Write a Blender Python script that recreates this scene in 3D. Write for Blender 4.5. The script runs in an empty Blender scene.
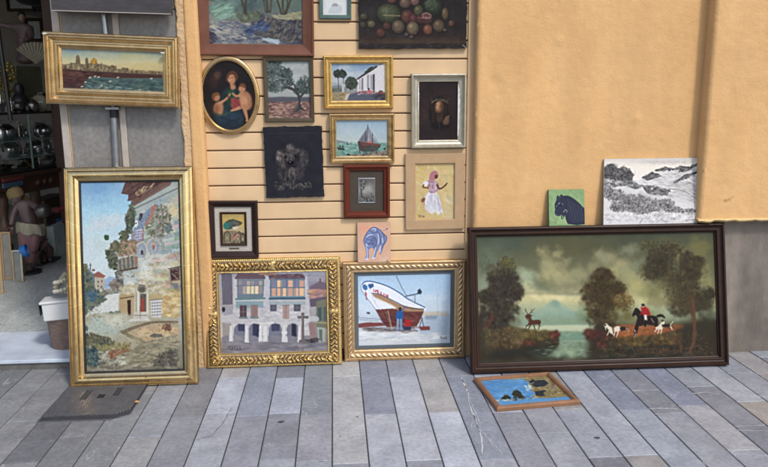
import bpy, bmesh, math, random
import numpy as np
from mathutils import Vector, Matrix
rnd = random.Random(7)
R = math.radians
SC = bpy.context.scene
COL = SC.collection
# ------------------------------------------------------------ camera (fitted to the photograph)
PW, PH = 768.0, 467.0
FPX, YAW, PIT, ROL, CD, CH = 715.255, 0.06881, 0.19529, -0.0065, 3.9525, 1.55
def _cam():
    cy, sy, cp, sp = math.cos(YAW), math.sin(YAW), math.cos(PIT), math.sin(PIT)
    F = Vector((sy*cp, cy*cp, -sp)); Rr = Vector((cy, -sy, 0)); U = Rr.cross(F)
    cr, sr = math.cos(ROL), math.sin(ROL)
    return F, cr*Rr + sr*U, -sr*Rr + cr*U, Vector((0, -CD, CH))
CF, CR, CU, CC = _cam()
def ray(x, y): return CF*FPX + CR*(x-PW/2) - CU*(y-PH/2)
def onplane(x, y, p0, n):
    d = ray(x, y); t = (Vector(p0)-CC).dot(n)/d.dot(n); return CC + d*t
def wp(x, y, Y=0.0): return onplane(x, y, (0, Y, 0), Vector((0, 1, 0)))
def gp(x, y, z=0.0): return onplane(x, y, (0, 0, z), Vector((0, 0, 1)))
FN, RN, UN, CN = (np.array(v) for v in (CF, CR, CU, CC))
def projn(P):
    v = P - CN; z = v @ FN
    return PW/2 + FPX*(v @ RN)/z, PH/2 - FPX*(v @ UN)/z
# ------------------------------------------------------------ objects
def lin(c):
    c = np.clip(np.asarray(c, dtype=float), 0, 1)
    return np.where(c <= .04045, c/12.92, ((c+.055)/1.055)**2.4)
PK = 0.80
def srgb(r, g, b, k=PK): return tuple(float(x)*k for x in lin((r/255, g/255, b/255)))
def tag(o, label=None, cat=None, group=None, kind=None):
    if label: o['label'] = label
    if cat: o['category'] = cat
    if group: o['group'] = group
    if kind: o['kind'] = kind
    return o
def empty(name, loc=(0, 0, 0), label=None, cat=None, group=None, rz=0):
    o = bpy.data.objects.new(name, None); COL.objects.link(o); o.location = loc
    o.rotation_euler = (0, 0, rz); o.empty_display_size = .05
    return tag(o, label, cat, group)
class MB:
    """collects faces; build() links them as one mesh object"""
    def __init__(s): s.v = []; s.f = []; s.c = []; s.M = Matrix.Identity(4)
    def add(s, vs, fs, col=None):
        n = len(s.v); s.v += [tuple(s.M @ Vector(v)) for v in vs]; s.f += [tuple(i+n for i in f) for f in fs]
        s.c += [col]*len(vs); return s
    def box(s, x0, x1, y0, y1, z0, z1, col=None, b=0.0):
        if b <= 0:
            v = [(x, y, z) for z in (z0, z1) for y in (y0, y1) for x in (x0, x1)]
            return s.add(v, [(0, 2, 3, 1), (4, 5, 7, 6), (0, 1, 5, 4), (2, 6, 7, 3), (0, 4, 6, 2), (1, 3, 7, 5)], col)
        bm = bmesh.new(); bmesh.ops.create_cube(bm, size=1)
        for v in bm.verts: v.co = Vector(((x0+x1)/2+v.co.x*(x1-x0), (y0+y1)/2+v.co.y*(y1-y0), (z0+z1)/2+v.co.z*(z1-z0)))
        bmesh.ops.bevel(bm, geom=bm.edges[:], offset=b, segments=2, affect='EDGES', profile=.5)
        bm.verts.index_update()
        s.add([tuple(v.co) for v in bm.verts], [tuple(v.index for v in f.verts) for f in bm.faces], col); bm.free(); return s
    def lathe(s, prof, n=20, loc=(0, 0, 0), sx=1, sy=1, col=None):
        vs, fs = [], []
        for r, z in prof:
            for k in range(n):
                a = 2*math.pi*k/n; vs.append((loc[0]+r*sx*math.cos(a), loc[1]+r*sy*math.sin(a), loc[2]+z))
        for i in range(len(prof)-1):
            for k in range(n):
                a, b = i*n+k, i*n+(k+1) % n; fs.append((a, b, b+n, a+n))
        fs.append(tuple(range(n))[::-1]); m = (len(prof)-1)*n; fs.append(tuple(range(m, m+n)))
        return s.add(vs, fs, col)
    def tube(s, pts, r, n=8, col=None, cap=True):
        pts = [Vector(p) for p in pts]; rs = r if isinstance(r, (list, tuple)) else [r]*len(pts)
        vs, fs = [], []; up = None
        for i, p in enumerate(pts):
            t = (pts[min(i+1, len(pts)-1)]-pts[max(i-1, 0)]).normalized()
            if up is None: up = t.orthogonal().normalized()
            up = (up - t*up.dot(t)).normalized(); w = t.cross(up)
            for k in range(n):
                a = 2*math.pi*k/n; vs.append(tuple(p+up*rs[i]*math.cos(a)+w*rs[i]*math.sin(a)))
        for i in range(len(pts)-1):
            for k in range(n):
                a, b = i*n+k, i*n+(k+1) % n; fs.append((a, b, b+n, a+n))
        if cap: fs.append(tuple(range(n))[::-1]); m = (len(pts)-1)*n; fs.append(tuple(range(m, m+n)))
        return s.add(vs, fs, col)
    def ball(s, c, rx, ry=None, rz=None, n=12, col=None):
        ry = ry or rx; rz = rz or rx
        prof = [(max(1e-4, math.sin(math.pi*i/n)), -math.cos(math.pi*i/n)) for i in range(n+1)]
        return s.lathe([(r*rx, z*rz) for r, z in prof], max(8, int(n*1.5)), c, 1, ry/rx, col)
    def build(s, name, mat, parent=None, smooth=None, colattr=False):
        me = bpy.data.meshes.new(name); me.from_pydata(s.v, [], s.f); me.update()
        bm = bmesh.new(); bm.from_mesh(me); bmesh.ops.recalc_face_normals(bm, faces=bm.faces); bm.to_mesh(me); bm.free()
        if colattr:
            a = me.attributes.new('tint', 'FLOAT_COLOR', 'POINT')
            a.data.foreach_set('color', [x for c in s.c for x in ((c or (1, 1, 1))+(1,))[:4]])
        if smooth:
            me.polygons.foreach_set('use_smooth', [True]*len(me.polygons)); me.set_sharp_from_angle(angle=R(smooth))
        me.materials.append(mat)
        o = bpy.data.objects.new(name, me); COL.objects.link(o)
        if parent: o.parent = parent
        return o
def npmesh(name, V, F, mat, parent=None, smooth=False, colors=None, attr=None):
    me = bpy.data.meshes.new(name); nv, nf = len(V), len(F)
    me.vertices.add(nv); me.vertices.foreach_set('co', np.asarray(V, dtype=np.float32).ravel())
    me.loops.add(nf*4); me.loops.foreach_set('vertex_index', np.asarray(F, dtype=np.int32).ravel())
    me.polygons.add(nf); me.polygons.foreach_set('loop_start', np.arange(0, nf*4, 4, dtype=np.int32))
    me.update(calc_edges=True); me.validate()
    if smooth: me.polygons.foreach_set('use_smooth', [True]*len(me.polygons))
    if colors is not None:
        a = me.attributes.new('tint', 'FLOAT_COLOR', 'POINT')
        c = np.ones((nv, 4), dtype=np.float32); c[:, :3] = colors; a.data.foreach_set('color', c.ravel())
    if attr is not None:
        a = me.attributes.new('relief', 'FLOAT', 'POINT'); a.data.foreach_set('value', np.asarray(attr, dtype=np.float32))
    me.materials.append(mat); o = bpy.data.objects.new(name, me); COL.objects.link(o)
    if parent: o.parent = parent
    return o
def gridfaces(nr, nc, off=0):
    i = np.arange(nr-1)[:, None]*nc + np.arange(nc-1)[None, :]
    return np.stack([i, i+1, i+nc+1, i+nc], -1).reshape(-1, 4)+off
# ------------------------------------------------------------ materials
def mat(name, c, rough=.6, metal=0.0, c2=None, scale=5.0, amt=.5, bump=0.0, bscale=60.0, spec=.5, tint=False,
        trans=0.0, ior=1.45, coat=0.0, stretch=None, detail=5.0, bdist=.004, rvar=0.0, relief=None, bump2=None, alpha=1.0, streak=0.0, chips=None):
    m = bpy.data.materials.new(name); m.use_nodes = True; nt = m.node_tree; N = nt.nodes; L = nt.links
    b = N['Principled BSDF']
    b.inputs['Base Color'].default_value = (*c, 1); b.inputs['Roughness'].default_value = rough
    b.inputs['Metallic'].default_value = metal; b.inputs['Specular IOR Level'].default_value = spec
    b.inputs['Transmission Weight'].default_value = trans; b.inputs['IOR'].default_value = ior
    b.inputs['Coat Weight'].default_value = coat; b.inputs['Coat Roughness'].default_value = .15; b.inputs['Alpha'].default_value = alpha
    tc = N.new('ShaderNodeTexCoord'); src = tc.outputs['Object']
    if stretch:
        mp = N.new('ShaderNodeMapping'); mp.inputs['Scale'].default_value = stretch; L.new(src, mp.inputs['Vector']); src = mp.outputs[0]
    cur = None
    if tint:
        a = N.new('ShaderNodeAttribute'); a.attribute_name = 'tint'; cur = a.outputs['Color']
    if c2 is not None:
        n = N.new('ShaderNodeTexNoise'); n.inputs['Scale'].default_value = scale; n.inputs['Detail'].default_value = detail
        n.inputs['Roughness'].default_value = .6; L.new(src, n.inputs['Vector'])
        r = N.new('ShaderNodeValToRGB'); r.color_ramp.elements[0].position = .5-.25*amt-.08; r.color_ramp.elements[1].position = .5+.25*amt+.08
        r.color_ramp.elements[0].color = (*c, 1); r.color_ramp.elements[1].color = (*c2, 1)
        L.new(n.outputs['Fac'], r.inputs['Fac'])
        if cur is not None:
            mx = N.new('ShaderNodeMix'); mx.data_type = 'RGBA'; mx.blend_type = 'MULTIPLY'; mx.inputs[0].default_value = 1
            L.new(cur, mx.inputs[6]); L.new(r.outputs['Color'], mx.inputs[7]); cur = mx.outputs[2]
        else: cur = r.outputs['Color']
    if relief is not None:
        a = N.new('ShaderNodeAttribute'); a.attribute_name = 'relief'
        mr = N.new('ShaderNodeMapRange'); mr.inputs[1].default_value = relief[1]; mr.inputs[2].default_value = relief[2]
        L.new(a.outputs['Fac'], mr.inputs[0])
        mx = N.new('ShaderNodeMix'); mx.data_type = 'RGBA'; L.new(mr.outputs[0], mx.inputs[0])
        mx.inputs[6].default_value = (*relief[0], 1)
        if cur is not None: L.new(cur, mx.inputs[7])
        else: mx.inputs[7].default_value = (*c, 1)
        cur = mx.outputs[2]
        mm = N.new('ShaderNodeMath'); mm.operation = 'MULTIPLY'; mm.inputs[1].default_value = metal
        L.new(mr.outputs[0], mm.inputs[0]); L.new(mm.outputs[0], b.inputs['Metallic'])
    if cur is None and (streak or chips):
        rg = N.new('ShaderNodeRGB'); rg.outputs[0].default_value = (*c, 1); cur = rg.outputs[0]
    def noisemask(scale, st, a, b_, lo, hi, det=6):
        mp = N.new('ShaderNodeMapping'); mp.inputs['Scale'].default_value = st; L.new(tc.outputs['Object'], mp.inputs['Vector'])
        n = N.new('ShaderNodeTexNoise'); n.inputs['Scale'].default_value = scale; n.inputs['Detail'].default_value = det; L.new(mp.outputs[0], n.inputs['Vector'])
        mr = N.new('ShaderNodeMapRange'); mr.inputs[1].default_value, mr.inputs[2].default_value, mr.inputs[3].default_value, mr.inputs[4].default_value = a, b_, lo, hi; L.new(n.outputs['Fac'], mr.inputs[0]); return mr.outputs[0]
    if streak:
        for sc_, st_, k_ in ((2.2, (2.6, 1, .35), 1.0), (.9, (1, 1, 1), .8), (14, (1, 1, 1), .5)):
            sv = N.new('ShaderNodeVectorMath'); sv.operation = 'SCALE'; L.new(cur, sv.inputs[0]); L.new(noisemask(sc_, st_, .36, .66, 1-streak*k_, 1+streak*k_*.6), sv.inputs['Scale']); cur = sv.outputs[0]
    if chips:
        mx = N.new('ShaderNodeMix'); mx.data_type = 'RGBA'; L.new(noisemask(chips[1], (1, 1, 1), chips[2], chips[2]+.03, 0, .85, 8), mx.inputs[0]); L.new(cur, mx.inputs[6]); mx.inputs[7].default_value = (*chips[0], 1); cur = mx.outputs[2]
    if cur is not None: L.new(cur, b.inputs['Base Color'])
    if rvar:
        n = N.new('ShaderNodeTexNoise'); n.inputs['Scale'].default_value = scale*2.3; L.new(src, n.inputs['Vector'])
        mr = N.new('ShaderNodeMapRange'); mr.inputs[3].default_value = max(.05, rough-rvar); mr.inputs[4].default_value = rough+rvar
        mr.inputs[1].default_value = .3; mr.inputs[2].default_value = .7
        L.new(n.outputs['Fac'], mr.inputs[0]); L.new(mr.outputs[0], b.inputs['Roughness'])
    prev = None
    for bb in ((bump, bscale, bdist), bump2):
        if not bb or not bb[0]: continue
        n = N.new('ShaderNodeTexNoise'); n.inputs['Scale'].default_value = bb[1]; n.inputs['Detail'].default_value = 4
        L.new(src, n.inputs['Vector'])
        bp = N.new('ShaderNodeBump'); bp.inputs['Strength'].default_value = bb[0]; bp.inputs['Distance'].default_value = bb[2]
        L.new(n.outputs['Fac'], bp.inputs['Height'])
        if prev: L.new(prev, bp.inputs['Normal'])
        prev = bp.outputs['Normal']
    if prev: L.new(prev, b.inputs['Normal'])
    return m
# ------------------------------------------------------------ brush kit: a picture is laid down stroke by stroke
def blur(m, s):
    if s < .35: return m
    k = max(1, int(math.ceil(s*2))); x = np.arange(-k, k+1); w = np.exp(-x*x/(2*s*s)); w /= w.sum()
    p = np.pad(m, ((k, k), (k, k)), mode='edge')
    p = sum(w[i]*p[i:i+m.shape[0], :] for i in range(2*k+1))
    return sum(w[i]*p[:, i:i+m.shape[1]] for i in range(2*k+1))
def inpoly(X, Y, pts):
    m = np.zeros(X.shape, bool); n = len(pts)
    for i in range(n):
        (x1, y1), (x2, y2) = pts[i], pts[(i+1) % n]
        if y1 == y2: continue
        c = ((y1 > Y) != (y2 > Y)) & (X < (x2-x1)*(Y-y1)/(y2-y1)+x1); m ^= c
    return m
def smoothpts(pts, n=4, closed=True):
    out = []; N = len(pts)
    for i in range(N if closed else N-1):
        if closed: p0, p1, p2, p3 = (pts[(i+k-1) % N] for k in range(4))
        else: p0, p1, p2, p3 = (pts[min(max(i+k-1, 0), N-1)] for k in range(4))
        for j in range(n):
            t = j/n
            out.append(tuple(.5*((2*p1[a])+(-p0[a]+p2[a])*t+(2*p0[a]-5*p1[a]+4*p2[a]-p3[a])*t*t+(-p0[a]+3*p1[a]-3*p2[a]+p3[a])*t**3) for a in range(len(p1))))
    if not closed: out.append(tuple(pts[-1]))
    return out
class Art:
    def __init__(s, x0, y0, x1, y1, S=3, seed=1, base=(128, 128, 128)):
        s.x0, s.y0, s.S = x0, y0, S; s.W = int((x1-x0)*S)+1; s.H = int((y1-y0)*S)+1
        s.X, s.Y = np.meshgrid(x0+np.arange(s.W)/S, y0+np.arange(s.H)/S)
        s.I = np.ones((s.H, s.W, 3))*np.array(base)/255.; s.o = (0, 0, 1); s.r = np.random.RandomState(seed)
    soft = .3
    def at(s, ox=0, oy=0, sc=1): s.o = (ox, oy, sc); return s
    def P(s, pts): return [(s.o[0]+p[0]/s.o[2], s.o[1]+p[1]/s.o[2]) for p in pts]
    def win(s, a, b, c, d):
        i0 = max(0, int((a-s.x0)*s.S)-1); i1 = min(s.W, int((c-s.x0)*s.S)+3)
        j0 = max(0, int((b-s.y0)*s.S)-1); j1 = min(s.H, int((d-s.y0)*s.S)+3)
        return (slice(j0, j1), slice(i0, i1)) if i1 > i0 and j1 > j0 else None
    def mix(s, m, col, a=1, w=None):
        w = w or (slice(0, s.H), slice(0, s.W)); m = (m*a)[..., None]
        s.I[w] = s.I[w]*(1-m) + np.array(col)/255.*m
    def noise(s, sc, oct=4, ax=1, ay=1, seed=None):
        r = np.random.RandomState(seed) if seed is not None else s.r
        out = 0; amp = 1; tot = 0
        for o in range(oct):
            gx, gy = (s.X-s.x0)/(sc*ax)*2**o, (s.Y-s.y0)/(sc*ay)*2**o
            g = r.rand(int(gy.max())+3, int(gx.max())+3)
            i, j = gx.astype(int), gy.astype(int); fx, fy = gx-i, gy-j
            fx = fx*fx*(3-2*fx); fy = fy*fy*(3-2*fy)
            v = (g[j, i]*(1-fx)+g[j, i+1]*fx)*(1-fy)+(g[j+1, i]*(1-fx)+g[j+1, i+1]*fx)*fy
            out = out+v*amp; tot += amp; amp *= .55
        return out/tot
    def grad(s, st, ax='y'):
        t = (s.Y if ax == 'y' else s.X); p = [(s.o[1 if ax == 'y' else 0]+a/s.o[2]) for a, _ in st]
        for k in range(3): s.I[..., k] = np.interp(t, p, [c[k]/255. for _, c in st])
    def poly(s, pts, col, a=1, soft=.3, sm=0, rag=0):
        p = s.P(pts)
        if sm: p = smoothpts(p, sm)
        soft = soft if soft < .31 else soft/s.o[2]
        x = [q[0] for q in p]; y = [q[1] for q in p]; e = soft*2.5+.5
        w = s.win(min(x)-e, min(y)-e, max(x)+e, max(y)+e)
        if w is None: return
        X, Y = s.X[w], s.Y[w]
        if rag:
            n1 = s.noise(rag*2.2, 3)[w]-.5; n2 = s.noise(rag*2.2, 3)[w]-.5; X = X+n1*rag*2.5; Y = Y+n2*rag*2.5
        s.mix(blur(inpoly(X, Y, p).astype(float), soft*s.S), col, a, w)
    def ell(s, cx, cy, rx, ry, col, rot=0, a=1, soft=.25):
        (cx, cy), = s.P([(cx, cy)]); rx /= s.o[2]; ry /= s.o[2]; m = max(rx, ry)*(1+soft)
        w = s.win(cx-m, cy-m, cx+m, cy+m)
        if w is None: return
        X, Y = s.X[w]-cx, s.Y[w]-cy; c, q = math.cos(R(rot)), math.sin(R(rot))
        d = np.sqrt(((X*c+Y*q)/rx)**2+((-X*q+Y*c)/ry)**2)
        s.mix(np.clip((1-d)/soft+.5, 0, 1), col, a, w)
    def cloud(s, cx, cy, rx, ry, col, a=.8, rot=0, n=3, thr=.45):
        (cx, cy), = s.P([(cx, cy)]); rx /= s.o[2]; ry /= s.o[2]; m = max(rx, ry)*1.4
        w = s.win(cx-m, cy-m, cx+m, cy+m)
        if w is None: return
        X, Y = s.X[w]-cx, s.Y[w]-cy; c, q = math.cos(R(rot)), math.sin(R(rot))
        d = np.sqrt(((X*c+Y*q)/rx)**2+((-X*q+Y*c)/ry)**2)
        nz = s.noise(min(rx, ry)/n*2+.3, 4)[w]
        s.mix(np.clip((1.15-d)+(nz-thr)*1.6, 0, 1)**1.3, col, a, w)
    def line(s, pts, wd, col, a=1, sm=0, soft=None):
        p = s.P(pts); w0, w1 = (wd if isinstance(wd, tuple) else (wd, wd)); w0 /= s.o[2]*2; w1 /= s.o[2]*2
        if sm: p = smoothpts(p, sm, False)
        n = len(p)-1; sf = soft or .5/s.S
        x = [q[0] for q in p]; y = [q[1] for q in p]; e = max(w0, w1)+sf+.3
        w = s.win(min(x)-e, min(y)-e, max(x)+e, max(y)+e)
        if w is None: return
        X, Y = s.X[w], s.Y[w]; M = np.zeros(X.shape)
        for i in range(n):
            (ax, ay), (bx, by) = p[i], p[i+1]; dx, dy = bx-ax, by-ay; L = dx*dx+dy*dy+1e-9
            t = np.clip(((X-ax)*dx+(Y-ay)*dy)/L, 0, 1); d = np.hypot(X-ax-t*dx, Y-ay-t*dy)
            rr = w0+(w1-w0)*(i+t)/n; M = np.maximum(M, np.clip((rr-d)/sf+.5, 0, 1))
        s.mix(M, col, a, w)
    def daub(s, reg, n, size, cols, ang=0, jit=180, a=.8, asp=2.2, cj=10):
        """short brush strokes inside an ellipse ('e',cx,cy,rx,ry) or polygon"""
        r = s.r; S = s.S; size = size/s.o[2]
        if reg[0] == 'e':
            (cx, cy), = s.P([(reg[1], reg[2])]); rx, ry = reg[3]/s.o[2], reg[4]/s.o[2]
            t = r.rand(n)*6.283; q = np.sqrt(r.rand(n)); xs, ys = cx+rx*q*np.cos(t), cy+ry*q*np.sin(t)
        else:
            p = s.P(reg); x = [q[0] for q in p]; y = [q[1] for q in p]
            xs = r.uniform(min(x), max(x), n*5); ys = r.uniform(min(y), max(y), n*5); k = inpoly(xs, ys, p); xs, ys = xs[k][:n], ys[k][:n]
        for x, y in zip(xs, ys):
            sz = size*r.uniform(.55, 1.4); c = cols[r.randint(len(cols))]; g_ = r.normal()*cj; c = [min(255, max(0, v+g_+r.normal()*2.5)) for v in (c[0], c[1], c[2])]
            w = s.win(x-sz, y-sz, x+sz, y+sz)
            if w is None: continue
            th = R(ang+r.uniform(-jit, jit)); X, Y = s.X[w]-x, s.Y[w]-y; cs, sn = math.cos(th), math.sin(th)
            d = ((X*cs+Y*sn)/sz)**2+((-X*sn+Y*cs)*asp/sz)**2
            s.mix(np.clip((1-d)*1.6, 0, 1), c, a, w)
    def soften(s, sg):
        for k in range(3): s.I[..., k] = blur(s.I[..., k], sg*s.S)
    def grain(s, amt=.05, sc=1.2, ds=0):
        if ds: g_ = (s.I @ np.array([.3, .59, .11]))[..., None]; s.I = s.I*(1-ds)+g_*ds
        amt *= .55; s.I *= 1+(s.noise(sc, 3)-.5)[..., None]*amt*2; s.I += (s.noise(sc*6, 3)[..., None]-.5)*amt*.6
        for k in range(3):
            c = blur(s.I[..., k], s.soft*s.S); s.I[..., k] = np.clip(c+.55*(c-blur(c, 1.3*s.S)), 0, 1)
        return s
    def sample(s, px, py):
        fx = np.clip((px-s.x0)*s.S, 0, s.W-1.001); fy = np.clip((py-s.y0)*s.S, 0, s.H-1.001)
        i, j = fx.astype(int), fy.astype(int); u, v = (fx-i)[:, None], (fy-j)[:, None]; I = s.I
        return (I[j, i]*(1-u)+I[j, i+1]*u)*(1-v)+(I[j+1, i]*(1-u)+I[j+1, i+1]*u)*v
# ------------------------------------------------------------ the pictures (coordinates in photograph pixels)
def art_hunt():
    A = Art(474, 230, 724, 366, 3, 11)
    A.grad([(230, (72, 75, 58)), (250, (84, 84, 60)), (285, (112, 112, 84)), (300, (186, 178, 132)), (312, (150, 160, 128)), (326, (105, 112, 84)), (366, (45, 42, 32))])
    A.cloud(500, 240, 40, 14, (66, 78, 66), .7); A.cloud(580, 245, 50, 14, (82, 80, 52), .7); A.cloud(655, 240, 70, 16, (62, 68, 54), .6)
    A.cloud(490, 262, 18, 22, (98, 110, 94), .6); A.cloud(485, 285, 12, 18, (128, 140, 120), .7)
    A.at(476, 230, 5.98)
    for c in ((520, 270, 150, 60, (132, 128, 92)), (400, 130, 38, 42, (150, 143, 103)), (490, 140, 42, 45, (146, 140, 100)), (440, 210, 80, 75, (158, 152, 108)), (470, 270, 95, 55, (166, 158, 112)), (560, 310, 110, 45, (148, 145, 106)), (545, 190, 36, 28, (132, 128, 92)), (620, 270, 50, 50, (140, 138, 100)), (745, 150, 40, 45, (140, 136, 100)), (700, 230, 50, 50, (128, 126, 90))):
        A.cloud(*c, a=.85)
    A.cloud(300, 290, 70, 55, (160, 172, 140), .8, 20); A.cloud(290, 340, 100, 40, (186, 184, 142), .7); A.cloud(480, 395, 250, 32, (214, 202, 150), .85)
    A.poly([(340, 270), (420, 340), (560, 372), (660, 380), (660, 392), (520, 392), (380, 360)], (96, 104, 82), .5, 8, 3)
    A.line([(280, 378), (700, 384)], 14, (104, 110, 86), .35, soft=2)
    A.at(600, 230, 5.98)
    for c in ((40, 170, 60, 60, (138, 136, 104)), (170, 120, 55, 50, (126, 126, 98)), (110, 220, 95, 75, (160, 150, 108)), (150, 270, 110, 70, (150, 146, 100)), (230, 350, 120, 70, (170, 162, 106)), (200, 230, 90, 60, (124, 128, 100)), (600, 120, 70, 100, (108, 104, 62)), (610, 250, 60, 60, (146, 140, 92)), (480, 140, 60, 60, (120, 116, 74)), (630, 330, 50, 90, (132, 132, 84)), (320, 370, 100, 80, (128, 126, 80))):
        A.cloud(*c, a=.8)
    # mountain, far bank, water
    A.at(476, 290, 5.98)
    A.poly([(270, 170), (340, 130), (400, 105), (440, 75), (470, 58), (500, 72), (520, 98), (580, 125), (640, 150), (740, 160), (760, 215), (250, 215)], (128, 152, 134), .85, 6)
    A.cloud(430, 110, 160, 40, (156, 168, 140), .5); A.poly([(455, 62), (470, 56), (500, 75), (494, 108), (464, 110)], (112, 138, 122), .5, 6); A.poly([(490, 75), (600, 130), (540, 128)], (150, 164, 140), .6, 4)
    A.cloud(520, 190, 260, 34, (122, 140, 110), .8); A.cloud(650, 130, 60, 60, (120, 136, 104), .7); A.cloud(700, 170, 80, 50, (92, 106, 76), .7)
    A.cloud(250, 160, 60, 60, (140, 148, 120), .6)
    A.poly([(210, 218), (770, 210), (770, 250), (380, 248)], (178, 184, 152), .95, 3); A.line([(400, 216), (750, 211)], 6, (196, 200, 168), .7)
    A.poly([(478, 250), (660, 250), (650, 305), (490, 305)], (106, 134, 112), .95, 3)
    for i in range(26): A.line([(485+i*6.6+A.r.randn()*2, 252), (490+i*6.1, 300)], 3, ((150, 172, 148), (78, 104, 88))[i % 2], .5)
    A.line([(520, 252), (545, 275), (560, 262), (590, 254)], 4, (172, 188, 160), .6, 3)
    A.poly([(370, 305), (790, 303), (790, 400), (250, 400), (300, 350)], (92, 108, 88), .95, 4)
    A.cloud(560, 360, 110, 60, (150, 166, 134), .85); A.cloud(560, 320, 80, 20, (140, 158, 130), .7); A.cloud(740, 350, 70, 40, (44, 46, 38), .9)
    A.line([(380, 308), (660, 305)], 4, (188, 196, 168), .7); A.line([(300, 366), (350, 370)], 5, (130, 138, 116), .6)
    A.poly([(0, 400), (0, 190), (120, 200), (210, 215), (300, 240), (430, 245), (490, 255), (498, 300), (480, 345), (400, 345), (300, 375), (380, 420), (0, 420)], (50, 42, 28), .97, 4, 2, 1.2)
    A.poly([(300, 345), (490, 325), (480, 350), (420, 400), (60, 410), (100, 370)], (34, 34, 28), .8, 8)
    A.daub([(190, 220), (300, 238), (430, 240), (470, 262), (380, 300), (200, 290)], 260, 16, [(92, 82, 42), (78, 66, 34), (112, 98, 56), (60, 50, 28)], 10, 30, .6)
    A.daub([(40, 220), (200, 225), (280, 300), (250, 350), (60, 330)], 300, 14, [(74, 58, 34), (92, 72, 44), (58, 46, 28), (104, 86, 58)], 60, 60, .5)
    A.daub(('e', 250, 305, 40, 22), 60, 8, [(120, 100, 66), (140, 118, 80)], 80, 40, .5)
    A.daub(('e', 470, 268, 32, 24), 70, 13, [(86, 48, 38), (106, 60, 48), (66, 36, 28)], 20, 90, .7); A.daub(('e', 312, 316, 40, 15), 60, 11, [(92, 52, 38), (74, 40, 30)], -20, 40, .6)
    # left tree
    A.at(476, 230, 5.98)
    T = [(50, 45, 35), (43, 37, 30), (62, 56, 42), (40, 34, 29)]
    for e in ((150, 390, 90, 110), (190, 300, 60, 70), (120, 290, 45, 50), (70, 400, 60, 40), (240, 370, 40, 50), (150, 480, 110, 60), (120, 540, 110, 50)):
        A.cloud(*e, T[0], .9)
        A.daub(('e', *e), 150, 17, T, 0, 180, .55)
    A.daub(('e', 185, 200, 42, 42), 150, 10, [(122, 122, 58), (98, 98, 50), (76, 74, 46)], 40, 60, .5); A.daub(('e', 110, 240, 55, 36), 120, 12, [(86, 84, 56), (70, 66, 48)], 30, 90, .45)
    A.daub(('e', 50, 200, 30, 60), 60, 14, [(82, 92, 74), (70, 78, 62)], 80, 40, .3)
    A.at(476, 290, 5.98)
    A.cloud(40, 130, 30, 100, (44, 36, 28), .8); A.line([(98, 150), (90, 185), (68, 220)], 18, (86, 50, 38), .9, 3); A.line([(60, 175), (55, 215)], 8, (82, 46, 34), .7)
    for e in ((90, 250, 90, 50), (230, 260, 60, 60), (60, 330, 50, 60), (270, 440, 40, 60)): A.cloud(*e, (74, 68, 50), .45)
    # middle tree and bank
    A.at(600, 230, 5.98)
    M_ = [(60, 48, 27), (50, 40, 24), (76, 62, 34), (44, 36, 24)]
    for e in ((20, 330, 95, 75), (-40, 380, 75, 60), (60, 400, 60, 70), (0, 450, 90, 70), (100, 360, 50, 40), (20, 270, 50, 40), (10, 530, 90, 60)):
        A.cloud(*e, M_[0], .9); A.daub(('e', *e), 130, 16, M_, 0, 180, .6)
    A.daub(('e', 140, 430, 60, 50), 130, 15, [(120, 98, 50), (100, 82, 42), (140, 118, 66)], 0, 180, .5)
    A.daub(('e', 100, 410, 16, 16), 20, 10, [(170, 148, 96)], 0, 90, .6)
    A.cloud(130, 520, 90, 60, (84, 74, 40), .8)
    # right tree
    B_ = [(48, 42, 28), (58, 50, 34), (40, 34, 24), (72, 62, 40)]
    for e in ((360, 180, 80, 85), (330, 240, 70, 60), (520, 190, 50, 60), (560, 250, 50, 50), (470, 290, 110, 75), (500, 370, 100, 80), (430, 120, 60, 40), (540, 430, 80, 70), (590, 190, 36, 28), (620, 420, 60, 60), (660, 380, 22, 30), (480, 460, 70, 60)):
        A.cloud(*e, B_[0], .8); A.daub(('e', *e), 130, 14, B_, 60, 60, .5)
    A.daub(('e', 300, 90, 60, 30), 90, 9, [(104, 100, 54), (84, 80, 48)], 30, 60, .45); A.daub(('e', 450, 300, 90, 50), 150, 9, [(110, 98, 58), (92, 80, 50)], 70, 40, .4)
    A.daub(('e', 480, 380, 90, 70), 240, 10, [(98, 84, 50), (80, 66, 40)], 75, 25, .35); A.daub(('e', 440, 110, 70, 40), 100, 10, [(86, 78, 52), (112, 104, 62)], 30, 90, .4)
    for e in ((260, 240, 70, 40), (420, 60, 90, 40), (620, 230, 60, 70), (380, 330, 70, 60), (640, 440, 60, 60), (330, 420, 90, 70)): A.cloud(*e, (92, 88, 56), .45)
    # right foreground
    A.at(600, 290, 5.98)
    A.poly([(-20, 200), (180, 210), (500, 200), (700, 170), (720, 440), (-20, 440), (-60, 330)], (44, 38, 26), .95, 14, 2, 1)
    A.cloud(250, 150, 120, 60, (104, 100, 56), .5)
    A.poly([(90, 215), (220, 205), (330, 218), (470, 205), (500, 225), (440, 245), (360, 262), (250, 280), (110, 285), (70, 250)], (134, 76, 44), .95, 5, 3)
    A.daub([(90, 220), (470, 210), (440, 245), (110, 280)], 200, 16, [(150, 90, 52), (120, 66, 38), (160, 100, 62)], 0, 15, .5)
    A.daub([(60, 285), (300, 270), (500, 250), (480, 330), (60, 340)], 320, 13, [(98, 78, 40), (124, 98, 52), (70, 58, 34), (60, 50, 30)], 15, 50, .55)
    A.daub([(0, 330), (600, 330), (680, 400), (0, 410)], 300, 18, [(44, 44, 36), (56, 52, 40), (34, 32, 26)], 0, 40, .5)
    for p in ([(230, 358), (320, 350), (400, 362)], [(250, 368), (340, 374), (420, 366)], [(380, 350), (420, 362), (480, 366)]): A.line(p, 6, (104, 62, 38), .6, 3)
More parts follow.
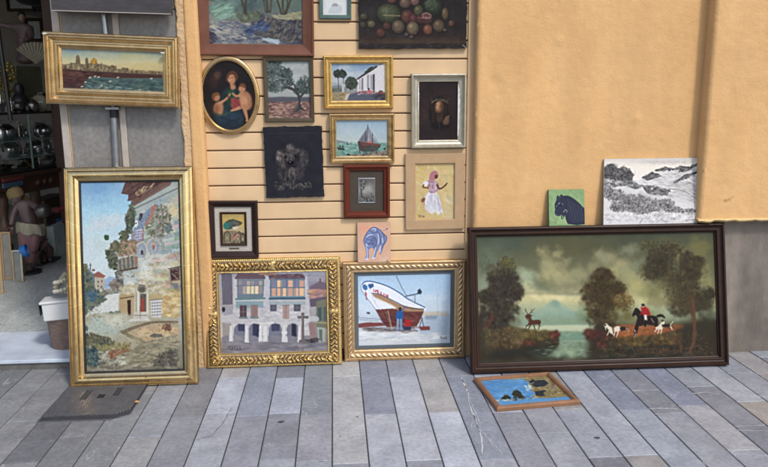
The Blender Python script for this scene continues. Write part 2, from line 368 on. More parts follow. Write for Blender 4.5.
    A.line([(545, 40), (552, 120), (562, 200), (566, 280), (550, 340), (538, 378)], (26, 15), (96, 62, 42), .85, 4); A.line([(560, 120), (570, 200), (575, 270), (560, 330)], 6, (122, 80, 54), .5, 4)
    A.line([(552, 150), (530, 90), (520, 20)], (14, 6), (96, 62, 40), .7, 3); A.line([(562, 140), (590, 60), (596, 0)], (12, 5), (86, 56, 38), .6, 3)
    A.line([(440, 285), (470, 305), (490, 340), (480, 375)], (20, 8), (84, 54, 38), .8, 3); A.line([(600, 150), (640, 190), (660, 260)], (30, 10), (52, 46, 32), .5, 3)
    A.daub(('e', 500, 60, 90, 60), 200, 9, [(102, 90, 54), (82, 70, 42)], 80, 20, .35); A.cloud(650, 220, 60, 120, (46, 44, 32), .7)
    A.cloud(20, 290, 90, 60, (46, 34, 24), .8); A.daub(('e', 0, 275, 60, 22), 80, 14, [(84, 46, 36), (66, 36, 28)], -20, 60, .6)
    A.at(476, 290, 5.98); A.cloud(720, 270, 70, 40, (50, 32, 24), .95); A.daub(('e', 690, 262, 45, 28), 90, 14, [(86, 48, 38), (70, 38, 30), (54, 32, 25)], -20, 60, .7); A.daub(('e', 750, 330, 30, 20), 40, 12, [(88, 50, 40), (70, 38, 30)], 0, 60, .7)
    A.soften(.75)
    for o_, es, cs in (((476, 230), ((150, 390, 100, 120), (190, 290, 66, 80), (110, 290, 56, 60), (80, 400, 70, 50), (235, 380, 50, 70), (180, 215, 60, 60)), [(38, 32, 27), (74, 64, 46), (50, 46, 34), (88, 82, 54)]),
                       ((600, 230), ((20, 320, 105, 90), (-30, 390, 80, 70), (110, 370, 60, 60), (60, 440, 70, 60), (150, 440, 60, 50)), [(48, 38, 22), (84, 66, 34), (60, 50, 28), (104, 84, 46)]),
                       ((600, 230), ((360, 190, 100, 100), (300, 250, 80, 60), (520, 200, 80, 70), (560, 260, 80, 70), (470, 310, 120, 80), (500, 390, 120, 90), (420, 110, 90, 50), (590, 190, 50, 40), (300, 100, 60, 40), (640, 400, 50, 70)), [(40, 36, 24), (72, 64, 40), (100, 92, 56), (52, 46, 30)])):
        A.at(*o_, 5.98)
        for e in es: A.daub(('e', *e), 190, 6, cs, 50, 90, .30, 1.7, 6); A.cloud(*e[:2], e[2]*.8, e[3]*.8, cs[0], .35, 0, 6, .5)
    A.at(476, 290, 5.98); A.daub([(40, 225), (200, 225), (430, 245), (480, 290), (300, 330), (60, 380)], 420, 6, [(96, 82, 46), (62, 50, 30), (120, 104, 62), (40, 34, 24)], 70, 40, .5, 2.6, 6)
    A.at(600, 290, 5.98); A.daub([(0, 290), (300, 280), (640, 250), (680, 390), (0, 400)], 520, 6, [(100, 80, 44), (60, 50, 32), (124, 78, 44), (38, 34, 26)], 60, 60, .5, 2.4, 6); A.daub([(90, 218), (470, 208), (440, 245), (110, 280)], 160, 7, [(156, 96, 56), (112, 62, 36), (90, 64, 40)], 0, 20, .5, 3, 6)
    A.at(600, 290, 5.98); A.cloud(600, 120, 110, 150, (44, 40, 28), .55); A.cloud(520, 250, 130, 90, (46, 40, 28), .5); A.line([(560, 60), (566, 200), (552, 340)], (16, 12), (90, 60, 42), .6, 4); A.line([(446, 286), (474, 310), (486, 372)], 12, (88, 56, 38), .55, 3)
    A.at(476, 290, 5.98); A.daub([(400, 310), (640, 310), (700, 390), (330, 396)], 90, 16, [(120, 138, 112), (162, 176, 144), (84, 98, 80)], 0, 4, .35, 7, 5)
    # stag
    k = (74, 42, 30)
    A.poly([(294, 158), (304, 146), (318, 144), (330, 152), (332, 176), (350, 180), (376, 178), (386, 186), (384, 200), (372, 208), (350, 204), (330, 210), (316, 204), (310, 180), (300, 170)], k, .97, .3, 2)
    for l in ([(318, 198), (312, 212), (300, 214), (300, 234)], [(326, 202), (322, 220), (310, 236)], [(352, 200), (346, 214), (354, 236)], [(378, 196), (380, 212), (374, 236)], [(382, 186), (386, 200)]): A.line(l, (9, 4), k, .95)
    A.line([(312, 146), (300, 128), (296, 110)], 3, (58, 34, 26), .95); A.line([(318, 146), (334, 126), (350, 112)], 3, (58, 34, 26), .95); A.line([(300, 130), (290, 120)], 2, k, .9); A.line([(330, 130), (330, 112)], 2, k, .9); A.line([(322, 140), (344, 132)], 2, k, .9)
    A.line([(326, 156), (338, 152)], 4, k); A.line([(312, 172), (316, 196)], 4, (150, 110, 84), .7)
    # huntsman
    A.at(600, 290, 5.98); d = (30, 20, 18)
    A.poly([(192, 150), (204, 122), (212, 106), (228, 112), (244, 128), (260, 148), (300, 152), (335, 158), (348, 180), (344, 208), (318, 212), (280, 206), (262, 210), (226, 218), (214, 200), (224, 168), (212, 150), (200, 160)], d, 1, .3, 2)
    A.poly([(335, 158), (350, 146), (372, 146), (390, 162), (386, 170), (368, 160), (350, 164)], d, 1, .3, 2); A.poly([(214, 205), (232, 208), (228, 236), (212, 250), (214, 275), (206, 282), (202, 240)], d, .97, .3); A.line([(230, 212), (218, 262)], 6, d)
    A.line([(336, 200), (344, 214), (330, 216)], 8, d); A.line([(206, 238), (210, 250)], 4, (200, 190, 180)); A.line([(212, 262), (208, 282)], 4, (170, 160, 150)); A.line([(306, 170), (322, 196)], 6, (150, 130, 116), .7)
    A.poly([(244, 104), (262, 100), (280, 104), (302, 140), (298, 152), (272, 156), (250, 142), (248, 122)], (146, 34, 34), 1, .3, 2); A.line([(278, 108), (292, 118)], 5, (190, 44, 40)); A.line([(256, 120), (240, 150)], 5, (150, 24, 26))
    A.poly([(262, 148), (280, 150), (282, 184), (268, 186)], (206, 196, 180), 1); A.line([(274, 184), (270, 216)], 11, (18, 14, 14)); A.ell(258, 97, 7, 8, (196, 150, 120)); A.poly([(249, 82), (266, 82), (268, 96), (248, 96)], (16, 14, 16))
    w = (206, 196, 174)
    for q in ([(22, 206), (40, 200), (52, 214), (72, 226), (76, 256), (64, 262), (52, 240), (40, 226), (24, 216)], [(84, 226), (104, 216), (124, 224), (120, 244), (96, 250), (84, 240)], [(330, 226), (350, 214), (374, 186), (386, 190), (380, 222), (366, 236), (340, 234)]): A.poly(q, w, 1, .3, 2)
    for q in ([(56, 244), (42, 272)], [(70, 250), (80, 270)], [(30, 214), (36, 240)], [(90, 240), (84, 278)], [(112, 240), (98, 282)], [(344, 230), (326, 250)], [(354, 232), (346, 262)], [(370, 230), (364, 262)], [(420, 214), (432, 238)]): A.line(q, (8, 4), w, .95)
    A.poly([(120, 222), (154, 220), (162, 236), (126, 244)], (32, 24, 22), .95, .3, 2); A.line([(154, 226), (172, 248)], 3, w); A.poly([(368, 206), (412, 204), (424, 214), (410, 222), (372, 222)], (30, 24, 22), .95); A.line([(420, 210), (438, 188)], 4, w); A.line([(156, 234), (166, 244)], 5, (120, 70, 44))
    A.ell(30, 210, 8, 6, (70, 50, 40)); A.ell(374, 184, 8, 7, (80, 56, 44)); A.soften(.22); return A.grain(.07)
def art_village():
    A = Art(78, 176, 188, 378, 3, 21); A.grad([(176, (120, 166, 206)), (210, (158, 204, 224)), (240, (190, 212, 218)), (300, (200, 208, 204)), (312, (196, 192, 176)), (378, (110, 106, 86))])
    A.at(70, 170, 5.98)
    A.cloud(130, 120, 130, 90, (110, 158, 204), .6); A.cloud(280, 300, 120, 60, (196, 208, 210), .7); A.cloud(180, 330, 90, 50, (206, 204, 204), .6); A.cloud(200, 450, 140, 60, (190, 206, 202), .8); A.cloud(300, 80, 60, 40, (160, 190, 208), .6)
    W_ = [(172, 184, 178), (148, 164, 160), (190, 192, 178), (130, 146, 146), (202, 196, 172)]
    A.poly([(340, 70), (680, 60), (670, 900), (300, 900), (300, 620), (360, 560), (380, 400), (380, 180)], (164, 174, 166), 1, 2)
    # courses of stone in perspective
    for i in range(26):
        y0 = 150+i*24; x = 400+A.r.rand()*40
        while x < 670:
            wd = A.r.uniform(40, 100); f = lambda q: y0+(650-q)*.33*(1-i/26)+(q-400)*.02
            c = W_[A.r.randint(5)] if i < 16 else [(196, 172, 120), (178, 150, 98), (204, 186, 140), (160, 150, 128)][A.r.randint(4)]
            c = [v+A.r.randn()*10 for v in c]; A.poly([(x, f(x)), (x+wd, f(x+wd)), (x+wd, f(x+wd)+22), (x, f(x)+22)], c, .8, 1.2, 0, .6)
            A.line([(x, f(x)+23), (x+wd, f(x+wd)+23)], 2, (110, 110, 100), .45); x += wd
    A.poly([(560, 180), (668, 120), (668, 300), (580, 260)], (196, 186, 150), .6, 10, 0, 2); A.cloud(620, 240, 50, 50, (214, 196, 146), .8)
    A.cloud(560, 180, 110, 30, (124, 150, 160), .6, -25); A.cloud(470, 640, 90, 60, (216, 216, 204), .8); A.cloud(580, 560, 90, 50, (204, 204, 188), .8); A.cloud(370, 680, 60, 40, (222, 222, 214), .8); A.cloud(450, 560, 50, 60, (214, 218, 212), .8)
    # cornice
    A.poly([(330, 74), (600, 66), (520, 120), (420, 180), (385, 215), (372, 184), (345, 186), (350, 150), (306, 140)], (96, 66, 60), 1, 1.5, 0, .5)
    A.poly([(372, 184), (385, 215), (600, 90), (610, 68), (560, 68)], (116, 84, 74), .9, 2); A.line([(350, 152), (470, 96), (520, 74)], 5, (64, 40, 40), .9); A.line([(306, 138), (345, 110), (410, 76)], 5, (120, 84, 72), .8)
    A.daub([(400, 120), (500, 80), (480, 120), (400, 160)], 60, 16, [(196, 170, 120), (170, 142, 96)], -38, 10, .7, 4); A.line([(385, 232), (670, 96)], 9, (96, 96, 96), .6)
    A.daub([(350, 74), (560, 70), (420, 170)], 90, 12, [(80, 54, 52), (140, 104, 92), (70, 48, 48)], -38, 20, .6, 3)
    # hanging cloths, vines
    V = [(98, 90, 72), (122, 112, 90), (84, 86, 62), (146, 132, 114), (106, 112, 82), (170, 160, 144)]
    A.daub([(500, 210), (560, 200), (610, 290), (560, 400), (480, 400), (440, 320)], 360, 11, V, 20, 180, .6)
    A.poly([(400, 290), (440, 260), (490, 215), (512, 222), (490, 280), (440, 345), (436, 420), (372, 446), (380, 360)], (120, 140, 164), 1, 2); A.poly([(486, 218), (514, 212), (494, 280), (442, 340), (450, 316), (484, 262)], (188, 110, 86), .9, 1.5)
    A.poly([(388, 360), (436, 350), (434, 414), (384, 430)], (196, 196, 204), .95, 1); A.line([(372, 364), (370, 444), (436, 420), (438, 350)], 5, (160, 78, 66), .9)
    for i in range(5): A.line([(392+i*9, 362), (392+i*9, 424)], 3, (90, 92, 128), .7)
    for i in range(4): A.line([(386, 372+i*16), (434, 364+i*16)], 3, (110, 80, 110), .6)
    A.poly([(386, 306), (404, 300), (408, 326), (396, 346), (380, 340)], (224, 224, 220), .95); A.ell(395, 318, 4, 5, (60, 50, 60)); A.poly([(416, 262), (436, 256), (430, 290), (414, 306)], (50, 44, 48), .9)
    A.daub([(372, 190), (388, 260), (372, 370), (340, 400), (334, 290)], 200, 15, [(70, 92, 76), (60, 72, 60), (104, 116, 84), (88, 80, 64)], 30, 90, .75)
    A.daub(('e', 320, 400, 28, 34), 80, 13, [(72, 78, 56), (92, 96, 66)], 0, 180, .7); A.daub(('e', 218, 404, 8, 14), 30, 11, [(54, 92, 54), (44, 72, 46)], 40, 60, .85)
    A.daub(('e', 590, 350, 18, 26), 40, 14, [(100, 124, 130), (88, 104, 100)], 40, 60, .6)
    A.at(70, 240, 5.98)
    # arches, gallery
    for x, y, rx in ((428, 60, 32), (500, 36, 40)):
        A.ell(x, y, rx+5, 54, (190, 184, 168), 0, .8, .2); A.ell(x, y+6, rx-4, 46, (138, 150, 162), 0, .9, .25); A.ell(x-4, y+14, rx*.5, 34, (166, 174, 180), 0, .7, .5); A.poly([(x-rx-6, y+50), (x+rx+6, y+44), (x+rx+8, y+70), (x-rx-6, y+74)], (190, 190, 178), .95, 2)
    A.poly([(424, 62), (436, 60), (438, 88), (424, 88)], (52, 50, 54), .9); A.ell(500, 26, 12, 18, (184, 150, 128)); A.ell(500, 44, 7, 14, (150, 70, 60), 0, .8)
    A.poly([(282, 30), (330, 4), (396, 0), (396, 90), (330, 70), (282, 110)], (150, 122, 96), .9, 2, 0, 1); A.daub([(280, 30), (340, 0), (396, 10), (390, 90), (290, 100)], 160, 14, [(166, 126, 100), (128, 96, 78), (92, 104, 70), (186, 150, 120)], 0, 180, .6)
    A.poly([(276, 118), (390, 88), (394, 170), (286, 188)], (120, 116, 104), 1, 1.5)
    for i in range(9): A.line([(286+i*12, 118-i*3), (290+i*12, 180-i*2)], 4, ((176, 170, 150), (78, 70, 66))[i % 2], .8)
    A.line([(276, 118), (392, 86)], 6, (186, 178, 156), .9); A.line([(282, 190), (400, 166)], 12, (74, 54, 44), .85); A.line([(290, 160), (390, 140)], 4, (104, 124, 110), .8); A.poly([(386, 100), (406, 96), (404, 160), (390, 166)], (150, 110, 90), .9)
    A.daub([(216, 70), (250, 60), (280, 100), (276, 180), (240, 160)], 160, 15, [(82, 88, 66), (64, 70, 56), (104, 112, 90)], 0, 180, .75); A.daub(('e', 270, 40, 26, 30), 60, 14, [(110, 112, 80), (88, 84, 62)], 0, 180, .7)
    A.daub([(276, 190), (310, 190), (316, 300), (280, 310)], 80, 15, [(98, 92, 84), (76, 74, 72), (120, 118, 108)], 0, 180, .7); A.cloud(340, 215, 44, 28, (200, 202, 192), .8)
    # ochre base, doorway
    A.poly([(290, 330), (390, 270), (390, 470), (288, 450)], (176, 148, 100), .92, 3, 0, 1); A.poly([(470, 330), (650, 290), (650, 470), (470, 470)], (184, 160, 108), .85, 4, 0, 1.5)
    A.daub([(560, 330), (650, 310), (650, 450), (560, 450)], 140, 24, [(206, 176, 112), (176, 140, 84), (220, 200, 150)], 0, 30, .6); A.daub([(300, 270), (560, 250), (560, 320), (300, 320)], 160, 20, [(190, 178, 140), (160, 148, 116), (206, 198, 168)], -5, 20, .5)
    A.poly([(384, 300), (404, 272), (430, 262), (456, 274), (472, 300), (470, 470), (380, 470)], (188, 182, 158), 1, 2); A.ell(430, 292, 28, 26, (130, 122, 100), 0, 1, .15); A.ell(430, 296, 18, 16, (92, 84, 74)); A.line([(386, 272), (430, 236), (474, 268)], 6, (172, 160, 130), .9, 3)
    A.poly([(420, 322), (456, 322), (456, 430), (418, 430)], (92, 84, 76), 1); A.poly([(424, 350), (446, 350), (446, 430), (420, 430)], (150, 66, 56), 1, 1); A.line([(408, 310), (408, 440)], 7, (212, 208, 190)); A.line([(464, 310), (464, 440)], 7, (206, 202, 184)); A.line([(396, 310), (396, 440)], 3, (130, 122, 104))
    A.poly([(342, 360), (364, 358), (364, 450), (346, 456)], (60, 38, 34), 1, 1); A.line([(300, 350), (380, 338)], 7, (120, 90, 66)); A.poly([(482, 362), (548, 356), (546, 470), (484, 470)], (198, 198, 192), 1, 1)
    for y in range(5): A.line([(490, 378+y*18), (540, 374+y*18)], 7, (110, 104, 110), .75)
    for x in range(3): A.line([(500+x*16, 370), (500+x*16, 462)], 4, (206, 204, 200), .9)
    A.line([(478, 360), (552, 352)], 6, (132, 120, 104)); A.poly([(596, 176), (654, 164), (656, 240), (604, 246)], (98, 64, 60), 1, 1.5); A.poly([(604, 190), (640, 180), (640, 232), (608, 236)], (60, 40, 40), .9); A.line([(590, 172), (660, 158)], 5, (60, 52, 50)); A.line([(610, 200), (650, 240)], 6, (170, 130, 120), .8)
    A.poly([(580, 94), (660, 60), (650, 110), (584, 116)], (180, 120, 90), .5, 6); A.poly([(590, 250), (656, 260), (650, 310), (620, 290)], (96, 96, 92), .7, 6, 0, 1)
    # street and hill town at left
    A.poly([(190, 330), (290, 315), (290, 440), (200, 470), (90, 470), (150, 400)], (204, 206, 198), 1, 4); A.poly([(200, 240), (240, 215), (276, 230), (276, 290), (200, 290)], (140, 166, 196), .9, 4); A.poly([(78, 180), (110, 170), (130, 190), (150, 210), (150, 300), (78, 320)], (104, 112, 104), 1, 3, 0, 1)
    A.poly([(150, 210), (180, 190), (206, 214), (206, 300), (150, 300)], (178, 168, 146), 1, 2); A.poly([(140, 206), (168, 188), (214, 216), (200, 226), (150, 222)], (150, 84, 74), .95, 1.5); A.line([(122, 140), (122, 180)], 5, (84, 84, 84)); A.line([(116, 150), (130, 150)], 3, (84, 84, 84)); A.ell(140, 180, 10, 6, (130, 80, 70))
    for q in ((168, 250), (190, 246), (168, 276), (188, 280)): A.ell(*q, 4, 7, (84, 84, 84))
    for q in ((98, 230), (116, 260), (100, 290), (128, 230)): A.ell(*q, 4, 8, (60, 64, 66))
    A.daub([(76, 200), (100, 180), (140, 300), (200, 320), (200, 360), (100, 430), (76, 460)], 420, 16, [(86, 108, 92), (70, 92, 88), (60, 78, 76), (108, 122, 96), (120, 110, 84)], 0, 180, .7); A.daub(('e', 90, 170, 14, 26), 40, 13, [(90, 96, 70), (110, 112, 84)], 0, 180, .7)
    A.daub(('e', 130, 335, 30, 30), 60, 15, [(70, 104, 124), (56, 82, 104)], 0, 180, .7); A.daub([(190, 300), (280, 290), (284, 316), (200, 330)], 90, 12, [(120, 120, 104), (150, 146, 130), (96, 100, 88)], 0, 40, .6); A.daub([(200, 440), (290, 420), (300, 450), (220, 450)], 60, 12, [(112, 120, 92), (90, 100, 78)], 0, 30, .7)
    A.daub([(160, 350), (230, 350), (170, 380), (150, 376)], 40, 12, [(90, 100, 84)], 0, 20, .6)
    A.daub(('e', 262, 268, 22, 34), 60, 14, [(110, 96, 84), (138, 128, 112)], 0, 180, .6)
    # ground
    A.at(70, 312, 5.98)
    A.poly([(60, 60), (120, 10), (300, 10), (650, 50), (650, 370), (60, 370)], (166, 158, 130), 1, 6); A.cloud(190, 80, 150, 80, (166, 182, 170), .9); A.cloud(280, 50, 90, 40, (206, 202, 178), .8)
    A.poly([(340, 130), (440, 85), (560, 70), (650, 90), (640, 130), (460, 180), (420, 160)], (186, 156, 112), .9, 8); A.daub([(380, 110), (640, 90), (640, 170), (460, 190)], 160, 26, [(196, 164, 116), (174, 148, 104), (206, 184, 140)], -5, 20, .5)
    A.line([(320, 120), (400, 88), (500, 62), (640, 60)], (22, 12), (112, 92, 66), .8, 4); A.line([(310, 118), (370, 150), (430, 178), (400, 220), (340, 250), (250, 290)], (20, 26), (116, 106, 76), .75, 4)
    A.poly([(360, 42), (470, 36), (480, 52), (350, 58)], (200, 198, 186), .95, 2); A.poly([(380, 0), (470, 0), (466, 40), (378, 42)], (196, 192, 176), .9, 2); A.line([(384, 20), (464, 20)], 4, (120, 110, 100)); A.line([(420, 0), (420, 40)], 5, (150, 70, 60), .5)
    A.cloud(560, 250, 130, 70, (130, 122, 92), .8); A.cloud(420, 270, 140, 60, (140, 134, 104), .8); A.cloud(480, 180, 150, 50, (168, 154, 118), .6)
    A.daub([(440, 180), (640, 140), (640, 350), (300, 350)], 520, 24, [(150, 142, 108), (120, 114, 90), (172, 160, 124), (104, 100, 84)], -8, 20, .5, 4)
    A.daub([(530, 260), (640, 220), (640, 340), (500, 340)], 220, 18, [(84, 80, 70), (104, 98, 84), (70, 66, 60)], 10, 60, .6); A.poly([(470, 146), (500, 128), (550, 134), (556, 150), (510, 154)], (96, 92, 84), .95, 1.5); A.daub(('e', 580, 92, 24, 18), 50, 14, [(140, 96, 70), (110, 74, 56)], 0, 180, .7)
    A.daub([(62, 150), (120, 130), (240, 160), (270, 190), (160, 220), (64, 190)], 260, 13, [(78, 88, 66), (94, 98, 74), (64, 66, 54), (112, 100, 72)], 60, 50, .7)
    A.daub([(62, 220), (150, 220), (200, 290), (150, 350), (62, 330)], 300, 18, [(54, 84, 92), (70, 96, 96), (44, 64, 70), (90, 104, 88)], 0, 180, .65)
    A.daub([(180, 220), (330, 240), (320, 340), (180, 350)], 240, 22, [(168, 164, 140), (120, 116, 96), (96, 90, 76), (190, 186, 164)], -10, 30, .6); A.daub([(230, 240), (350, 200), (350, 230), (250, 280)], 100, 11, [(132, 72, 48), (112, 84, 52), (150, 94, 60)], -30, 40, .7)
    A.daub([(150, 200), (360, 180), (360, 220), (170, 230)], 120, 11, [(132, 128, 70), (104, 104, 60), (150, 130, 80)], 60, 40, .6); A.daub(('e', 85, 100, 22, 14), 30, 12, [(80, 96, 96)], 0, 90, .7)
    A.daub([(62, 330), (640, 330), (640, 366), (62, 366)], 240, 24, [(120, 112, 92), (90, 86, 74), (140, 132, 112)], 0, 15, .6); A.line([(64, 366), (645, 345)], 3, (170, 166, 150), .5)
    A.at(70, 170, 5.98)
    for pg, n_, cs in (([(400, 250), (660, 160), (660, 760), (420, 760), (360, 640)], 620, [(120, 118, 108), (206, 200, 184), (92, 88, 80), (176, 160, 128), (150, 160, 160)]), ([(80, 620), (200, 700), (180, 900), (70, 900)], 260, [(60, 72, 66), (110, 116, 92), (150, 146, 120)]), ([(420, 290), (600, 220), (600, 400), (430, 430)], 220, [(66, 58, 48), (150, 134, 118), (100, 96, 70)]), ([(280, 420), (400, 380), (400, 640), (290, 640)], 160, [(76, 64, 52), (164, 148, 122)])): A.daub(pg, n_, 5, cs, 0, 60, .5, 2, 6)
    A.at(70, 312, 5.98); A.daub([(62, 60), (650, 60), (650, 366), (62, 366)], 700, 6, [(96, 88, 66), (186, 176, 146), (130, 120, 92), (70, 70, 58), (204, 198, 176)], 0, 60, .4, 2.4, 6)
    A.I *= .95; return A.grain(.14, 1.0, .16)
def art_arcade():
    A = Art(216, 268, 332, 357, 4, 31, (150, 146, 150)); A.at(212, 265, 4.67)
    A.grad([(36, (150, 152, 166)), (200, (160, 156, 152)), (330, (132, 126, 130)), (410, (122, 116, 124))]); wh = (186, 182, 182)
    A.poly([(100, 60), (450, 60), (460, 360), (40, 360), (40, 190), (100, 190)], wh, 1, 1); A.daub([(50, 190), (450, 160), (450, 360), (50, 350)], 300, 16, [(196, 192, 188), (170, 168, 172), (206, 198, 186), (160, 160, 170)], 0, 40, .45)
    A.poly([(44, 38), (92, 38), (96, 184), (50, 186)], (96, 90, 108), 1, 1)
    for x in (54, 64, 74, 84): A.line([(x, 40), (x+2, 182)], 3, (124, 118, 136), .7)
    A.poly([(44, 186), (100, 190), (96, 230), (60, 236), (44, 226)], (150, 148, 158), 1, 2); A.ell(54, 208, 8, 12, (52, 48, 60)); A.poly([(48, 270), (90, 272), (88, 340), (48, 340)], (150, 138, 130), .9, 2)
    A.poly([(120, 40), (240, 40), (252, 66), (104, 66)], (104, 76, 90), 1, 1); A.poly([(276, 44), (420, 40), (448, 68), (256, 68)], (112, 80, 90), 1, 1); A.daub([(276, 46), (420, 44), (440, 66), (262, 66)], 50, 12, [(136, 96, 96), (90, 66, 84)], 0, 10, .6); A.daub([(220, 38), (300, 38), (300, 46), (230, 46)], 20, 10, [(170, 110, 80)], 0, 10, .7)
    A.poly([(116, 66), (244, 66), (240, 158), (118, 162)], (100, 122, 136), 1, 1); A.poly([(270, 66), (432, 64), (432, 162), (270, 162)], (88, 118, 140), 1, 1)
    for i in range(6):
        for j in range(2):
            c = (222, 196, 140) if 2 <= i <= 4 and j == 1 else ((150, 130, 134), (128, 118, 140), (170, 150, 140))[(i+j) % 3]
            A.poly([(124+i*19, 74+j*24), (140+i*19, 74+j*24), (140+i*19, 95+j*40), (124+i*19, 95+j*40)], c, 1)
            c = ((224, 160, 120), (206, 146, 118), (232, 176, 122), (120, 120, 150))[3 if j == 0 and i % 2 == 0 else (i*2+j) % 3]
            A.poly([(278+i*26, 72+j*36), (300+i*26, 72+j*36), (300+i*26, 104+j*42), (278+i*26, 104+j*42)], c, 1)
    for x in (348, 388, 322): A.line([(x, 68), (x, 150)], 3, (80, 104, 128))
    A.line([(112, 98), (246, 96)], 3, (90, 110, 128)); A.line([(268, 106), (434, 104)], 3, (90, 106, 128)); A.line([(112, 160), (246, 156)], 9, (84, 132, 134)); A.line([(268, 158), (434, 156)], 9, (60, 96, 120)); A.line([(268, 148), (434, 146)], 4, (110, 150, 160))
    A.poly([(112, 170), (240, 168), (240, 200), (112, 204)], (110, 148, 156), .85, 2); A.poly([(250, 168), (440, 168), (440, 186), (250, 186)], (130, 156, 160), .7, 3); A.line([(258, 60), (258, 190)], 16, (180, 178, 186)); A.line([(442, 60), (446, 250)], 14, (182, 180, 186))
    for x, y, w_, h, c in ((130, 188, 32, 62, (88, 62, 70)), (182, 188, 32, 62, (150, 110, 100)), (330, 188, 30, 64, (170, 136, 118)), (272, 186, 30, 30, (84, 84, 104)), (382, 184, 32, 32, (80, 80, 100))):
        A.poly([(x, y), (x+w_, y), (x+w_, y+h), (x, y+h)], c, 1); A.line([(x+w_/2, y), (x+w_/2, y+h)], 3, (110, 100, 110), .8); A.line([(x, y+h/2), (x+w_, y+h/2)], 2, (130, 120, 120), .8); A.line([(x-1, y), (x+w_+1, y)], 3, (106, 112, 124))
    A.line([(128, 246), (164, 246)], 7, (90, 130, 124)); A.line([(180, 246), (216, 246)], 7, (90, 130, 124))
    A.poly([(44, 340), (60, 330), (520, 330), (538, 410), (44, 410)], (128, 122, 130), 1, 2)
    for x0, x1, top in ((102, 156, 276), (172, 224, 272), (266, 326, 272), (348, 408, 272)):
        A.poly([(x0, 356), (x0, top+26), (x0+8, top+8), ((x0+x1)/2, top-2), (x1-8, top+8), (x1, top+26), (x1, 352)], (112, 112, 132), 1, .3, 0); A.poly([(x0+4, 350), (x0+4, 330), (x1, 330), (x1, 350)], (124, 120, 132), 1)
    A.poly([(120, 276), (154, 276), (152, 310), (122, 308)], (60, 64, 98), 1); A.poly([(190, 276), (220, 276), (220, 340), (200, 330), (190, 330)], (52, 54, 88), 1); A.poly([(278, 276), (316, 276), (316, 308), (278, 310)], (64, 66, 96), 1); A.poly([(372, 276), (392, 276), (394, 336), (372, 330)], (46, 44, 66), 1); A.poly([(104, 354), (104, 320), (150, 350)], (140, 136, 140), .8)
    for x in (90, 163, 228, 250, 338, 410):
        w_ = 14 if x != 250 else 18; A.poly([(x-w_/2, 284), (x+w_/2, 284), (x+w_/2+3, 362), (x-w_/2-4, 362)], (204, 202, 198), 1); A.line([(x+w_/2-1, 290), (x+w_/2, 356)], 3, (160, 158, 166), .8)
    A.line([(50, 266), (440, 260)], 5, (172, 170, 172), .7); A.ell(338, 316, 14, 8, (206, 204, 200)); A.poly([(326, 334), (352, 334), (354, 360), (326, 360)], (198, 196, 192))
    # right: roofs, ochre houses, cross
    A.poly([(446, 40), (540, 50), (540, 180), (460, 190), (448, 90)], (140, 132, 150), 1, 3); A.cloud(500, 60, 50, 20, (160, 156, 166), .8); A.poly([(456, 100), (500, 78), (540, 84), (540, 124), (458, 120)], (110, 88, 108), .9, 3); A.daub([(458, 118), (530, 112), (530, 152), (458, 152)], 90, 14, [(200, 136, 100), (176, 116, 100), (140, 100, 110)], -8, 20, .7)
    A.poly([(456, 160), (540, 146), (540, 190), (460, 196)], (96, 80, 98), 1, 2); A.line([(505, 66), (505, 80)], 8, (120, 84, 80)); A.poly([(486, 170), (540, 158), (540, 300), (486, 290)], (110, 112, 84), 1, 1); A.poly([(494, 200), (512, 198), (512, 260), (494, 258)], (64, 84, 84), 1); A.poly([(520, 196), (534, 194), (534, 262), (520, 260)], (70, 92, 92), 1); A.line([(488, 268), (540, 272)], 6, (160, 150, 100), .8)
    A.poly([(490, 290), (530, 294), (528, 376), (498, 362)], (150, 160, 140), 1, 1); A.poly([(500, 300), (516, 302), (516, 360), (502, 352)], (96, 108, 100), 1); A.poly([(450, 270), (484, 270), (484, 340), (460, 350)], (150, 110, 106), 1, 2); A.line([(456, 250), (488, 252)], 24, (186, 184, 186), .8)
    A.daub([(430, 350), (490, 346), (486, 362), (430, 366)], 40, 14, [(70, 62, 70), (90, 80, 80)], -8, 20, .8); s_ = (112, 94, 92)
    A.line([(424, 228), (424, 400)], (10, 16), s_); A.line([(404, 244), (446, 244)], 12, s_); A.ell(424, 230, 8, 8, s_); A.line([(420, 240), (420, 380)], 3, (150, 130, 122), .7); A.poly([(408, 350), (440, 350), (444, 366), (404, 366)], s_); A.line([(376, 380), (396, 376), (404, 400)], 8, (70, 60, 70), .9)
    A.daub([(50, 360), (530, 366), (536, 408), (46, 408)], 220, 26, [(120, 116, 126), (140, 132, 136), (108, 102, 116)], 0, 12, .5, 4)
    for i, x in enumerate((76, 86, 95, 106, 118, 130)): A.line([(x, 380), (x+2, 396)], 2.5, (72, 62, 74), .8); A.line([(x, (382, 394, 388)[i % 3]), (x+6, (380, 396, 388)[i % 3])], 2, (72, 62, 74), .8)
    return A.grain(.1, 1.2, .35)
GL = {'L': [[(0, 0), (0, 6), (3, 6)]], 'M': [[(0, 6), (0, 0), (2, 3), (4, 0), (4, 6)]], 'E': [[(3, 0), (0, 0), (0, 6), (3, 6)], [(0, 3), (2.5, 3)]], '1': [[(1, 1), (2, 0), (2, 6)]], '2': [[(0, 1), (1.5, 0), (3, 1.5), (0, 6), (3, 6)]], '5': [[(3, 0), (0, 0), (0, 2.5), (2.5, 2.5), (3, 4.5), (2, 6), (0, 6)]], '8': [[(1.5, 3), (0, 1.5), (1.5, 0), (3, 1.5), (1.5, 3), (0, 4.5), (1.5, 6), (3, 4.5), (1.5, 3)]], 'I': [[(1, 0), (1, 6)]], 'S': [[(3, 0), (0, 1), (0, 2.5), (3, 3.5), (3, 5), (0, 6)]]}
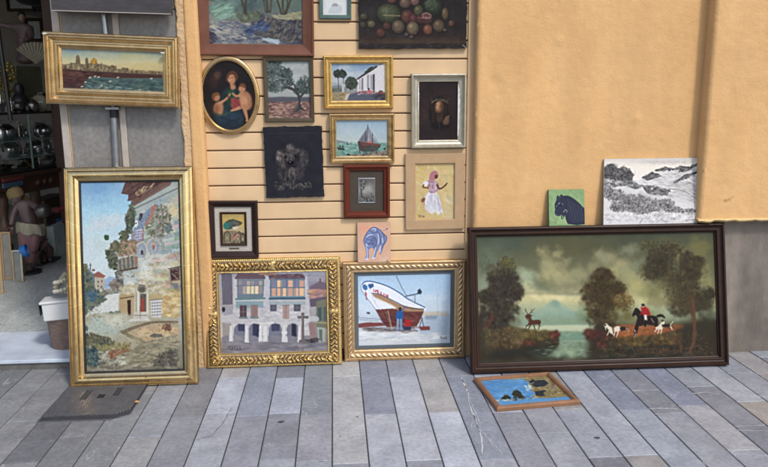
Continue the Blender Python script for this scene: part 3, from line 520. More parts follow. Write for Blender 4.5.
def art_boat():
    A = Art(351, 269, 457, 350, 4, 41); A.at(344, 262, 4.67)
    A.grad([(60, (168, 202, 232)), (150, (184, 214, 236)), (220, (206, 220, 230)), (250, (190, 204, 216)), (300, (196, 206, 214)), (380, (208, 212, 216))])
    A.cloud(350, 110, 160, 40, (182, 212, 238), .6); A.cloud(420, 170, 90, 30, (214, 226, 236), .7); A.cloud(100, 220, 60, 40, (202, 220, 236), .7)
    A.poly([(370, 236), (440, 232), (490, 240), (490, 254), (370, 252)], (206, 190, 164), .9, 2); A.poly([(400, 250), (495, 250), (495, 372), (330, 350), (360, 300)], (150, 172, 196), .6, 10); A.poly([(380, 250), (440, 250), (430, 268), (376, 268)], (120, 140, 160), .7, 3)
    A.line([(436, 150), (438, 266)], 1.5, (140, 156, 172), .6); A.line([(462, 180), (462, 262)], 1.5, (150, 160, 174), .6); A.line([(380, 232), (492, 232)], 2, (186, 176, 160), .6)
    A.line([(56, 258), (100, 262), (170, 268)], 3, (112, 132, 156), .8); A.line([(56, 268), (160, 276)], 3, (120, 120, 130), .6); A.poly([(104, 234), (120, 234), (122, 244), (108, 242)], (70, 84, 100))
    A.poly([(56, 290), (110, 282), (190, 284), (220, 296), (70, 308), (56, 302)], (128, 62, 60), .95, 1.5); A.daub([(100, 310), (330, 300), (340, 330), (110, 326)], 140, 20, [(130, 126, 128), (104, 96, 96), (160, 156, 156)], 0, 12, .7, 4)
    A.poly([(80, 100), (94, 92), (130, 92), (190, 108), (250, 140), (300, 172), (376, 212), (374, 230), (300, 240), (226, 214), (150, 224), (104, 166), (84, 130)], (232, 236, 242), 1, .3, 3)
    A.poly([(146, 222), (226, 218), (300, 228), (374, 228), (360, 262), (340, 300), (200, 304), (176, 276)], (112, 60, 56), 1, 1); A.daub([(170, 240), (360, 240), (330, 300), (200, 300)], 120, 20, [(126, 68, 62), (92, 46, 46), (104, 60, 58)], 15, 20, .5, 4)
    A.poly([(130, 150), (170, 150), (230, 184), (262, 200), (330, 214), (374, 220), (372, 232), (300, 232), (250, 226), (226, 200), (150, 170)], (170, 128, 92), .95, 1.2); A.line([(128, 146), (170, 152), (236, 184), (300, 214), (372, 220)], 3.5, (60, 58, 84), .9, 3); A.line([(150, 166), (200, 190), (244, 212)], 4, (214, 190, 150), .9)
    A.line([(84, 104), (100, 92), (134, 92), (200, 112), (262, 146), (300, 174), (378, 212)], 4.5, (46, 84, 140), .95, 4); A.line([(80, 108), (82, 130), (104, 164), (148, 224), (190, 300)], 3, (110, 120, 150), .8, 3)
    A.ell(98, 118, 11, 15, (70, 124, 178), -30); A.poly([(112, 104), (136, 100), (140, 114), (122, 126), (114, 116)], (58, 104, 160)); A.line([(100, 140), (106, 176)], 5, (170, 80, 96), .9); A.ell(103, 150, 4, 6, (200, 60, 70)); A.line([(126, 140), (150, 200), (172, 224)], 3, (186, 196, 214), .8); A.line([(120, 84), (170, 76), (230, 90), (280, 160)], 1.5, (170, 184, 204), .8, 3)
    x = 138
    for i, ch in enumerate('LME 2 178'.replace('7', '1')):
        if ch != ' ':
            for st in GL[ch]: A.line([(x+p[0]*2.0+p[1]*.2, 127+i*3.3+p[1]*1.9) for p in st], 2.6, (196, 30, 56), 1)
        x += 9 if ch != ' ' else 4
    A.line([(244, 66), (270, 120), (294, 160)], 3, (96, 112, 132), .95); A.line([(290, 160), (326, 152), (352, 146)], 5, (80, 96, 112)); A.poly([(344, 132), (354, 124), (364, 138), (360, 150), (344, 150)], (54, 66, 80)); A.line([(330, 152), (332, 192)], 5, (130, 144, 160)); A.line([(322, 160), (322, 190)], 3, (180, 190, 200)); A.line([(300, 162), (330, 166)], 4, (214, 220, 228))
    A.poly([(246, 232), (274, 228), (274, 270), (244, 272)], (40, 92, 166), 1, .3, 2); A.line([(270, 232), (284, 210)], 6, (66, 110, 176)); A.ell(262, 220, 8, 9, (70, 52, 46)); A.line([(252, 270), (250, 320)], 11, (130, 156, 186)); A.line([(266, 270), (266, 318)], 11, (116, 146, 180)); A.line([(205, 228), (226, 322)], 3, (196, 176, 150)); A.line([(196, 230), (216, 300)], 2, (186, 166, 140), .7)
    A.poly([(286, 268), (314, 270), (314, 302), (284, 302)], (180, 40, 44), 1, .3); A.poly([(276, 302), (314, 302), (312, 318), (278, 318)], (50, 60, 90)); A.line([(354, 300), (364, 264), (372, 302)], 4, (90, 96, 110)); A.poly([(346, 302), (400, 300), (402, 318), (360, 320)], (130, 60, 56), .95, 1.5); A.line([(110, 322), (190, 318), (330, 322)], 4, (100, 92, 96), .8)
    A.line([(130, 312), (250, 332), (330, 322)], 3, (190, 170, 150), .6, 3); A.daub([(56, 330), (490, 330), (490, 374), (56, 374)], 160, 34, [(214, 216, 216), (186, 198, 208), (222, 222, 220), (196, 200, 206)], 0, 12, .5, 5)
    for p in ([(448, 356), (454, 348), (456, 362)], [(460, 354), (466, 360), (470, 352)], [(474, 352), (476, 362), (482, 352)]): A.line(p, 2, (70, 80, 96), .9)
    A.soften(.2); A.grain(.08, 1.2, .16); return A
def art_skyline():
    A = Art(56, 42, 166, 98, 3.5, 51); A.at(46, 30, 5.7)
    A.grad([(85, (126, 146, 150)), (130, (146, 160, 148)), (180, (190, 182, 142)), (225, (190, 172, 122)), (250, (140, 124, 92))]); A.cloud(300, 130, 110, 24, (166, 172, 150), .6, 8); A.cloud(500, 150, 160, 26, (178, 172, 128), .6); A.cloud(150, 110, 70, 22, (120, 146, 158), .6); A.cloud(600, 120, 60, 26, (124, 142, 140), .6); A.cloud(560, 200, 100, 22, (196, 176, 122), .6)
    b = (112, 98, 76)
    A.poly([(76, 170), (96, 196), (136, 192), (140, 184), (168, 188), (172, 150), (182, 140), (192, 152), (196, 192), (222, 196), (224, 166), (232, 154), (240, 166), (242, 190), (252, 188), (256, 174), (272, 162), (288, 174), (294, 192), (312, 192), (318, 184), (322, 194), (360, 206), (374, 200), (402, 206), (404, 222), (430, 222), (432, 214), (470, 216), (474, 232), (580, 238), (590, 232), (664, 238), (664, 262), (76, 250)], b, 1, 1, 0, .35)
    A.ell(273, 178, 19, 17, (176, 136, 62), 0, .95); A.line([(273, 158), (273, 166)], 3, (120, 92, 60)); A.daub([(90, 196), (400, 206), (410, 238), (90, 224)], 220, 9, [(146, 130, 100), (98, 84, 64), (132, 114, 84), (80, 70, 58), (164, 146, 112)], 90, 10, .7, 2.5); A.daub([(430, 222), (660, 240), (660, 250), (430, 240)], 90, 8, [(120, 104, 76), (160, 136, 96), (90, 80, 64)], 90, 10, .6, 2)
    for x in (178, 186, 230, 236, 262, 284): A.line([(x, 172), (x, 192)], 2, (84, 66, 52), .7)
    A.line([(490, 232), (490, 244)], 5, (80, 74, 60)); A.line([(516, 230), (518, 246)], 7, (90, 80, 62)); A.line([(545, 232), (545, 246)], 5, (80, 74, 60))
    A.poly([(76, 218), (230, 232), (420, 244), (664, 256), (664, 276), (420, 276), (250, 268), (200, 342), (76, 340)], (70, 48, 44), 1, 2); A.daub([(80, 230), (400, 252), (240, 270), (190, 330), (80, 330)], 160, 22, [(84, 56, 50), (58, 40, 40), (96, 66, 56)], 4, 12, .5, 4)
    A.poly([(252, 268), (420, 276), (666, 276), (668, 364), (200, 344), (226, 296)], (64, 92, 90), 1, 3); A.daub([(240, 280), (664, 284), (660, 360), (210, 338)], 420, 20, [(82, 100, 94), (58, 74, 74), (96, 112, 102), (66, 84, 82), (50, 64, 66)], 4, 14, .55, 4)
    for x, y in ((225, 296), (250, 270), (280, 264), (300, 268), (205, 322), (316, 316), (410, 270), (600, 276), (366, 292)): A.ell(x, y, 8, 3.5, (196, 190, 170), -15, .85)
    A.daub([(230, 320), (400, 320), (600, 345), (640, 350), (400, 352), (220, 338)], 60, 12, [(150, 168, 156), (120, 142, 132)], 6, 10, .6, 5); A.cloud(130, 330, 60, 20, (52, 42, 42), .8)
    return A.grain(.08)
def art_river():
    A = Art(202, -42, 306, 47, 3, 61, (72, 88, 92)); A.at(195, 0, 6)
    A.grad([(-250, (120, 140, 150)), (-60, (86, 110, 104)), (40, (84, 104, 96)), (120, (108, 112, 108)), (250, (74, 84, 104))])
    A.daub([(50, -250), (650, -250), (650, -20), (50, 0)], 900, 26, [(70, 92, 76), (96, 118, 92), (56, 74, 70), (132, 142, 110), (60, 80, 96)], 60, 60, .6)
    A.cloud(180, 30, 110, 60, (108, 142, 128), .8); A.cloud(200, 95, 70, 26, (132, 158, 132), .8); A.cloud(330, 30, 90, 50, (66, 86, 88), .8); A.cloud(560, 20, 100, 60, (96, 116, 96), .7)
    A.poly([(60, 90), (130, 130), (260, 120), (330, 150), (300, 200), (480, 240), (520, 268), (60, 268)], (124, 122, 116), .9, 10, 3, 2); A.poly([(290, 190), (350, 130), (400, 90), (500, 90), (660, 80), (660, 268), (440, 240), (330, 210)], (78, 76, 82), .95, 6, 0, 2)
    A.daub([(70, 120), (330, 140), (320, 200), (480, 250), (80, 262)], 600, 26, [(154, 150, 136), (110, 114, 124), (84, 94, 118), (170, 164, 146), (66, 76, 100)], 8, 18, .65, 4)
    A.daub([(330, 150), (400, 90), (650, 100), (650, 260), (450, 230)], 700, 18, [(92, 86, 84), (62, 60, 70), (116, 104, 92), (54, 56, 76), (100, 100, 88)], -30, 60, .6, 3); A.daub([(290, 190), (400, 120), (460, 170), (330, 200)], 90, 22, [(64, 84, 130), (80, 100, 140), (50, 62, 96)], -35, 20, .75, 4)
    A.daub([(460, 96), (640, 70), (640, 110), (520, 120)], 130, 20, [(150, 146, 104), (120, 122, 92), (170, 160, 120)], 5, 20, .7, 4); A.daub([(400, 230), (500, 240), (480, 262)], 40, 24, [(170, 186, 190), (140, 160, 172)], 20, 20, .7, 4); A.daub([(60, 60), (140, 130), (70, 140)], 60, 24, [(150, 152, 140), (120, 130, 120)], 60, 20, .7, 4)
    A.daub([(60, 170), (120, 200), (120, 260), (70, 262)], 120, 18, [(60, 66, 90), (80, 80, 90), (50, 50, 72)], 20, 30, .7, 4); A.daub([(250, 90), (380, 60), (380, 110), (290, 130)], 100, 20, [(84, 96, 76), (104, 112, 84)], 30, 40, .6); A.daub([(100, 40), (200, 30), (240, 110), (150, 116)], 140, 28, [(90, 140, 112), (120, 160, 140), (150, 176, 156)], -20, 20, .45, 4); A.ell(85, 15, 22, 12, (150, 110, 84), 0, .6, .5)
    for p in ([(300, 76), (290, 30), (262, -40)], [(306, 76), (304, 20), (318, -60)], [(426, 70), (418, 20), (402, -80)], [(436, 70), (432, 10), (424, -90)], [(450, 70), (456, 10), (470, -80)], [(520, 82), (500, 20), (470, -60)], [(530, 82), (526, 20), (534, -80)], [(545, 80), (570, 10), (600, -70)], [(538, 82), (556, 30), (550, -70)]): A.line(p, (15, 9), (70, 66, 52), .95, 3)
    for p in ([(424, 66), (420, 10)], [(528, 76), (508, 14)], [(448, 60), (456, 4)]): A.line(p, 4, (130, 122, 96), .6)
    for i in range(30): x = A.r.uniform(80, 620); A.line([(x, -250), (x+A.r.uniform(-30, 30), -60)], 8, (60, 58, 48), .5)
    return A.grain(.14, 1.2, .28)
def art_oval():
    A = Art(200, 56, 262, 134, 4, 71, (34, 30, 32)); A.at(195, 54, 5.7)
    A.cloud(120, 300, 70, 60, (54, 38, 28), .7); A.cloud(250, 120, 130, 60, (40, 36, 38), .6); sk = (196, 140, 104)
    A.poly([(110, 300), (170, 200), (215, 190), (250, 200), (280, 300), (270, 400), (200, 430), (120, 390)], (36, 50, 54), 1, 4, 3); A.poly([(120, 330), (200, 320), (270, 350), (250, 410), (150, 410)], (44, 62, 78), .9, 6, 3); A.poly([(178, 220), (222, 206), (236, 260), (196, 300)], (48, 78, 58), .95, 4, 3); A.poly([(205, 250), (262, 262), (270, 300), (214, 316)], (156, 74, 72), .95, 3, 3)
    A.ell(209, 140, 24, 31, sk, -12, 1, .3); A.poly([(176, 140), (190, 104), (222, 96), (246, 124), (238, 150), (222, 118), (196, 122), (182, 156)], (96, 62, 42), 1, 2, 3); A.poly([(200, 166), (224, 166), (232, 196), (206, 202)], (190, 136, 104), 1, 3, 2); A.ell(203, 146, 9, 12, (214, 160, 122), 0, .6, .6)
    for e in ((198, 137), (212, 134)): A.ell(*e, 4, 2, (60, 40, 36), 0, .9)
    A.ell(205, 157, 4, 2, (160, 76, 66)); A.ell(202, 146, 2, 3, (170, 110, 84))
    # an infant sitting in her lap
    A.ell(268, 196, 20, 22, sk, 10, 1, .3); A.poly([(250, 190), (256, 170), (280, 168), (292, 188), (286, 196), (262, 184)], (110, 72, 42), 1, 2, 3); A.poly([(252, 222), (290, 212), (318, 240), (322, 300), (290, 320), (262, 290)], (204, 146, 108), 1, 4, 3); A.ell(296, 262, 14, 26, (220, 166, 126), 0, .5, .6)
    A.line([(262, 232), (236, 240), (214, 224)], (17, 9), sk, 1, 3); A.line([(280, 300), (290, 340), (298, 372)], (26, 11), (190, 132, 98), 1, 3); A.line([(268, 300), (240, 312), (214, 320)], (22, 11), (198, 140, 104), 1, 3); A.ell(296, 380, 9, 6, sk, 50); A.ell(210, 322, 8, 5, sk)
    # a second child at the left reaching up
    A.ell(122, 246, 20, 22, (186, 128, 92), 0, 1, .3); A.poly([(96, 250), (102, 224), (132, 218), (140, 236), (116, 238), (110, 268)], (120, 78, 42), 1, 2, 3); A.poly([(112, 284), (146, 270), (162, 300), (150, 350), (108, 330)], (182, 126, 90), 1, 4, 3); A.line([(142, 280), (178, 256), (200, 228)], (17, 9), (194, 136, 100), 1, 3)
    A.line([(110, 332), (150, 350), (200, 330)], 12, (60, 84, 60), .8, 3, .6)
    A.poly([(270, 214), (300, 220), (322, 250), (326, 300), (296, 316), (300, 260)], (120, 72, 52), .45, 8, 3); A.poly([(110, 300), (132, 292), (130, 340), (106, 330)], (100, 60, 44), .5, 8, 3); A.line([(224, 110), (232, 150), (222, 172)], 10, (90, 56, 42), .5, 3, 1.5); A.cloud(110, 140, 40, 60, (74, 50, 40), .5); A.ell(128, 120, 18, 22, (110, 76, 58), 0, .6, .8)
    A.line([(180, 230), (200, 270), (190, 330)], 8, (28, 44, 36), .6, 3, 1); A.line([(150, 360), (210, 380), (250, 370)], 10, (26, 38, 50), .6, 3, 1.5); A.line([(225, 262), (250, 284), (262, 306)], 6, (120, 50, 50), .6, 3, 1); A.cloud(190, 400, 90, 30, (28, 34, 42), .6); A.soften(.35); A.I = A.I*.9; return A.grain(.14)
def art_olive():
    A = Art(265, 58, 313, 121, 4, 81); A.at(260, 54, 6.48); A.grad([(40, (140, 148, 148)), (150, (168, 172, 168)), (275, (158, 160, 156)), (284, (104, 104, 108)), (310, (112, 92, 88)), (430, (128, 96, 86))])
    A.cloud(230, 80, 100, 30, (184, 186, 180), .7); A.cloud(270, 160, 70, 60, (176, 180, 176), .7); A.poly([(48, 286), (130, 276), (326, 282), (326, 308), (48, 312)], (84, 84, 92), .9, 4)
    A.daub([(48, 316), (328, 312), (328, 424), (48, 430)], 500, 17, [(142, 102, 90), (110, 78, 74), (160, 128, 112), (90, 70, 68), (176, 150, 134)], 0, 30, .6, 3)
    G = [(84, 96, 92), (62, 74, 72), (104, 114, 106), (50, 58, 58)]
    for e in ((90, 90, 50, 46), (70, 150, 40, 50), (130, 130, 60, 50), (110, 210, 60, 40), (175, 130, 36, 36), (180, 185, 40, 34), (70, 210, 30, 30), (290, 190, 36, 52), (262, 210, 34, 40), (300, 235, 30, 20), (245, 240, 26, 18), (100, 55, 40, 16)):
        A.cloud(*e, (82, 92, 88), .65); A.daub(('e', *e), 110, 11, G, 30, 180, .65)
    t = (66, 64, 64); A.poly([(215, 374), (236, 340), (246, 300), (240, 266), (218, 240), (180, 226), (176, 212), (206, 214), (224, 224), (216, 190), (226, 196), (242, 236), (258, 268), (276, 250), (300, 226), (304, 234), (274, 274), (262, 300), (268, 340), (302, 372), (262, 362), (240, 376)], t, 1, .6, 2)
    A.line([(250, 300), (246, 330), (226, 368)], 4, (120, 118, 116), .6); A.line([(258, 300), (258, 350)], 3, (40, 38, 40), .8); A.line([(190, 216), (150, 190), (110, 170)], 4, t, .8); A.line([(218, 200), (196, 160), (190, 120)], 4, t, .8); A.line([(282, 246), (290, 200), (288, 160)], 4, t, .7)
    A.poly([(210, 376), (300, 374), (310, 390), (200, 388)], (84, 62, 62), .7, 5); return A.grain(.08)
def art_fruit():
    A = Art(357, -24, 469, 50, 3, 91, (40, 33, 33)); A.at(355, 0, 6.68); A.grad([(-170, (34, 28, 30)), (200, (44, 36, 36)), (262, (62, 44, 34)), (284, (84, 60, 42)), (292, (50, 40, 38)), (340, (40, 36, 40))])
    A.cloud(90, 120, 80, 150, (62, 60, 60), .6); A.cloud(260, 240, 200, 26, (60, 54, 56), .6); A.poly([(30, 262), (700, 252), (700, 284), (30, 288)], (96, 66, 44), .6, 8)
    def fr(x, y, rx, ry, c, rot=0):
        A.ell(x+4, y+6, rx*1.08, ry*1.05, (26, 20, 22), rot, .8, .3); A.ell(x, y, rx, ry, [v*.62 for v in c], rot, 1, .12); A.ell(x-rx*.12, y-ry*.12, rx*.78, ry*.78, c, rot, .85, .5); A.ell(x-rx*.3, y-ry*.35, rx*.32, ry*.28, [min(255, v*1.3+20) for v in c], rot, .6, .8)
    fr(225, 90, 78, 68, (84, 96, 60))
    for i in range(7): a = -1.2+i*.4; A.line([(200, 100), (200+60*math.cos(a), 96+62*math.sin(a))], 4, (140, 142, 96), .5)
    A.line([(190, 100), (250, 104), (300, 104)], 7, (190, 176, 110), .7); fr(520, 40, 62, 66, (52, 72, 46)); A.daub(('e', 510, 30, 40, 40), 70, 9, [(110, 122, 84), (80, 96, 62)], 0, 180, .5)
    fr(60, 110, 26, 22, (92, 90, 60)); fr(110, 160, 26, 24, (134, 124, 78)); fr(55, 165, 22, 22, (84, 80, 56)); fr(335, 20, 38, 34, (130, 96, 76)); fr(400, 8, 30, 30, (150, 96, 84)); fr(245, 0, 30, 22, (136, 72, 54)); fr(350, 110, 42, 46, (122, 64, 50)); fr(392, 130, 34, 44, (112, 50, 48)); fr(425, 70, 32, 36, (104, 98, 60)); fr(440, 128, 36, 30, (96, 44, 44))
    A.ell(480, 118, 36, 40, (90, 44, 44)); A.ell(478, 104, 32, 22, (176, 132, 118), 10, .9); A.ell(478, 108, 24, 14, (116, 50, 52), 10); A.daub(('e', 478, 110, 24, 14), 30, 5, [(190, 110, 104), (130, 50, 56)], 0, 180, .8, 1.2); A.line([(446, 120), (500, 116)], 5, (206, 180, 150), .8)
    fr(288, 178, 42, 44, (138, 112, 78)); fr(212, 172, 26, 24, (138, 72, 50)); fr(172, 218, 30, 30, (150, 66, 46)); fr(386, 188, 40, 44, (146, 122, 80)); fr(486, 198, 30, 36, (164, 84, 52)); fr(560, 172, 38, 42, (124, 96, 60)); fr(602, 92, 22, 42, (124, 94, 52)); fr(644, 156, 20, 22, (116, 70, 52)); fr(345, 230, 15, 14, (96, 84, 90)); fr(378, 246, 16, 12, (110, 80, 70)); fr(404, 220, 12, 12, (120, 84, 70)); fr(600, 200, 12, 10, (110, 90, 80))
    for i in range(26): x, y = A.r.uniform(30, 700), A.r.uniform(0, 320); A.line([(x, y), (x+A.r.randn()*4, y+A.r.uniform(10, 60))], 1.6, (110, 104, 100), .3)
    A.daub([(30, 290), (700, 290), (700, 318), (30, 318)], 60, 12, [(84, 84, 92), (56, 52, 58)], 0, 20, .5, 4); A.line([(720, 300), (742, 318)], 7, (186, 176, 160), .8); A.cloud(150, 200, 200, 90, (50, 40, 34), .35); A.I = A.I*.70+np.array((50, 40, 34))/255*.2; return A.grain(.16, 1.2, .30)
def art_house():
    A = Art(329, 60, 388, 102, 4, 101); A.at(320, 50, 7.53); A.grad([(92, (128, 152, 178)), (150, (150, 168, 184)), (230, (176, 184, 186)), (300, (150, 152, 150)), (330, (128, 122, 118)), (380, (110, 108, 112))])
    A.cloud(190, 130, 70, 30, (186, 192, 196), .7); A.cloud(330, 120, 60, 26, (124, 148, 176), .6); A.cloud(240, 180, 90, 26, (190, 194, 194), .7); A.poly([(80, 270), (150, 262), (200, 290), (200, 320), (80, 316)], (120, 124, 128), .9, 3); A.poly([(84, 250), (120, 246), (160, 262), (90, 270)], (150, 158, 164), .7, 3)
    A.poly([(280, 222), (400, 140), (496, 96), (496, 320), (410, 318), (282, 316)], (206, 202, 202), 1, .5); A.poly([(276, 216), (340, 170), (460, 96), (494, 96), (420, 136), (284, 224)], (72, 66, 66), 1, 1); A.daub([(340, 170), (380, 130), (420, 128), (380, 160)], 60, 12, [(60, 66, 58), (76, 78, 66)], -30, 40, .8)
    for p, c in (([(398, 184), (412, 180), (412, 306), (398, 306)], (60, 56, 60)), ([(380, 190), (396, 186), (396, 300), (380, 298)], (150, 150, 156)), ([(354, 186), (368, 184), (368, 292), (356, 290)], (140, 140, 146)), ([(314, 212), (324, 208), (324, 302), (314, 302)], (110, 108, 112)), ([(296, 222), (304, 218), (304, 296), (296, 296)], (150, 148, 150))): A.poly(p, c, 1)
    A.poly([(430, 110), (494, 100), (494, 300), (430, 306)], (212, 208, 208), .8, 3); A.poly([(210, 340), (290, 316), (496, 320), (496, 380), (200, 378)], (86, 90, 104), 1, 3); A.poly([(80, 320), (210, 316), (200, 378), (80, 378)], (156, 140, 108), 1, 3); A.poly([(196, 336), (226, 322), (206, 376), (184, 376)], (196, 184, 166), .9, 2); A.daub([(84, 320), (190, 322), (180, 376), (84, 376)], 90, 13, [(172, 156, 120), (128, 116, 86), (110, 100, 80)], 5, 20, .6, 4)
    g = (54, 60, 56)
    for x, y in ((132, 178), (170, 180)): A.line([(x+5, 210), (x+8, 310)], 4, (70, 66, 62)); A.daub(('e', x, y, 24, 28), 90, 13, [g, (44, 50, 48), (66, 74, 66)], 0, 180, .85)
    A.daub(('e', 234, 248, 42, 44), 200, 14, [(58, 66, 58), (76, 86, 74), (46, 52, 48)], 0, 180, .8); A.daub([(84, 290), (160, 286), (160, 312), (84, 312)], 50, 12, [(84, 86, 76), (104, 104, 92)], 0, 20, .6); A.poly([(164, 260), (180, 250), (184, 318), (166, 318)], (186, 184, 180), .9, 1)
    A.daub([(284, 312), (420, 308), (420, 330), (290, 334)], 90, 11, [(150, 90, 90), (170, 140, 140), (100, 70, 76), (200, 190, 190)], 0, 60, .75); A.ell(366, 292, 7, 8, (50, 34, 38)); A.poly([(358, 300), (378, 298), (384, 314), (358, 316)], (176, 80, 86), .9); A.daub(('e', 456, 334, 26, 24), 60, 12, [(156, 90, 84), (120, 60, 60), (84, 90, 70)], 0, 180, .75); A.daub([(400, 340), (496, 330), (496, 376), (400, 376)], 60, 14, [(56, 60, 66), (76, 78, 84)], 0, 20, .6, 3)
    return A.grain(.08)
def art_ship():
    A = Art(333, 118, 391, 158, 4, 111); A.at(324, 108, 7.79); A.grad([(90, (148, 170, 186)), (200, (170, 186, 190)), (262, (182, 192, 184)), (275, (140, 170, 160)), (375, (104, 142, 130))])
    A.cloud(200, 170, 120, 50, (176, 188, 192), .6); A.cloud(430, 220, 70, 50, (164, 180, 190), .6); A.poly([(88, 246), (130, 252), (180, 264), (180, 272), (88, 274)], (120, 134, 136), .9, 2); A.daub([(90, 274), (505, 274), (505, 370), (90, 376)], 500, 15, [(120, 160, 146), (92, 134, 124), (146, 180, 162), (80, 118, 112)], 0, 12, .55, 4)
    A.poly([(264, 262), (280, 256), (300, 288), (430, 290), (444, 282), (440, 300), (406, 336), (300, 340), (284, 330)], (78, 58, 56), .95, 1.5); A.poly([(280, 256), (305, 262), (400, 276), (444, 284), (430, 296), (300, 292)], (104, 72, 66), 1, 1)
    for p, c in (([(334, 160), (336, 268), (272, 258), (300, 216)], (112, 112, 122)), ([(346, 150), (376, 220), (420, 276), (352, 270)], (130, 130, 138)), ([(322, 200), (332, 176), (334, 262), (316, 256)], (86, 84, 92))): A.poly(p, c, .95, 1)
    A.line([(340, 130), (342, 272)], 5, (66, 54, 52)); A.line([(376, 200), (378, 276)], 5, (84, 60, 56)); A.line([(340, 142), (434, 288)], 2, (80, 72, 76)); A.line([(340, 150), (266, 260)], 2, (80, 72, 76)); A.line([(300, 220), (300, 256)], 2, (60, 56, 62)); A.line([(288, 236), (288, 256)], 2, (60, 56, 62)); A.poly([(340, 262), (366, 260), (364, 274), (340, 274)], (196, 90, 76), .95); A.daub([(310, 310), (430, 300), (420, 340), (310, 350)], 60, 14, [(70, 92, 88), (60, 76, 76)], 0, 15, .6, 4); A.line([(266, 262), (282, 352)], 7, (62, 48, 48), .9)
    A.poly([(102, 306), (162, 312), (156, 328), (112, 326)], (60, 60, 60), .95, 1); A.ell(126, 298, 6, 9, (70, 56, 54)); A.ell(146, 300, 6, 9, (60, 52, 54)); A.line([(182, 268), (182, 288)], 6, (56, 56, 58)); A.line([(214, 262), (215, 290)], 3, (104, 110, 112))
    A.poly([(180, 372), (300, 356), (440, 334), (505, 330), (505, 376), (180, 376)], (128, 122, 110), .9, 3, 0, .6); A.daub([(180, 366), (460, 344), (500, 370), (190, 374)], 70, 14, [(96, 88, 78), (150, 142, 122), (70, 64, 60)], 0, 30, .6, 3); A.ell(474, 318, 9, 8, (76, 60, 54)); A.ell(190, 362, 14, 7, (60, 56, 52)); A.ell(408, 344, 6, 6, (70, 56, 52)); A.line([(456, 226), (462, 240)], 2, (110, 120, 130), .6)
    return A.grain(.08)
def art_crown():
    A = Art(417, 79, 461, 140, 4, 121, (42, 33, 33)); A.at(408, 70, 5.84); A.cloud(180, 180, 110, 90, (52, 40, 38), .6); A.cloud(100, 260, 34, 70, (66, 46, 38), .6); A.cloud(240, 330, 60, 50, (34, 27, 28), .7)
    A.poly([(130, 200), (146, 166), (190, 156), (228, 176), (240, 230), (246, 300), (226, 340), (150, 345), (128, 300), (122, 250)], (26, 21, 21), .9, 7, 3)
    A.ell(182, 216, 24, 36, (134, 98, 70), 14, .95, .3); A.ell(174, 206, 15, 20, (176, 134, 96), 14, .75, .7); A.ell(186, 276, 18, 26, (84, 60, 46), 10, .6, .5); A.poly([(192, 184), (212, 196), (212, 250), (192, 262), (190, 226)], (62, 43, 35), .75, 6, 3)
    A.line([(160, 206), (170, 204)], 3, (58, 38, 32), .9); A.line([(182, 212), (194, 214)], 3, (52, 34, 28), .9); A.line([(175, 204), (170, 224), (177, 228)], 3, (176, 136, 98), .7, 3); A.line([(168, 238), (182, 241)], 3, (86, 42, 36), .9)
    A.poly([(160, 240), (170, 246), (184, 246), (196, 242), (194, 268), (178, 286), (166, 268)], (50, 34, 28), .9, 4, 3)
    for i in range(26): x = (134+i*1.1) if i % 2 else (208+i*1.1); A.line([(x, 196+A.r.randn()*6), (x+A.r.randn()*5, 250), (x+A.r.randn()*8, 306)], 3, ((44, 32, 28), (66, 48, 38), (30, 24, 24))[i % 3], .5, 3)
    A.line([(138, 196), (160, 180), (196, 178), (228, 192)], 5, (92, 80, 62), .8, 3); A.line([(138, 188), (166, 172), (204, 172), (230, 184)], 4, (112, 100, 78), .7, 3)
    for i in range(22):
        t = A.r.rand(); x, y = 138+92*t, 190-16*math.sin(t*3.1); A.line([(x, y), (x+A.r.randn()*9, y-12+A.r.randn()*7)], 2, ((116, 104, 84), (84, 74, 60))[i % 2], .7)
    for k in range(4): A.line([(214+k*7, 296-k*3), (222+k*6, 272-k*2)], 5, (122, 92, 70), .75)
    A.poly([(206, 292), (238, 284), (236, 314), (210, 318)], (104, 78, 60), .8, 4, 3); A.line([(176, 292), (184, 336), (176, 356)], 4, (64, 62, 48), .6, 3); A.soften(.2); return A.grain(.12)
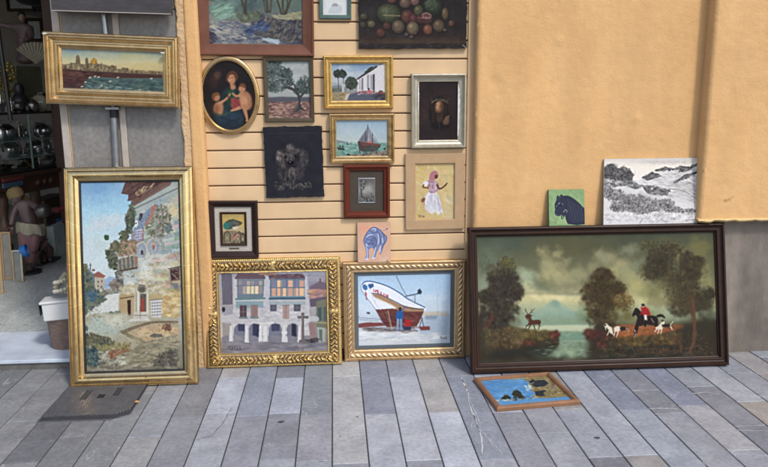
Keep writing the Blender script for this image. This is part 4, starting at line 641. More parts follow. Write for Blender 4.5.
def art_dog():
    A = Art(260, 122, 328, 202, 3.5, 131, (40, 40, 47)); A.at(260, 122, 5.84); A.cloud(190, 80, 180, 60, (42, 43, 52), .6); A.cloud(180, 230, 110, 110, (38, 36, 42), .7)
    D = [(128, 116, 106), (92, 84, 80), (150, 140, 128), (66, 60, 60)]
    for x, y, rx, ry, an, n in ((120, 210, 30, 46, 70, 90), (258, 210, 26, 46, 110, 80), (140, 180, 44, 20, 30, 60), (220, 170, 40, 20, -30, 60), (176, 146, 26, 18, 90, 50), (140, 290, 36, 50, 80, 80), (232, 280, 36, 50, 100, 70), (188, 310, 26, 40, 90, 80), (180, 212, 26, 22, 90, 60)): A.daub(('e', x, y, rx, ry), n, 13, D, an, 35, .22, 4)
    A.daub(('e', 180, 150, 26, 18), 14, 9, [(166, 156, 144)], 80, 30, .4, 4); A.daub(('e', 182, 186, 14, 24), 14, 8, [(150, 140, 128)], 90, 20, .4, 4); A.daub(('e', 186, 292, 20, 22), 16, 9, [(140, 130, 120)], 90, 25, .35, 4); A.daub(('e', 112, 200, 16, 28), 24, 11, [(160, 148, 134)], 60, 25, .5, 4)
    A.soften(.5); A.ell(180, 238, 18, 12, (14, 14, 18)); A.ell(176, 234, 6, 3, (130, 124, 120), 0, .8); A.ell(150, 204, 9, 8, (16, 14, 18)); A.ell(210, 200, 9, 8, (16, 14, 18)); A.ell(152, 202, 2, 2, (160, 150, 140)); A.ell(212, 198, 2, 2, (160, 150, 140)); A.line([(160, 262), (182, 256), (206, 262)], 4, (16, 14, 18), .9, 3)
    A.daub([(90, 350), (300, 350), (300, 390), (80, 400)], 90, 13, [(120, 112, 96), (84, 80, 76), (150, 140, 118)], 20, 90, .35, 5); A.line([(110, 390), (150, 360), (190, 388), (230, 358), (270, 386)], 3, (140, 130, 112), .5, 3); A.line([(56, 66), (340, 62)], 3, (60, 66, 84), .5)
    for i in range(60):
        t = A.r.randint(4); x, y = [(A.r.uniform(22, 355), 28), (A.r.uniform(36, 375), 438), (24, A.r.uniform(30, 440)), (368, A.r.uniform(30, 440))][t]; A.ell(x, y, 4, 2.5, (110, 104, 100), 0, .4)
    return A.grain(.12)
def art_relief():
    A = Art(220, 212, 248, 250, 5, 141, (176, 150, 96)); A.at(203, 198, 7.3); A.grad([(110, (190, 166, 100)), (180, (206, 178, 108)), (250, (196, 178, 140)), (360, (120, 104, 82))]); A.cloud(280, 170, 36, 40, (216, 186, 96), .8)
    A.poly([(150, 200), (170, 172), (210, 154), (240, 160), (286, 176), (280, 194), (250, 206), (220, 222), (170, 232)], (84, 84, 72), 1, 2, 3, .4); A.ell(172, 204, 24, 26, (58, 128, 116), -20, .95, .3); A.ell(200, 190, 18, 20, (74, 110, 100), 20, .8, .4); A.ell(240, 184, 26, 12, (110, 106, 96), 20, .9); A.poly([(210, 214), (250, 204), (260, 220), (226, 236)], (220, 210, 196), .95, 1.5); A.line([(234, 262), (268, 246)], 6, (170, 110, 100))
    A.poly([(146, 250), (180, 236), (236, 240), (300, 270), (306, 340), (148, 344)], (146, 130, 104), 1, 2)
    for x, y, rx in ((176, 290, 24), (254, 300, 28), (290, 300, 16)): A.ell(x, y, rx+3, 48, (90, 80, 62), 0, .9, .1); A.ell(x, y, rx-5, 40, (150, 140, 112), 0, .9, .12); A.line([(x, y-40), (x, y+40)], 3, (96, 84, 66)); A.line([(x-rx, y), (x+rx, y)], 3, (96, 84, 66)); A.ell(x, y, 7, 9, (180, 168, 130))
    A.poly([(216, 300), (250, 256), (262, 270), (226, 312)], (196, 140, 124), .95, 1); A.line([(260, 244), (300, 270)], 7, (90, 60, 52)); A.daub([(150, 320), (300, 330), (300, 350), (150, 348)], 40, 14, [(170, 156, 130), (96, 84, 70)], 0, 20, .7, 3); A.ell(286, 326, 14, 10, (70, 54, 50), 0, .8); return A.grain(.1)
def art_engraving():
    A = Art(357, 179, 376, 206, 6, 151, (120, 118, 112)); A.at(340, 160, 7.54); A.grad([(150, (104, 102, 98)), (230, (150, 148, 140)), (290, (112, 110, 108)), (332, (80, 78, 78))]); A.cloud(210, 220, 44, 34, (176, 174, 166), .8)
    A.line([(170, 160), (160, 220), (166, 300)], 8, (56, 54, 54), .9, 3); A.line([(164, 210), (186, 180), (200, 160)], 4, (60, 58, 58), .8); A.daub(('e', 170, 190, 22, 34), 90, 8, [(70, 70, 66), (96, 96, 90), (180, 178, 170)], 0, 180, .6); A.daub([(146, 280), (262, 270), (262, 330), (146, 330)], 160, 9, [(90, 88, 86), (120, 118, 114), (60, 58, 58), (150, 148, 142)], 0, 30, .6, 3)
    A.ell(204, 290, 4, 5, (40, 40, 40)); A.line([(204, 294), (204, 312)], 6, (44, 42, 42)); A.line([(236, 250), (240, 286)], 3, (70, 68, 66)); return A.grain(.15)
def art_dancer():
    A = Art(415, 164, 456, 221, 4, 161, (206, 180, 124)); A.at(402, 150, 5.7); A.cloud(110, 130, 60, 50, (214, 178, 100), .7); A.cloud(270, 300, 60, 90, (196, 186, 156), .7); A.cloud(240, 140, 70, 50, (214, 190, 136), .7); A.cloud(110, 350, 50, 40, (200, 176, 118), .7); A.daub([(80, 90), (300, 90), (300, 394), (80, 394)], 240, 22, [(212, 188, 130), (196, 172, 116), (220, 200, 152), (190, 180, 150)], 60, 60, .35, 3); A.cloud(120, 300, 26, 40, (170, 140, 110), .4)
    w = (222, 218, 216); A.poly([(150, 240), (196, 238), (220, 300), (236, 370), (224, 352), (206, 374), (190, 350), (172, 366), (150, 350), (132, 330), (134, 270)], w, .98, 1, 2); A.daub([(150, 250), (200, 250), (226, 340), (140, 340)], 90, 20, [(232, 230, 230), (196, 192, 200), (210, 204, 200), (184, 184, 200)], 75, 20, .6, 4)
    A.poly([(140, 180), (170, 170), (204, 184), (212, 212), (196, 240), (160, 244), (150, 214)], (168, 132, 146), 1, 1.5, 3); A.daub([(150, 180), (204, 190), (190, 236), (160, 236)], 50, 12, [(190, 158, 168), (140, 108, 124), (206, 186, 190)], 50, 40, .6); A.poly([(156, 150), (166, 126), (190, 118), (206, 132), (202, 152), (186, 170), (158, 172)], (176, 118, 124), 1, 1, 3); A.ell(194, 152, 8, 12, (96, 60, 50)); A.line([(206, 142), (200, 160)], 4, (90, 56, 48))
    A.ell(134, 192, 18, 13, (224, 220, 216), -30); A.line([(124, 198), (120, 212), (150, 216)], 8, (120, 76, 60), 1, 3); A.line([(200, 200), (214, 222), (240, 208), (256, 192)], (11, 6), (96, 62, 52), 1, 2); A.line([(242, 204), (258, 188)], 5, (84, 52, 46)); A.poly([(108, 284), (126, 268), (134, 280), (122, 300), (112, 296)], (130, 84, 66), .95, 1); A.line([(128, 268), (150, 244)], 5, (206, 196, 190), .9)
    for p in ([(94, 378), (98, 370), (100, 386)], [(106, 384), (106, 374), (112, 374)], [(116, 384), (120, 374), (124, 384), (130, 378)]): A.line(p, 2.4, (90, 64, 50), .9)
    return A.grain(.05)
def art_bull():
    A = Art(355, 220, 393, 266, 5, 171, (206, 164, 138)); A.at(352, 218, 9.34); A.cloud(100, 100, 80, 60, (214, 150, 122), .6); A.cloud(100, 330, 70, 80, (212, 170, 140), .6); A.cloud(300, 380, 80, 60, (214, 182, 156), .6); A.cloud(260, 100, 80, 40, (216, 170, 144), .6)
    b = (120, 132, 168); k = (74, 82, 124); w = (196, 204, 220)
    A.poly([(106, 214), (122, 168), (160, 110), (200, 86), (240, 96), (280, 130), (300, 156), (322, 170), (324, 200), (306, 240), (290, 290), (270, 336), (256, 334), (272, 280), (270, 250), (250, 290), (232, 320), (212, 376), (188, 374), (206, 320), (196, 280), (170, 286), (156, 300), (160, 340), (152, 384), (122, 388), (134, 340), (124, 280), (108, 240)], b, .98, .8, 2)
    for p in ([(106, 214), (122, 168), (160, 110), (200, 86), (240, 96), (280, 130), (300, 156)], [(130, 220), (150, 180), (190, 170), (220, 190), (230, 240), (196, 280)], [(170, 120), (200, 140), (240, 130)], [(230, 110), (262, 170), (266, 250)], [(140, 290), (150, 250), (190, 240), (220, 260)], [(296, 160), (300, 220), (276, 290)], [(280, 140), (320, 170), (322, 210), (300, 250)], [(120, 230), (160, 240), (180, 210), (150, 200)]): A.line(p, 6, k, .9, 3)
    for p in ([(186, 104), (214, 100), (220, 118)], [(140, 180), (160, 160), (190, 160)], [(240, 150), (250, 190), (244, 240)], [(134, 260), (146, 330), (140, 374)], [(220, 280), (206, 340), (196, 366)], [(284, 190), (290, 230)], [(190, 200), (216, 210)], [(180, 230), (200, 222), (210, 240)], [(262, 270), (262, 320)], [(130, 240), (150, 262)]): A.line(p, 8, w, .9, 3)
    A.poly([(178, 190), (214, 184), (222, 230), (196, 260), (176, 240)], (92, 98, 134), .8, 3, 2); A.line([(264, 108), (300, 118), (326, 98)], 4, (130, 130, 156), .9, 3); A.line([(320, 94), (334, 100), (322, 110)], 5, (96, 100, 134)); A.ell(140, 384, 18, 8, w); A.ell(200, 374, 16, 9, w); A.ell(330, 404, 9, 12, (140, 110, 100), 0, .7); return A.grain(.05, 2)
def art_sketch():
    A = Art(601, 156, 700, 226, 4, 181, (206, 203, 198)); A.at(600, 154, 6.31); A.grad([(28, (212, 206, 198)), (80, (238, 229, 214)), (160, (240, 232, 220)), (260, (222, 218, 214)), (440, (226, 222, 220))]); A.cloud(400, 50, 200, 16, (180, 176, 172), .5)
    K = [(88, 86, 85), (116, 113, 112), (66, 64, 65), (144, 141, 140)]
    A.poly([(268, 152), (330, 126), (380, 108), (460, 104), (540, 92), (620, 64), (622, 430), (28, 430), (28, 160), (200, 160), (240, 170)], (218, 214, 210), .9, 3); A.daub([(268, 152), (620, 70), (620, 300), (300, 260)], 420, 22, [(170, 166, 164), (196, 192, 190), (232, 228, 224), (150, 146, 146)], 10, 25, .4, 6)
    for p in ([(270, 150), (330, 126), (370, 130)], [(350, 104), (410, 92), (460, 96)], [(460, 98), (520, 84), (570, 90)], [(500, 110), (560, 90), (622, 60)], [(470, 180), (540, 140), (622, 110)]): A.line(p, 12, (76, 74, 74), .7, 3, .6); A.daub([p[0], (p[1][0], p[1][1]-10), p[2], (p[1][0], p[1][1]+14)], 60, 11, K, 0, 60, .7)
    A.daub([(270, 154), (350, 124), (380, 140), (300, 164)], 120, 12, K, -10, 30, .7)
    A.daub([(30, 160), (200, 164), (260, 200), (240, 230), (150, 200), (30, 220)], 260, 12, K+[(150, 148, 146), (190, 188, 186)], 20, 40, .5); A.daub([(270, 200), (340, 200), (440, 230), (420, 262), (300, 250)], 240, 12, K+[(150, 148, 146)], 10, 40, .5)
    for x, y, rx, ry in ((70, 105, 42, 40), (150, 122, 50, 38), (40, 120, 20, 36), (110, 140, 60, 20), (180, 140, 30, 26)): A.cloud(x, y, rx, ry, (60, 58, 58), .95); A.daub(('e', x, y, rx, ry), 170, 11, K[:3], 0, 180, .7)
    for x, y, rx, ry in ((90, 255, 70, 36), (230, 290, 90, 44), (330, 320, 80, 44), (420, 310, 50, 26), (160, 310, 90, 44), (260, 350, 90, 28), (460, 350, 60, 20), (560, 362, 50, 16), (50, 240, 30, 30), (120, 340, 60, 24)): A.cloud(x, y, rx, ry, (92, 89, 88), .65); A.daub(('e', x, y, rx, ry), 190, 9, K+[(150, 148, 146), (186, 182, 180)], 0, 180, .5)
    A.poly([(150, 200), (200, 230), (260, 240), (330, 262), (420, 280), (340, 282), (250, 250), (160, 250)], (210, 208, 206), .8, 6); A.line([(440, 220), (520, 230), (622, 290)], 4, (110, 108, 108), .7, 3); A.line([(420, 200), (520, 196), (622, 240)], 3, (140, 138, 138), .5, 3); A.cloud(500, 290, 60, 34, (222, 220, 216), .8)
    A.daub([(30, 380), (620, 370), (620, 428), (30, 430)], 260, 16, [(190, 188, 188), (206, 204, 204), (160, 158, 158), (236, 233, 230)], -10, 60, .45, 3); A.line([(540, 418), (600, 414)], 4, (110, 108, 110), .7); A.line([(40, 418), (90, 414)], 3, (120, 118, 120), .6)
    for i in range(24): y = 180+i*5; A.line([(440+A.r.rand()*60, y), (560+A.r.rand()*60, y+20)], 1.5, (120, 118, 118), .4)
    return A.grain(.05)
def art_horse():
    A = Art(547, 187, 587, 226, 5, 191, (132, 160, 112)); A.at(542, 184, 10.6); A.cloud(120, 110, 80, 70, (150, 176, 120), .6); A.cloud(380, 100, 90, 60, (120, 148, 104), .6); A.daub([(72, 50), (450, 50), (450, 410), (72, 410)], 160, 34, [(138, 166, 116), (120, 150, 100), (148, 170, 122)], 60, 40, .4, 3)
    k = (46, 50, 66)
    A.poly([(160, 120), (172, 130), (184, 132), (206, 108), (220, 126), (270, 122), (330, 150), (380, 190), (430, 240), (456, 280), (456, 424), (280, 424), (250, 380), (250, 340), (238, 330), (216, 370), (204, 350), (214, 320), (190, 340), (150, 334), (134, 306), (138, 260), (132, 220), (150, 176)], k, 1, 1.5, 2)
    A.poly([(186, 348), (206, 322), (222, 334), (216, 372), (240, 352), (256, 390), (268, 426), (150, 426)], (146, 172, 122), 1, 1.5); A.line([(214, 320), (206, 350), (216, 372), (232, 350), (240, 336)], 9, k, 1, 2); A.line([(150, 180), (178, 150), (206, 140)], 7, (84, 90, 112), .6, 3); A.line([(138, 260), (150, 290), (146, 316)], 7, (90, 96, 116), .7, 3); A.poly([(160, 116), (168, 146), (184, 134)], k, 1, 1); A.poly([(204, 104), (196, 136), (226, 128)], k, 1, 1); A.line([(182, 226), (206, 230), (222, 222)], 4, (20, 22, 32), .9, 3); A.ell(200, 218, 9, 6, (20, 22, 32)); A.line([(240, 140), (262, 200), (250, 260)], 6, (20, 22, 32), .6, 3)
    for i in range(16): x = 300+i*10; A.line([(x-60+i*2, 150+i*6), (x-20, 250+i*5), (x+10, 400)], 4, ((74, 80, 104), (30, 32, 44), (96, 100, 120))[i % 3], .45, 3)
    A.line([(172, 212), (190, 202)], 6, (170, 176, 190)); A.ell(216, 214, 6, 5, (150, 156, 172)); A.line([(150, 240), (156, 230)], 7, (120, 126, 140)); A.line([(228, 300), (246, 272), (264, 284), (262, 300)], 5, (170, 184, 170), 1, 3); A.line([(150, 316), (166, 332), (186, 328)], 5, (96, 102, 120)); A.ell(152, 300, 5, 4, (18, 20, 28)); A.line([(215, 370), (230, 350), (250, 380), (262, 410)], 7, (160, 186, 132), .8, 2); A.line([(172, 130), (180, 180), (160, 240)], 5, (70, 76, 96), .6, 3)
    return A.grain(.06)
def art_coast():
    A = Art(482, 368, 576, 406, 5, 201, (90, 150, 206)); A.at(474, 368, 7.1); A.grad([(70, (110, 162, 206)), (120, (84, 152, 214)), (240, (96, 160, 216))]); A.daub([(70, 80), (420, 70), (440, 220), (150, 240)], 200, 26, [(84, 154, 220), (104, 168, 222), (76, 142, 206)], 3, 10, .5, 5)
    A.poly([(360, 60), (560, 50), (700, 200), (520, 215), (410, 210), (440, 180), (400, 150), (380, 120), (400, 104), (360, 90)], (142, 128, 84), 1, 2, 0, .4); A.daub([(380, 70), (560, 56), (690, 196), (430, 206)], 300, 14, [(160, 142, 92), (120, 108, 74), (176, 160, 110), (134, 112, 84)], 20, 30, .6); A.line([(90, 76), (240, 78), (380, 72)], 7, (168, 160, 112), .9)
    for p in ([(410, 120), (440, 90), (500, 84), (530, 110), (500, 130), (440, 136)], [(430, 166), (510, 156), (524, 180), (500, 200), (440, 200)], [(390, 96), (420, 80), (440, 96), (400, 108)]): A.poly(p, (52, 58, 66), 1, 1, 0, .35)
    for p in ([(190, 218), (216, 194), (240, 194), (266, 214), (250, 226), (196, 228)], [(266, 190), (280, 164), (306, 156), (334, 172), (340, 196), (296, 204)], [(300, 200), (340, 190), (366, 216), (330, 226)]): A.poly(p, (54, 58, 52), 1, 1); A.line([p[1], p[2]], 8, (96, 92, 66), .7)
    A.poly([(280, 200), (306, 200), (306, 232), (276, 232)], (66, 64, 52), .9); A.ell(520, 180, 26, 16, (130, 124, 84)); A.daub(('e', 385, 140, 26, 18), 30, 12, [(170, 206, 220), (206, 224, 224)], 40, 40, .7, 3); A.daub([(160, 226), (440, 206), (440, 218), (170, 240)], 50, 12, [(190, 204, 200), (110, 130, 130)], -3, 15, .7, 4); A.poly([(195, 128), (210, 134), (256, 130), (240, 140), (210, 140)], (110, 150, 150), .8); A.daub(('e', 560, 130, 26, 12), 30, 9, [(110, 80, 84), (150, 130, 120)], 0, 90, .6); A.I *= .93; return A.grain(.1, 1.2, .15)
def art_ink():
    A = Art(321, -22, 348, 16, 6, 211, (214, 216, 212)); A.at(316, 0, 19.2); A.poly([(290, 130), (300, 90), (340, 60), (400, 62), (440, 100), (490, 110), (480, 250), (240, 250), (260, 170)], (190, 196, 198), .9, 8, 2); A.poly([(300, 120), (330, 66), (400, 64), (430, 110), (400, 124), (340, 120)], (150, 152, 150), .8, 8, 2); A.cloud(160, 100, 40, 90, (196, 200, 206), .6); A.line([(120, 20), (590, 20)], 5, (180, 180, 164), .6)
    A.line([(240, -150), (320, -250), (420, -180), (460, -100), (380, -60), (280, -80)], 12, (120, 124, 124), .7, 4); return A.grain(.02)
# ------------------------------------------------------------ materials
m_plaster = mat('ochre plaster', (.58, .33, .132), .85, c2=(.68, .42, .195), scale=3.4, amt=1.5, detail=7, bump=.36, bscale=110, bdist=.005, bump2=(.30, 24, .011), spec=.25, streak=.065, chips=((.40, .22, .09), 9, .73))
m_slat = mat('painted board', (.58, .40, .225), .55, c2=(.63, .44, .255), scale=4, amt=.8, bump=.15, bscale=120, bdist=.001, stretch=(1, 1, 3), spec=.3, streak=.05, chips=((.40, .27, .15), 22, .735))
m_groove = mat('slat groove', (.10, .045, .03), .8)
m_trim = mat('trim board', (.50, .34, .19), .6, c2=(.46, .30, .16), scale=6, bump=.1, bscale=60)
m_plinth = mat('cement plinth', (.14, .115, .095), .85, streak=.22, c2=(.25, .215, .18), scale=5, amt=.8, bump=.5, bscale=70, bdist=.004, stretch=(1.6, 1, .55), spec=.3)
m_marble = mat('grey stone panel', (.12, .112, .102), .55, streak=.12, c2=(.255, .242, .225), scale=42, amt=1.0, detail=9, bump=.2, bscale=90, spec=.5, rvar=.12)
m_strip = mat('pale stone strip', (.42, .37, .32), .6, c2=(.30, .26, .22), scale=30, amt=.9)
m_lip = mat('broken plaster lip', (.50, .36, .17), .9, c2=(.60, .44, .20), scale=25, bump=.8, bscale=45, bdist=.01)
m_sill = mat('white marble sill', (.42, .47, .55), .35, c2=(.66, .72, .80), streak=.14, scale=7, amt=1.3, detail=8, stretch=(.4, 2.2, 1), spec=.5)
m_kerb = mat('dark kerb stone', (.05, .048, .045), .8, c2=(.15, .14, .13), scale=18, amt=1, bump=.6, bscale=60)
m_tile = mat('paving slate', (1, 1, 1), .56, tint=True, c2=(.60, .61, .645), scale=8, amt=1.15, detail=9, bump=.28, bscale=38, bdist=.003, bump2=(.25, 260, .001), spec=.42, rvar=.14)
def tile_nodes(m):
    nt = m.node_tree; N = nt.nodes; L = nt.links; b = N['Principled BSDF']; src = b.inputs['Base Color'].links[0].from_socket
    tc = N.new('ShaderNodeTexCoord'); at = N.new('ShaderNodeAttribute'); at.attribute_name = 'tint'
    sc = N.new('ShaderNodeVectorMath'); sc.operation = 'SCALE'; sc.inputs['Scale'].default_value = 53; L.new(at.outputs['Vector'], sc.inputs[0])
    ad = N.new('ShaderNodeVectorMath'); ad.operation = 'ADD'; L.new(tc.outputs['Object'], ad.inputs[0]); L.new(sc.outputs[0], ad.inputs[1])
    def nz(s, d=4, dist=0):
        n = N.new('ShaderNodeTexNoise'); n.inputs['Scale'].default_value = s; n.inputs['Detail'].default_value = d; n.inputs['Distortion'].default_value = dist; L.new(ad.outputs[0], n.inputs['Vector']); return n.outputs['Fac']
    def mr(v, a, b_, c, d):
        n = N.new('ShaderNodeMapRange'); n.inputs[1].default_value, n.inputs[2].default_value, n.inputs[3].default_value, n.inputs[4].default_value = a, b_, c, d; L.new(v, n.inputs[0]); return n.outputs[0]
    def mt(op, a, b_=None):
        n = N.new('ShaderNodeMath'); n.operation = op; L.new(a, n.inputs[0])
        if isinstance(b_, float): n.inputs[1].default_value = b_
        elif b_ is not None: L.new(b_, n.inputs[1])
        return n.outputs[0]
    def vein(s, w, m0, m1, amt):
        v = mr(mt('ABSOLUTE', mt('SUBTRACT', nz(s, 5, .6), .5)), 0.0, w, 1.0, 0.0); return mt('MULTIPLY', mt('MULTIPLY', v, mr(nz(s*.9+1, 2), m0, m1, 0.0, 1.0)), amt)
    cur = src
    mot = mr(nz(55, 9), .3, .7, .84, 1.14); big = mr(nz(4.5, 7, .6), .3, .7, .88, 1.10); spk = mr(nz(300, 2), .25, .8, .88, 1.12)
    mul = mt('MULTIPLY', mt('MULTIPLY', mot, big), spk)
    mx = N.new('ShaderNodeVectorMath'); mx.operation = 'SCALE'; L.new(cur, mx.inputs[0]); L.new(mul, mx.inputs['Scale'])
    v = mt('MAXIMUM', vein(3.2, .007, .52, .66, .55), vein(9.0, .010, .56, .70, .38))
    m2 = N.new('ShaderNodeMix'); m2.data_type = 'RGBA'; L.new(v, m2.inputs[0]); L.new(mx.outputs[0], m2.inputs[6]); m2.inputs[7].default_value = (.50, .50, .51, 1); L.new(m2.outputs[2], b.inputs['Base Color'])
tile_nodes(m_tile)
m_grout = mat('grout', (.045, .042, .04), .95, bump=.4, bscale=200)
m_terr = mat('shop floor terrazzo', (.28, .30, .285), .6, streak=.12, c2=(.54, .56, .54), scale=60, amt=.5, detail=3, spec=.3)
m_paint = mat('painted canvas', (1, 1, 1), .55, tint=True, bump=.12, bscale=110, bdist=.001, stretch=(1, 1, 1), spec=.16, rvar=.1, scale=3)
m_paper = mat('paper', (1, 1, 1), .9, tint=True, bump=.1, bscale=300, bdist=.0005, spec=.2)
m_velvet = mat('matt black canvas', (1, 1, 1), .9, tint=True, bump=.3, bscale=260, bdist=.001, spec=.15)
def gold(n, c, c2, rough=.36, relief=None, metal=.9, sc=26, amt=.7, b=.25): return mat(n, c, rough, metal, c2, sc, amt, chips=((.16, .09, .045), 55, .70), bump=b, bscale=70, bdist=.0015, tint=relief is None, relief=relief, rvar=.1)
m_gold = gold('bright gold leaf', (.68, .45, .16), (.50, .31, .10), .32)
m_gold2 = gold('pale gilt', (.76, .55, .28), (.58, .39, .17), .16, b=.07, sc=9, metal=1)
m_gold3 = gold('old gilt', (.64, .46, .24), (.44, .29, .13), .24, b=.12, sc=14)
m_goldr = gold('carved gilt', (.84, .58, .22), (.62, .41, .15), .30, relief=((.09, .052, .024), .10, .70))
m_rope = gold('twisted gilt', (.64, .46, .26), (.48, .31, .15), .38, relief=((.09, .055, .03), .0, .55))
m_silver = gold('worn silver leaf', (.52, .48, .38), (.36, .31, .22), .4, metal=.6)
def wood(n, c, c2, rough=.4, coat=.3, sc=14): return mat(n, c, rough, 0, spec=.13, c2=c2, scale=sc, amt=.9, bump=.15, bscale=60, bdist=.001, coat=coat*.08, stretch=(1, 1, 1), tint=True)
def wood_(n, c, c2, rough=.4, coat=.3, sc=14): return mat(n, c, rough, 0, c2, sc, .9, bump=.15, bscale=60, bdist=.001, coat=coat, stretch=(1, 1, 1), tint=True)
m_dark = wood('dark walnut', (.022, .012, .009), (.042, .021, .014), .33, .5)
m_mahog = wood('red mahogany', (.085, .018, .010), (.13, .03, .016), .3, .5)
m_redb = wood('red brown wood', (.105, .043, .028), (.16, .07, .045), .45, .2)
m_ebon = wood('blackish wood', (.018, .011, .010), (.035, .02, .018), .35, .4)
m_olivew = wood('olive brown wood', (.055, .042, .026), (.085, .066, .042), .45)
m_green = wood('green painted wood', (.055, .095, .085), (.08, .13, .115), .5, .1)
m_beige = wood('beige wood', (.36, .235, .13), (.43, .29, .165), .6, .05, 30)
m_pine = wood('brown pine', (.17, .085, .045), (.27, .14, .075), .38, .4, 12)
m_slateb = mat('slate blue linen', (.07, .085, .098), .9, c2=(.10, .12, .135), scale=200, bump=.3, bscale=400)
m_linen = mat('speckled linen mount', (.30, .27, .23), .95, c2=(.52, .48, .42), scale=260, amt=.4, bump=.3, bscale=300)
m_brownm = mat('brown mount', (.045, .034, .024), .9, c2=(.06, .045, .032), scale=40)
m_black = mat('black slip', (.01, .01, .01), .5)
m_brass = mat('brass plate', (.45, .33, .12), .35, 1)
m_steel = mat('dull steel', (.38, .39, .42), .32, .9, c2=(.28, .29, .31), scale=20)
m_rubber = mat('black rubber', (.012, .012, .013), .6)
m_rib = mat('worn iron ribs', (.115, .115, .125), .42, .5, c2=(.20, .20, .215), scale=26, amt=.8, bump=.3, bscale=120)
m_iron = mat('cast iron', (.030, .030, .034), .6, .3, c2=(.065, .065, .072), scale=22, amt=.8, bump=.4, bscale=120, spec=.5)
ONE = (1., 1., 1.)
# ------------------------------------------------------------ frames
def moulding(name, W, H, prof, m, parent, laps=0, orn=None, du=None, ox=0, oz=0, chips=None, seed=0, smooth=32, sides=None):
    """mitred frame; prof = [(inset, height)...]; local x across, z up, front towards -y"""
    T = np.array([p[0] for p in prof], float); Hh = np.array([p[1] for p in prof], float); rs = np.random.RandomState(seed+5)
    VV, FF, CC_, RR = [], [], [], []; off = 0
    for side in range(4):
        L = W if side % 2 == 0 else H
        if orn: u = np.linspace(0, 1, max(12, int(L/du)))
        else:
            u = [0, 1]
            if laps:
                k = rs.uniform(.3, .7)
                for i in range(int(L/laps)+1):
                    c = (i+k)*laps/L; e = .0013/L
                    if e < c < 1-e: u += [c-e, c-e*.99, c+e*.99, c+e]
            u = np.array(sorted(u))
        X = T[None, :]+(L-2*T[None, :])*u[:, None]; h = np.repeat(Hh[None, :], len(u), 0); TT = np.repeat(T[None, :], len(u), 0)
        rel = np.ones_like(h)
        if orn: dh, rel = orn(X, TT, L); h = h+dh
        col = np.ones((len(u), len(T), 3))
        if laps:
            k = 1
            while k+3 < len(u): col[k+1:k+3] = (1.5, 1.45, 1.35); k += 4
        if sides is not None: col = col*np.array(sides[side])[None, None, :]
        if side == 0: P = np.stack([X-W/2, -h, TT], -1)
        elif side == 1: P = np.stack([W/2-TT, -h, X], -1)
        elif side == 2: P = np.stack([W/2-X, -h, H-TT], -1)
        else: P = np.stack([-W/2+TT, -h, H-X], -1)
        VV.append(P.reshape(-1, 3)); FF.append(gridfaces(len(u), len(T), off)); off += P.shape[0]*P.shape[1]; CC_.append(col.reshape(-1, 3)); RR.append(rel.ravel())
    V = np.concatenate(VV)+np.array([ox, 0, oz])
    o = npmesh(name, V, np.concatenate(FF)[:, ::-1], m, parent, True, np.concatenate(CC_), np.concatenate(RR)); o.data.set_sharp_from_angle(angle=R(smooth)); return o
def picture(name, A, W, H, y, thick, m, parent, ox=0, oz=0, dens=2.4, edge=(.1, .08, .06), oval=False, wob=0):
    """the painted surface (front at local -y) with its stretcher behind; paint colour stored per vertex"""
    bpy.context.view_layer.update(); MW = np.array(parent.matrix_world if parent.parent is None else parent.matrix_world)
    k = FPX/4.0*dens; nx, nz = max(8, int(W*k)), max(8, int(H*k))
    u, v = np.meshgrid(np.linspace(0, 1, nx+1), np.linspace(0, 1, nz+1))
    if oval:
        a, b = u*2-1, v*2-1; X = a*np.sqrt(1-b*b/2)*W/2; Z = b*np.sqrt(1-a*a/2)*H/2+H/2
    else: X = (u-.5)*W; Z = v*H
    if wob:
        r = np.random.RandomState(3); wx = np.interp(v[:, 0], np.linspace(0, 1, 24), r.randn(24))*wob; wz = np.interp(u[0], np.linspace(0, 1, 20), r.randn(20))*wob
        X = X+wx[:, None]*np.abs(2*u-1)**6*np.sign(u-.5); Z = Z+wz[None, :]*np.abs(2*v-1)**6*np.sign(v-.5)
    F0 = np.stack([X+ox, np.full_like(X, -y), Z+oz], -1); V = F0.reshape(-1, 3)
    Wd = V @ MW[:3, :3].T+MW[:3, 3]; px, py = projn(Wd); C = lin(A.sample(px, py))*PK
    n = len(V); F = gridfaces(nz+1, nx+1); ring = list(range(nx+1))+[j*(nx+1)+nx for j in range(1, nz+1)]+[nz*(nx+1)+i for i in range(nx-1, -1, -1)]+[j*(nx+1) for j in range(nz-1, 0, -1)]
    m_ = len(ring); e1 = V[ring].copy(); e2 = V[ring].copy(); e2[:, 1] += thick; V = np.concatenate([V, e1, e2]); C = np.concatenate([C, np.tile(np.array(edge), (2*m_, 1))])
    i = np.arange(m_); j = (i+1) % m_; F2 = np.stack([n+i, n+m_+i, n+m_+j, n+j], -1)
    return npmesh(name, V, np.concatenate([F, F2]), m, parent, False, C)
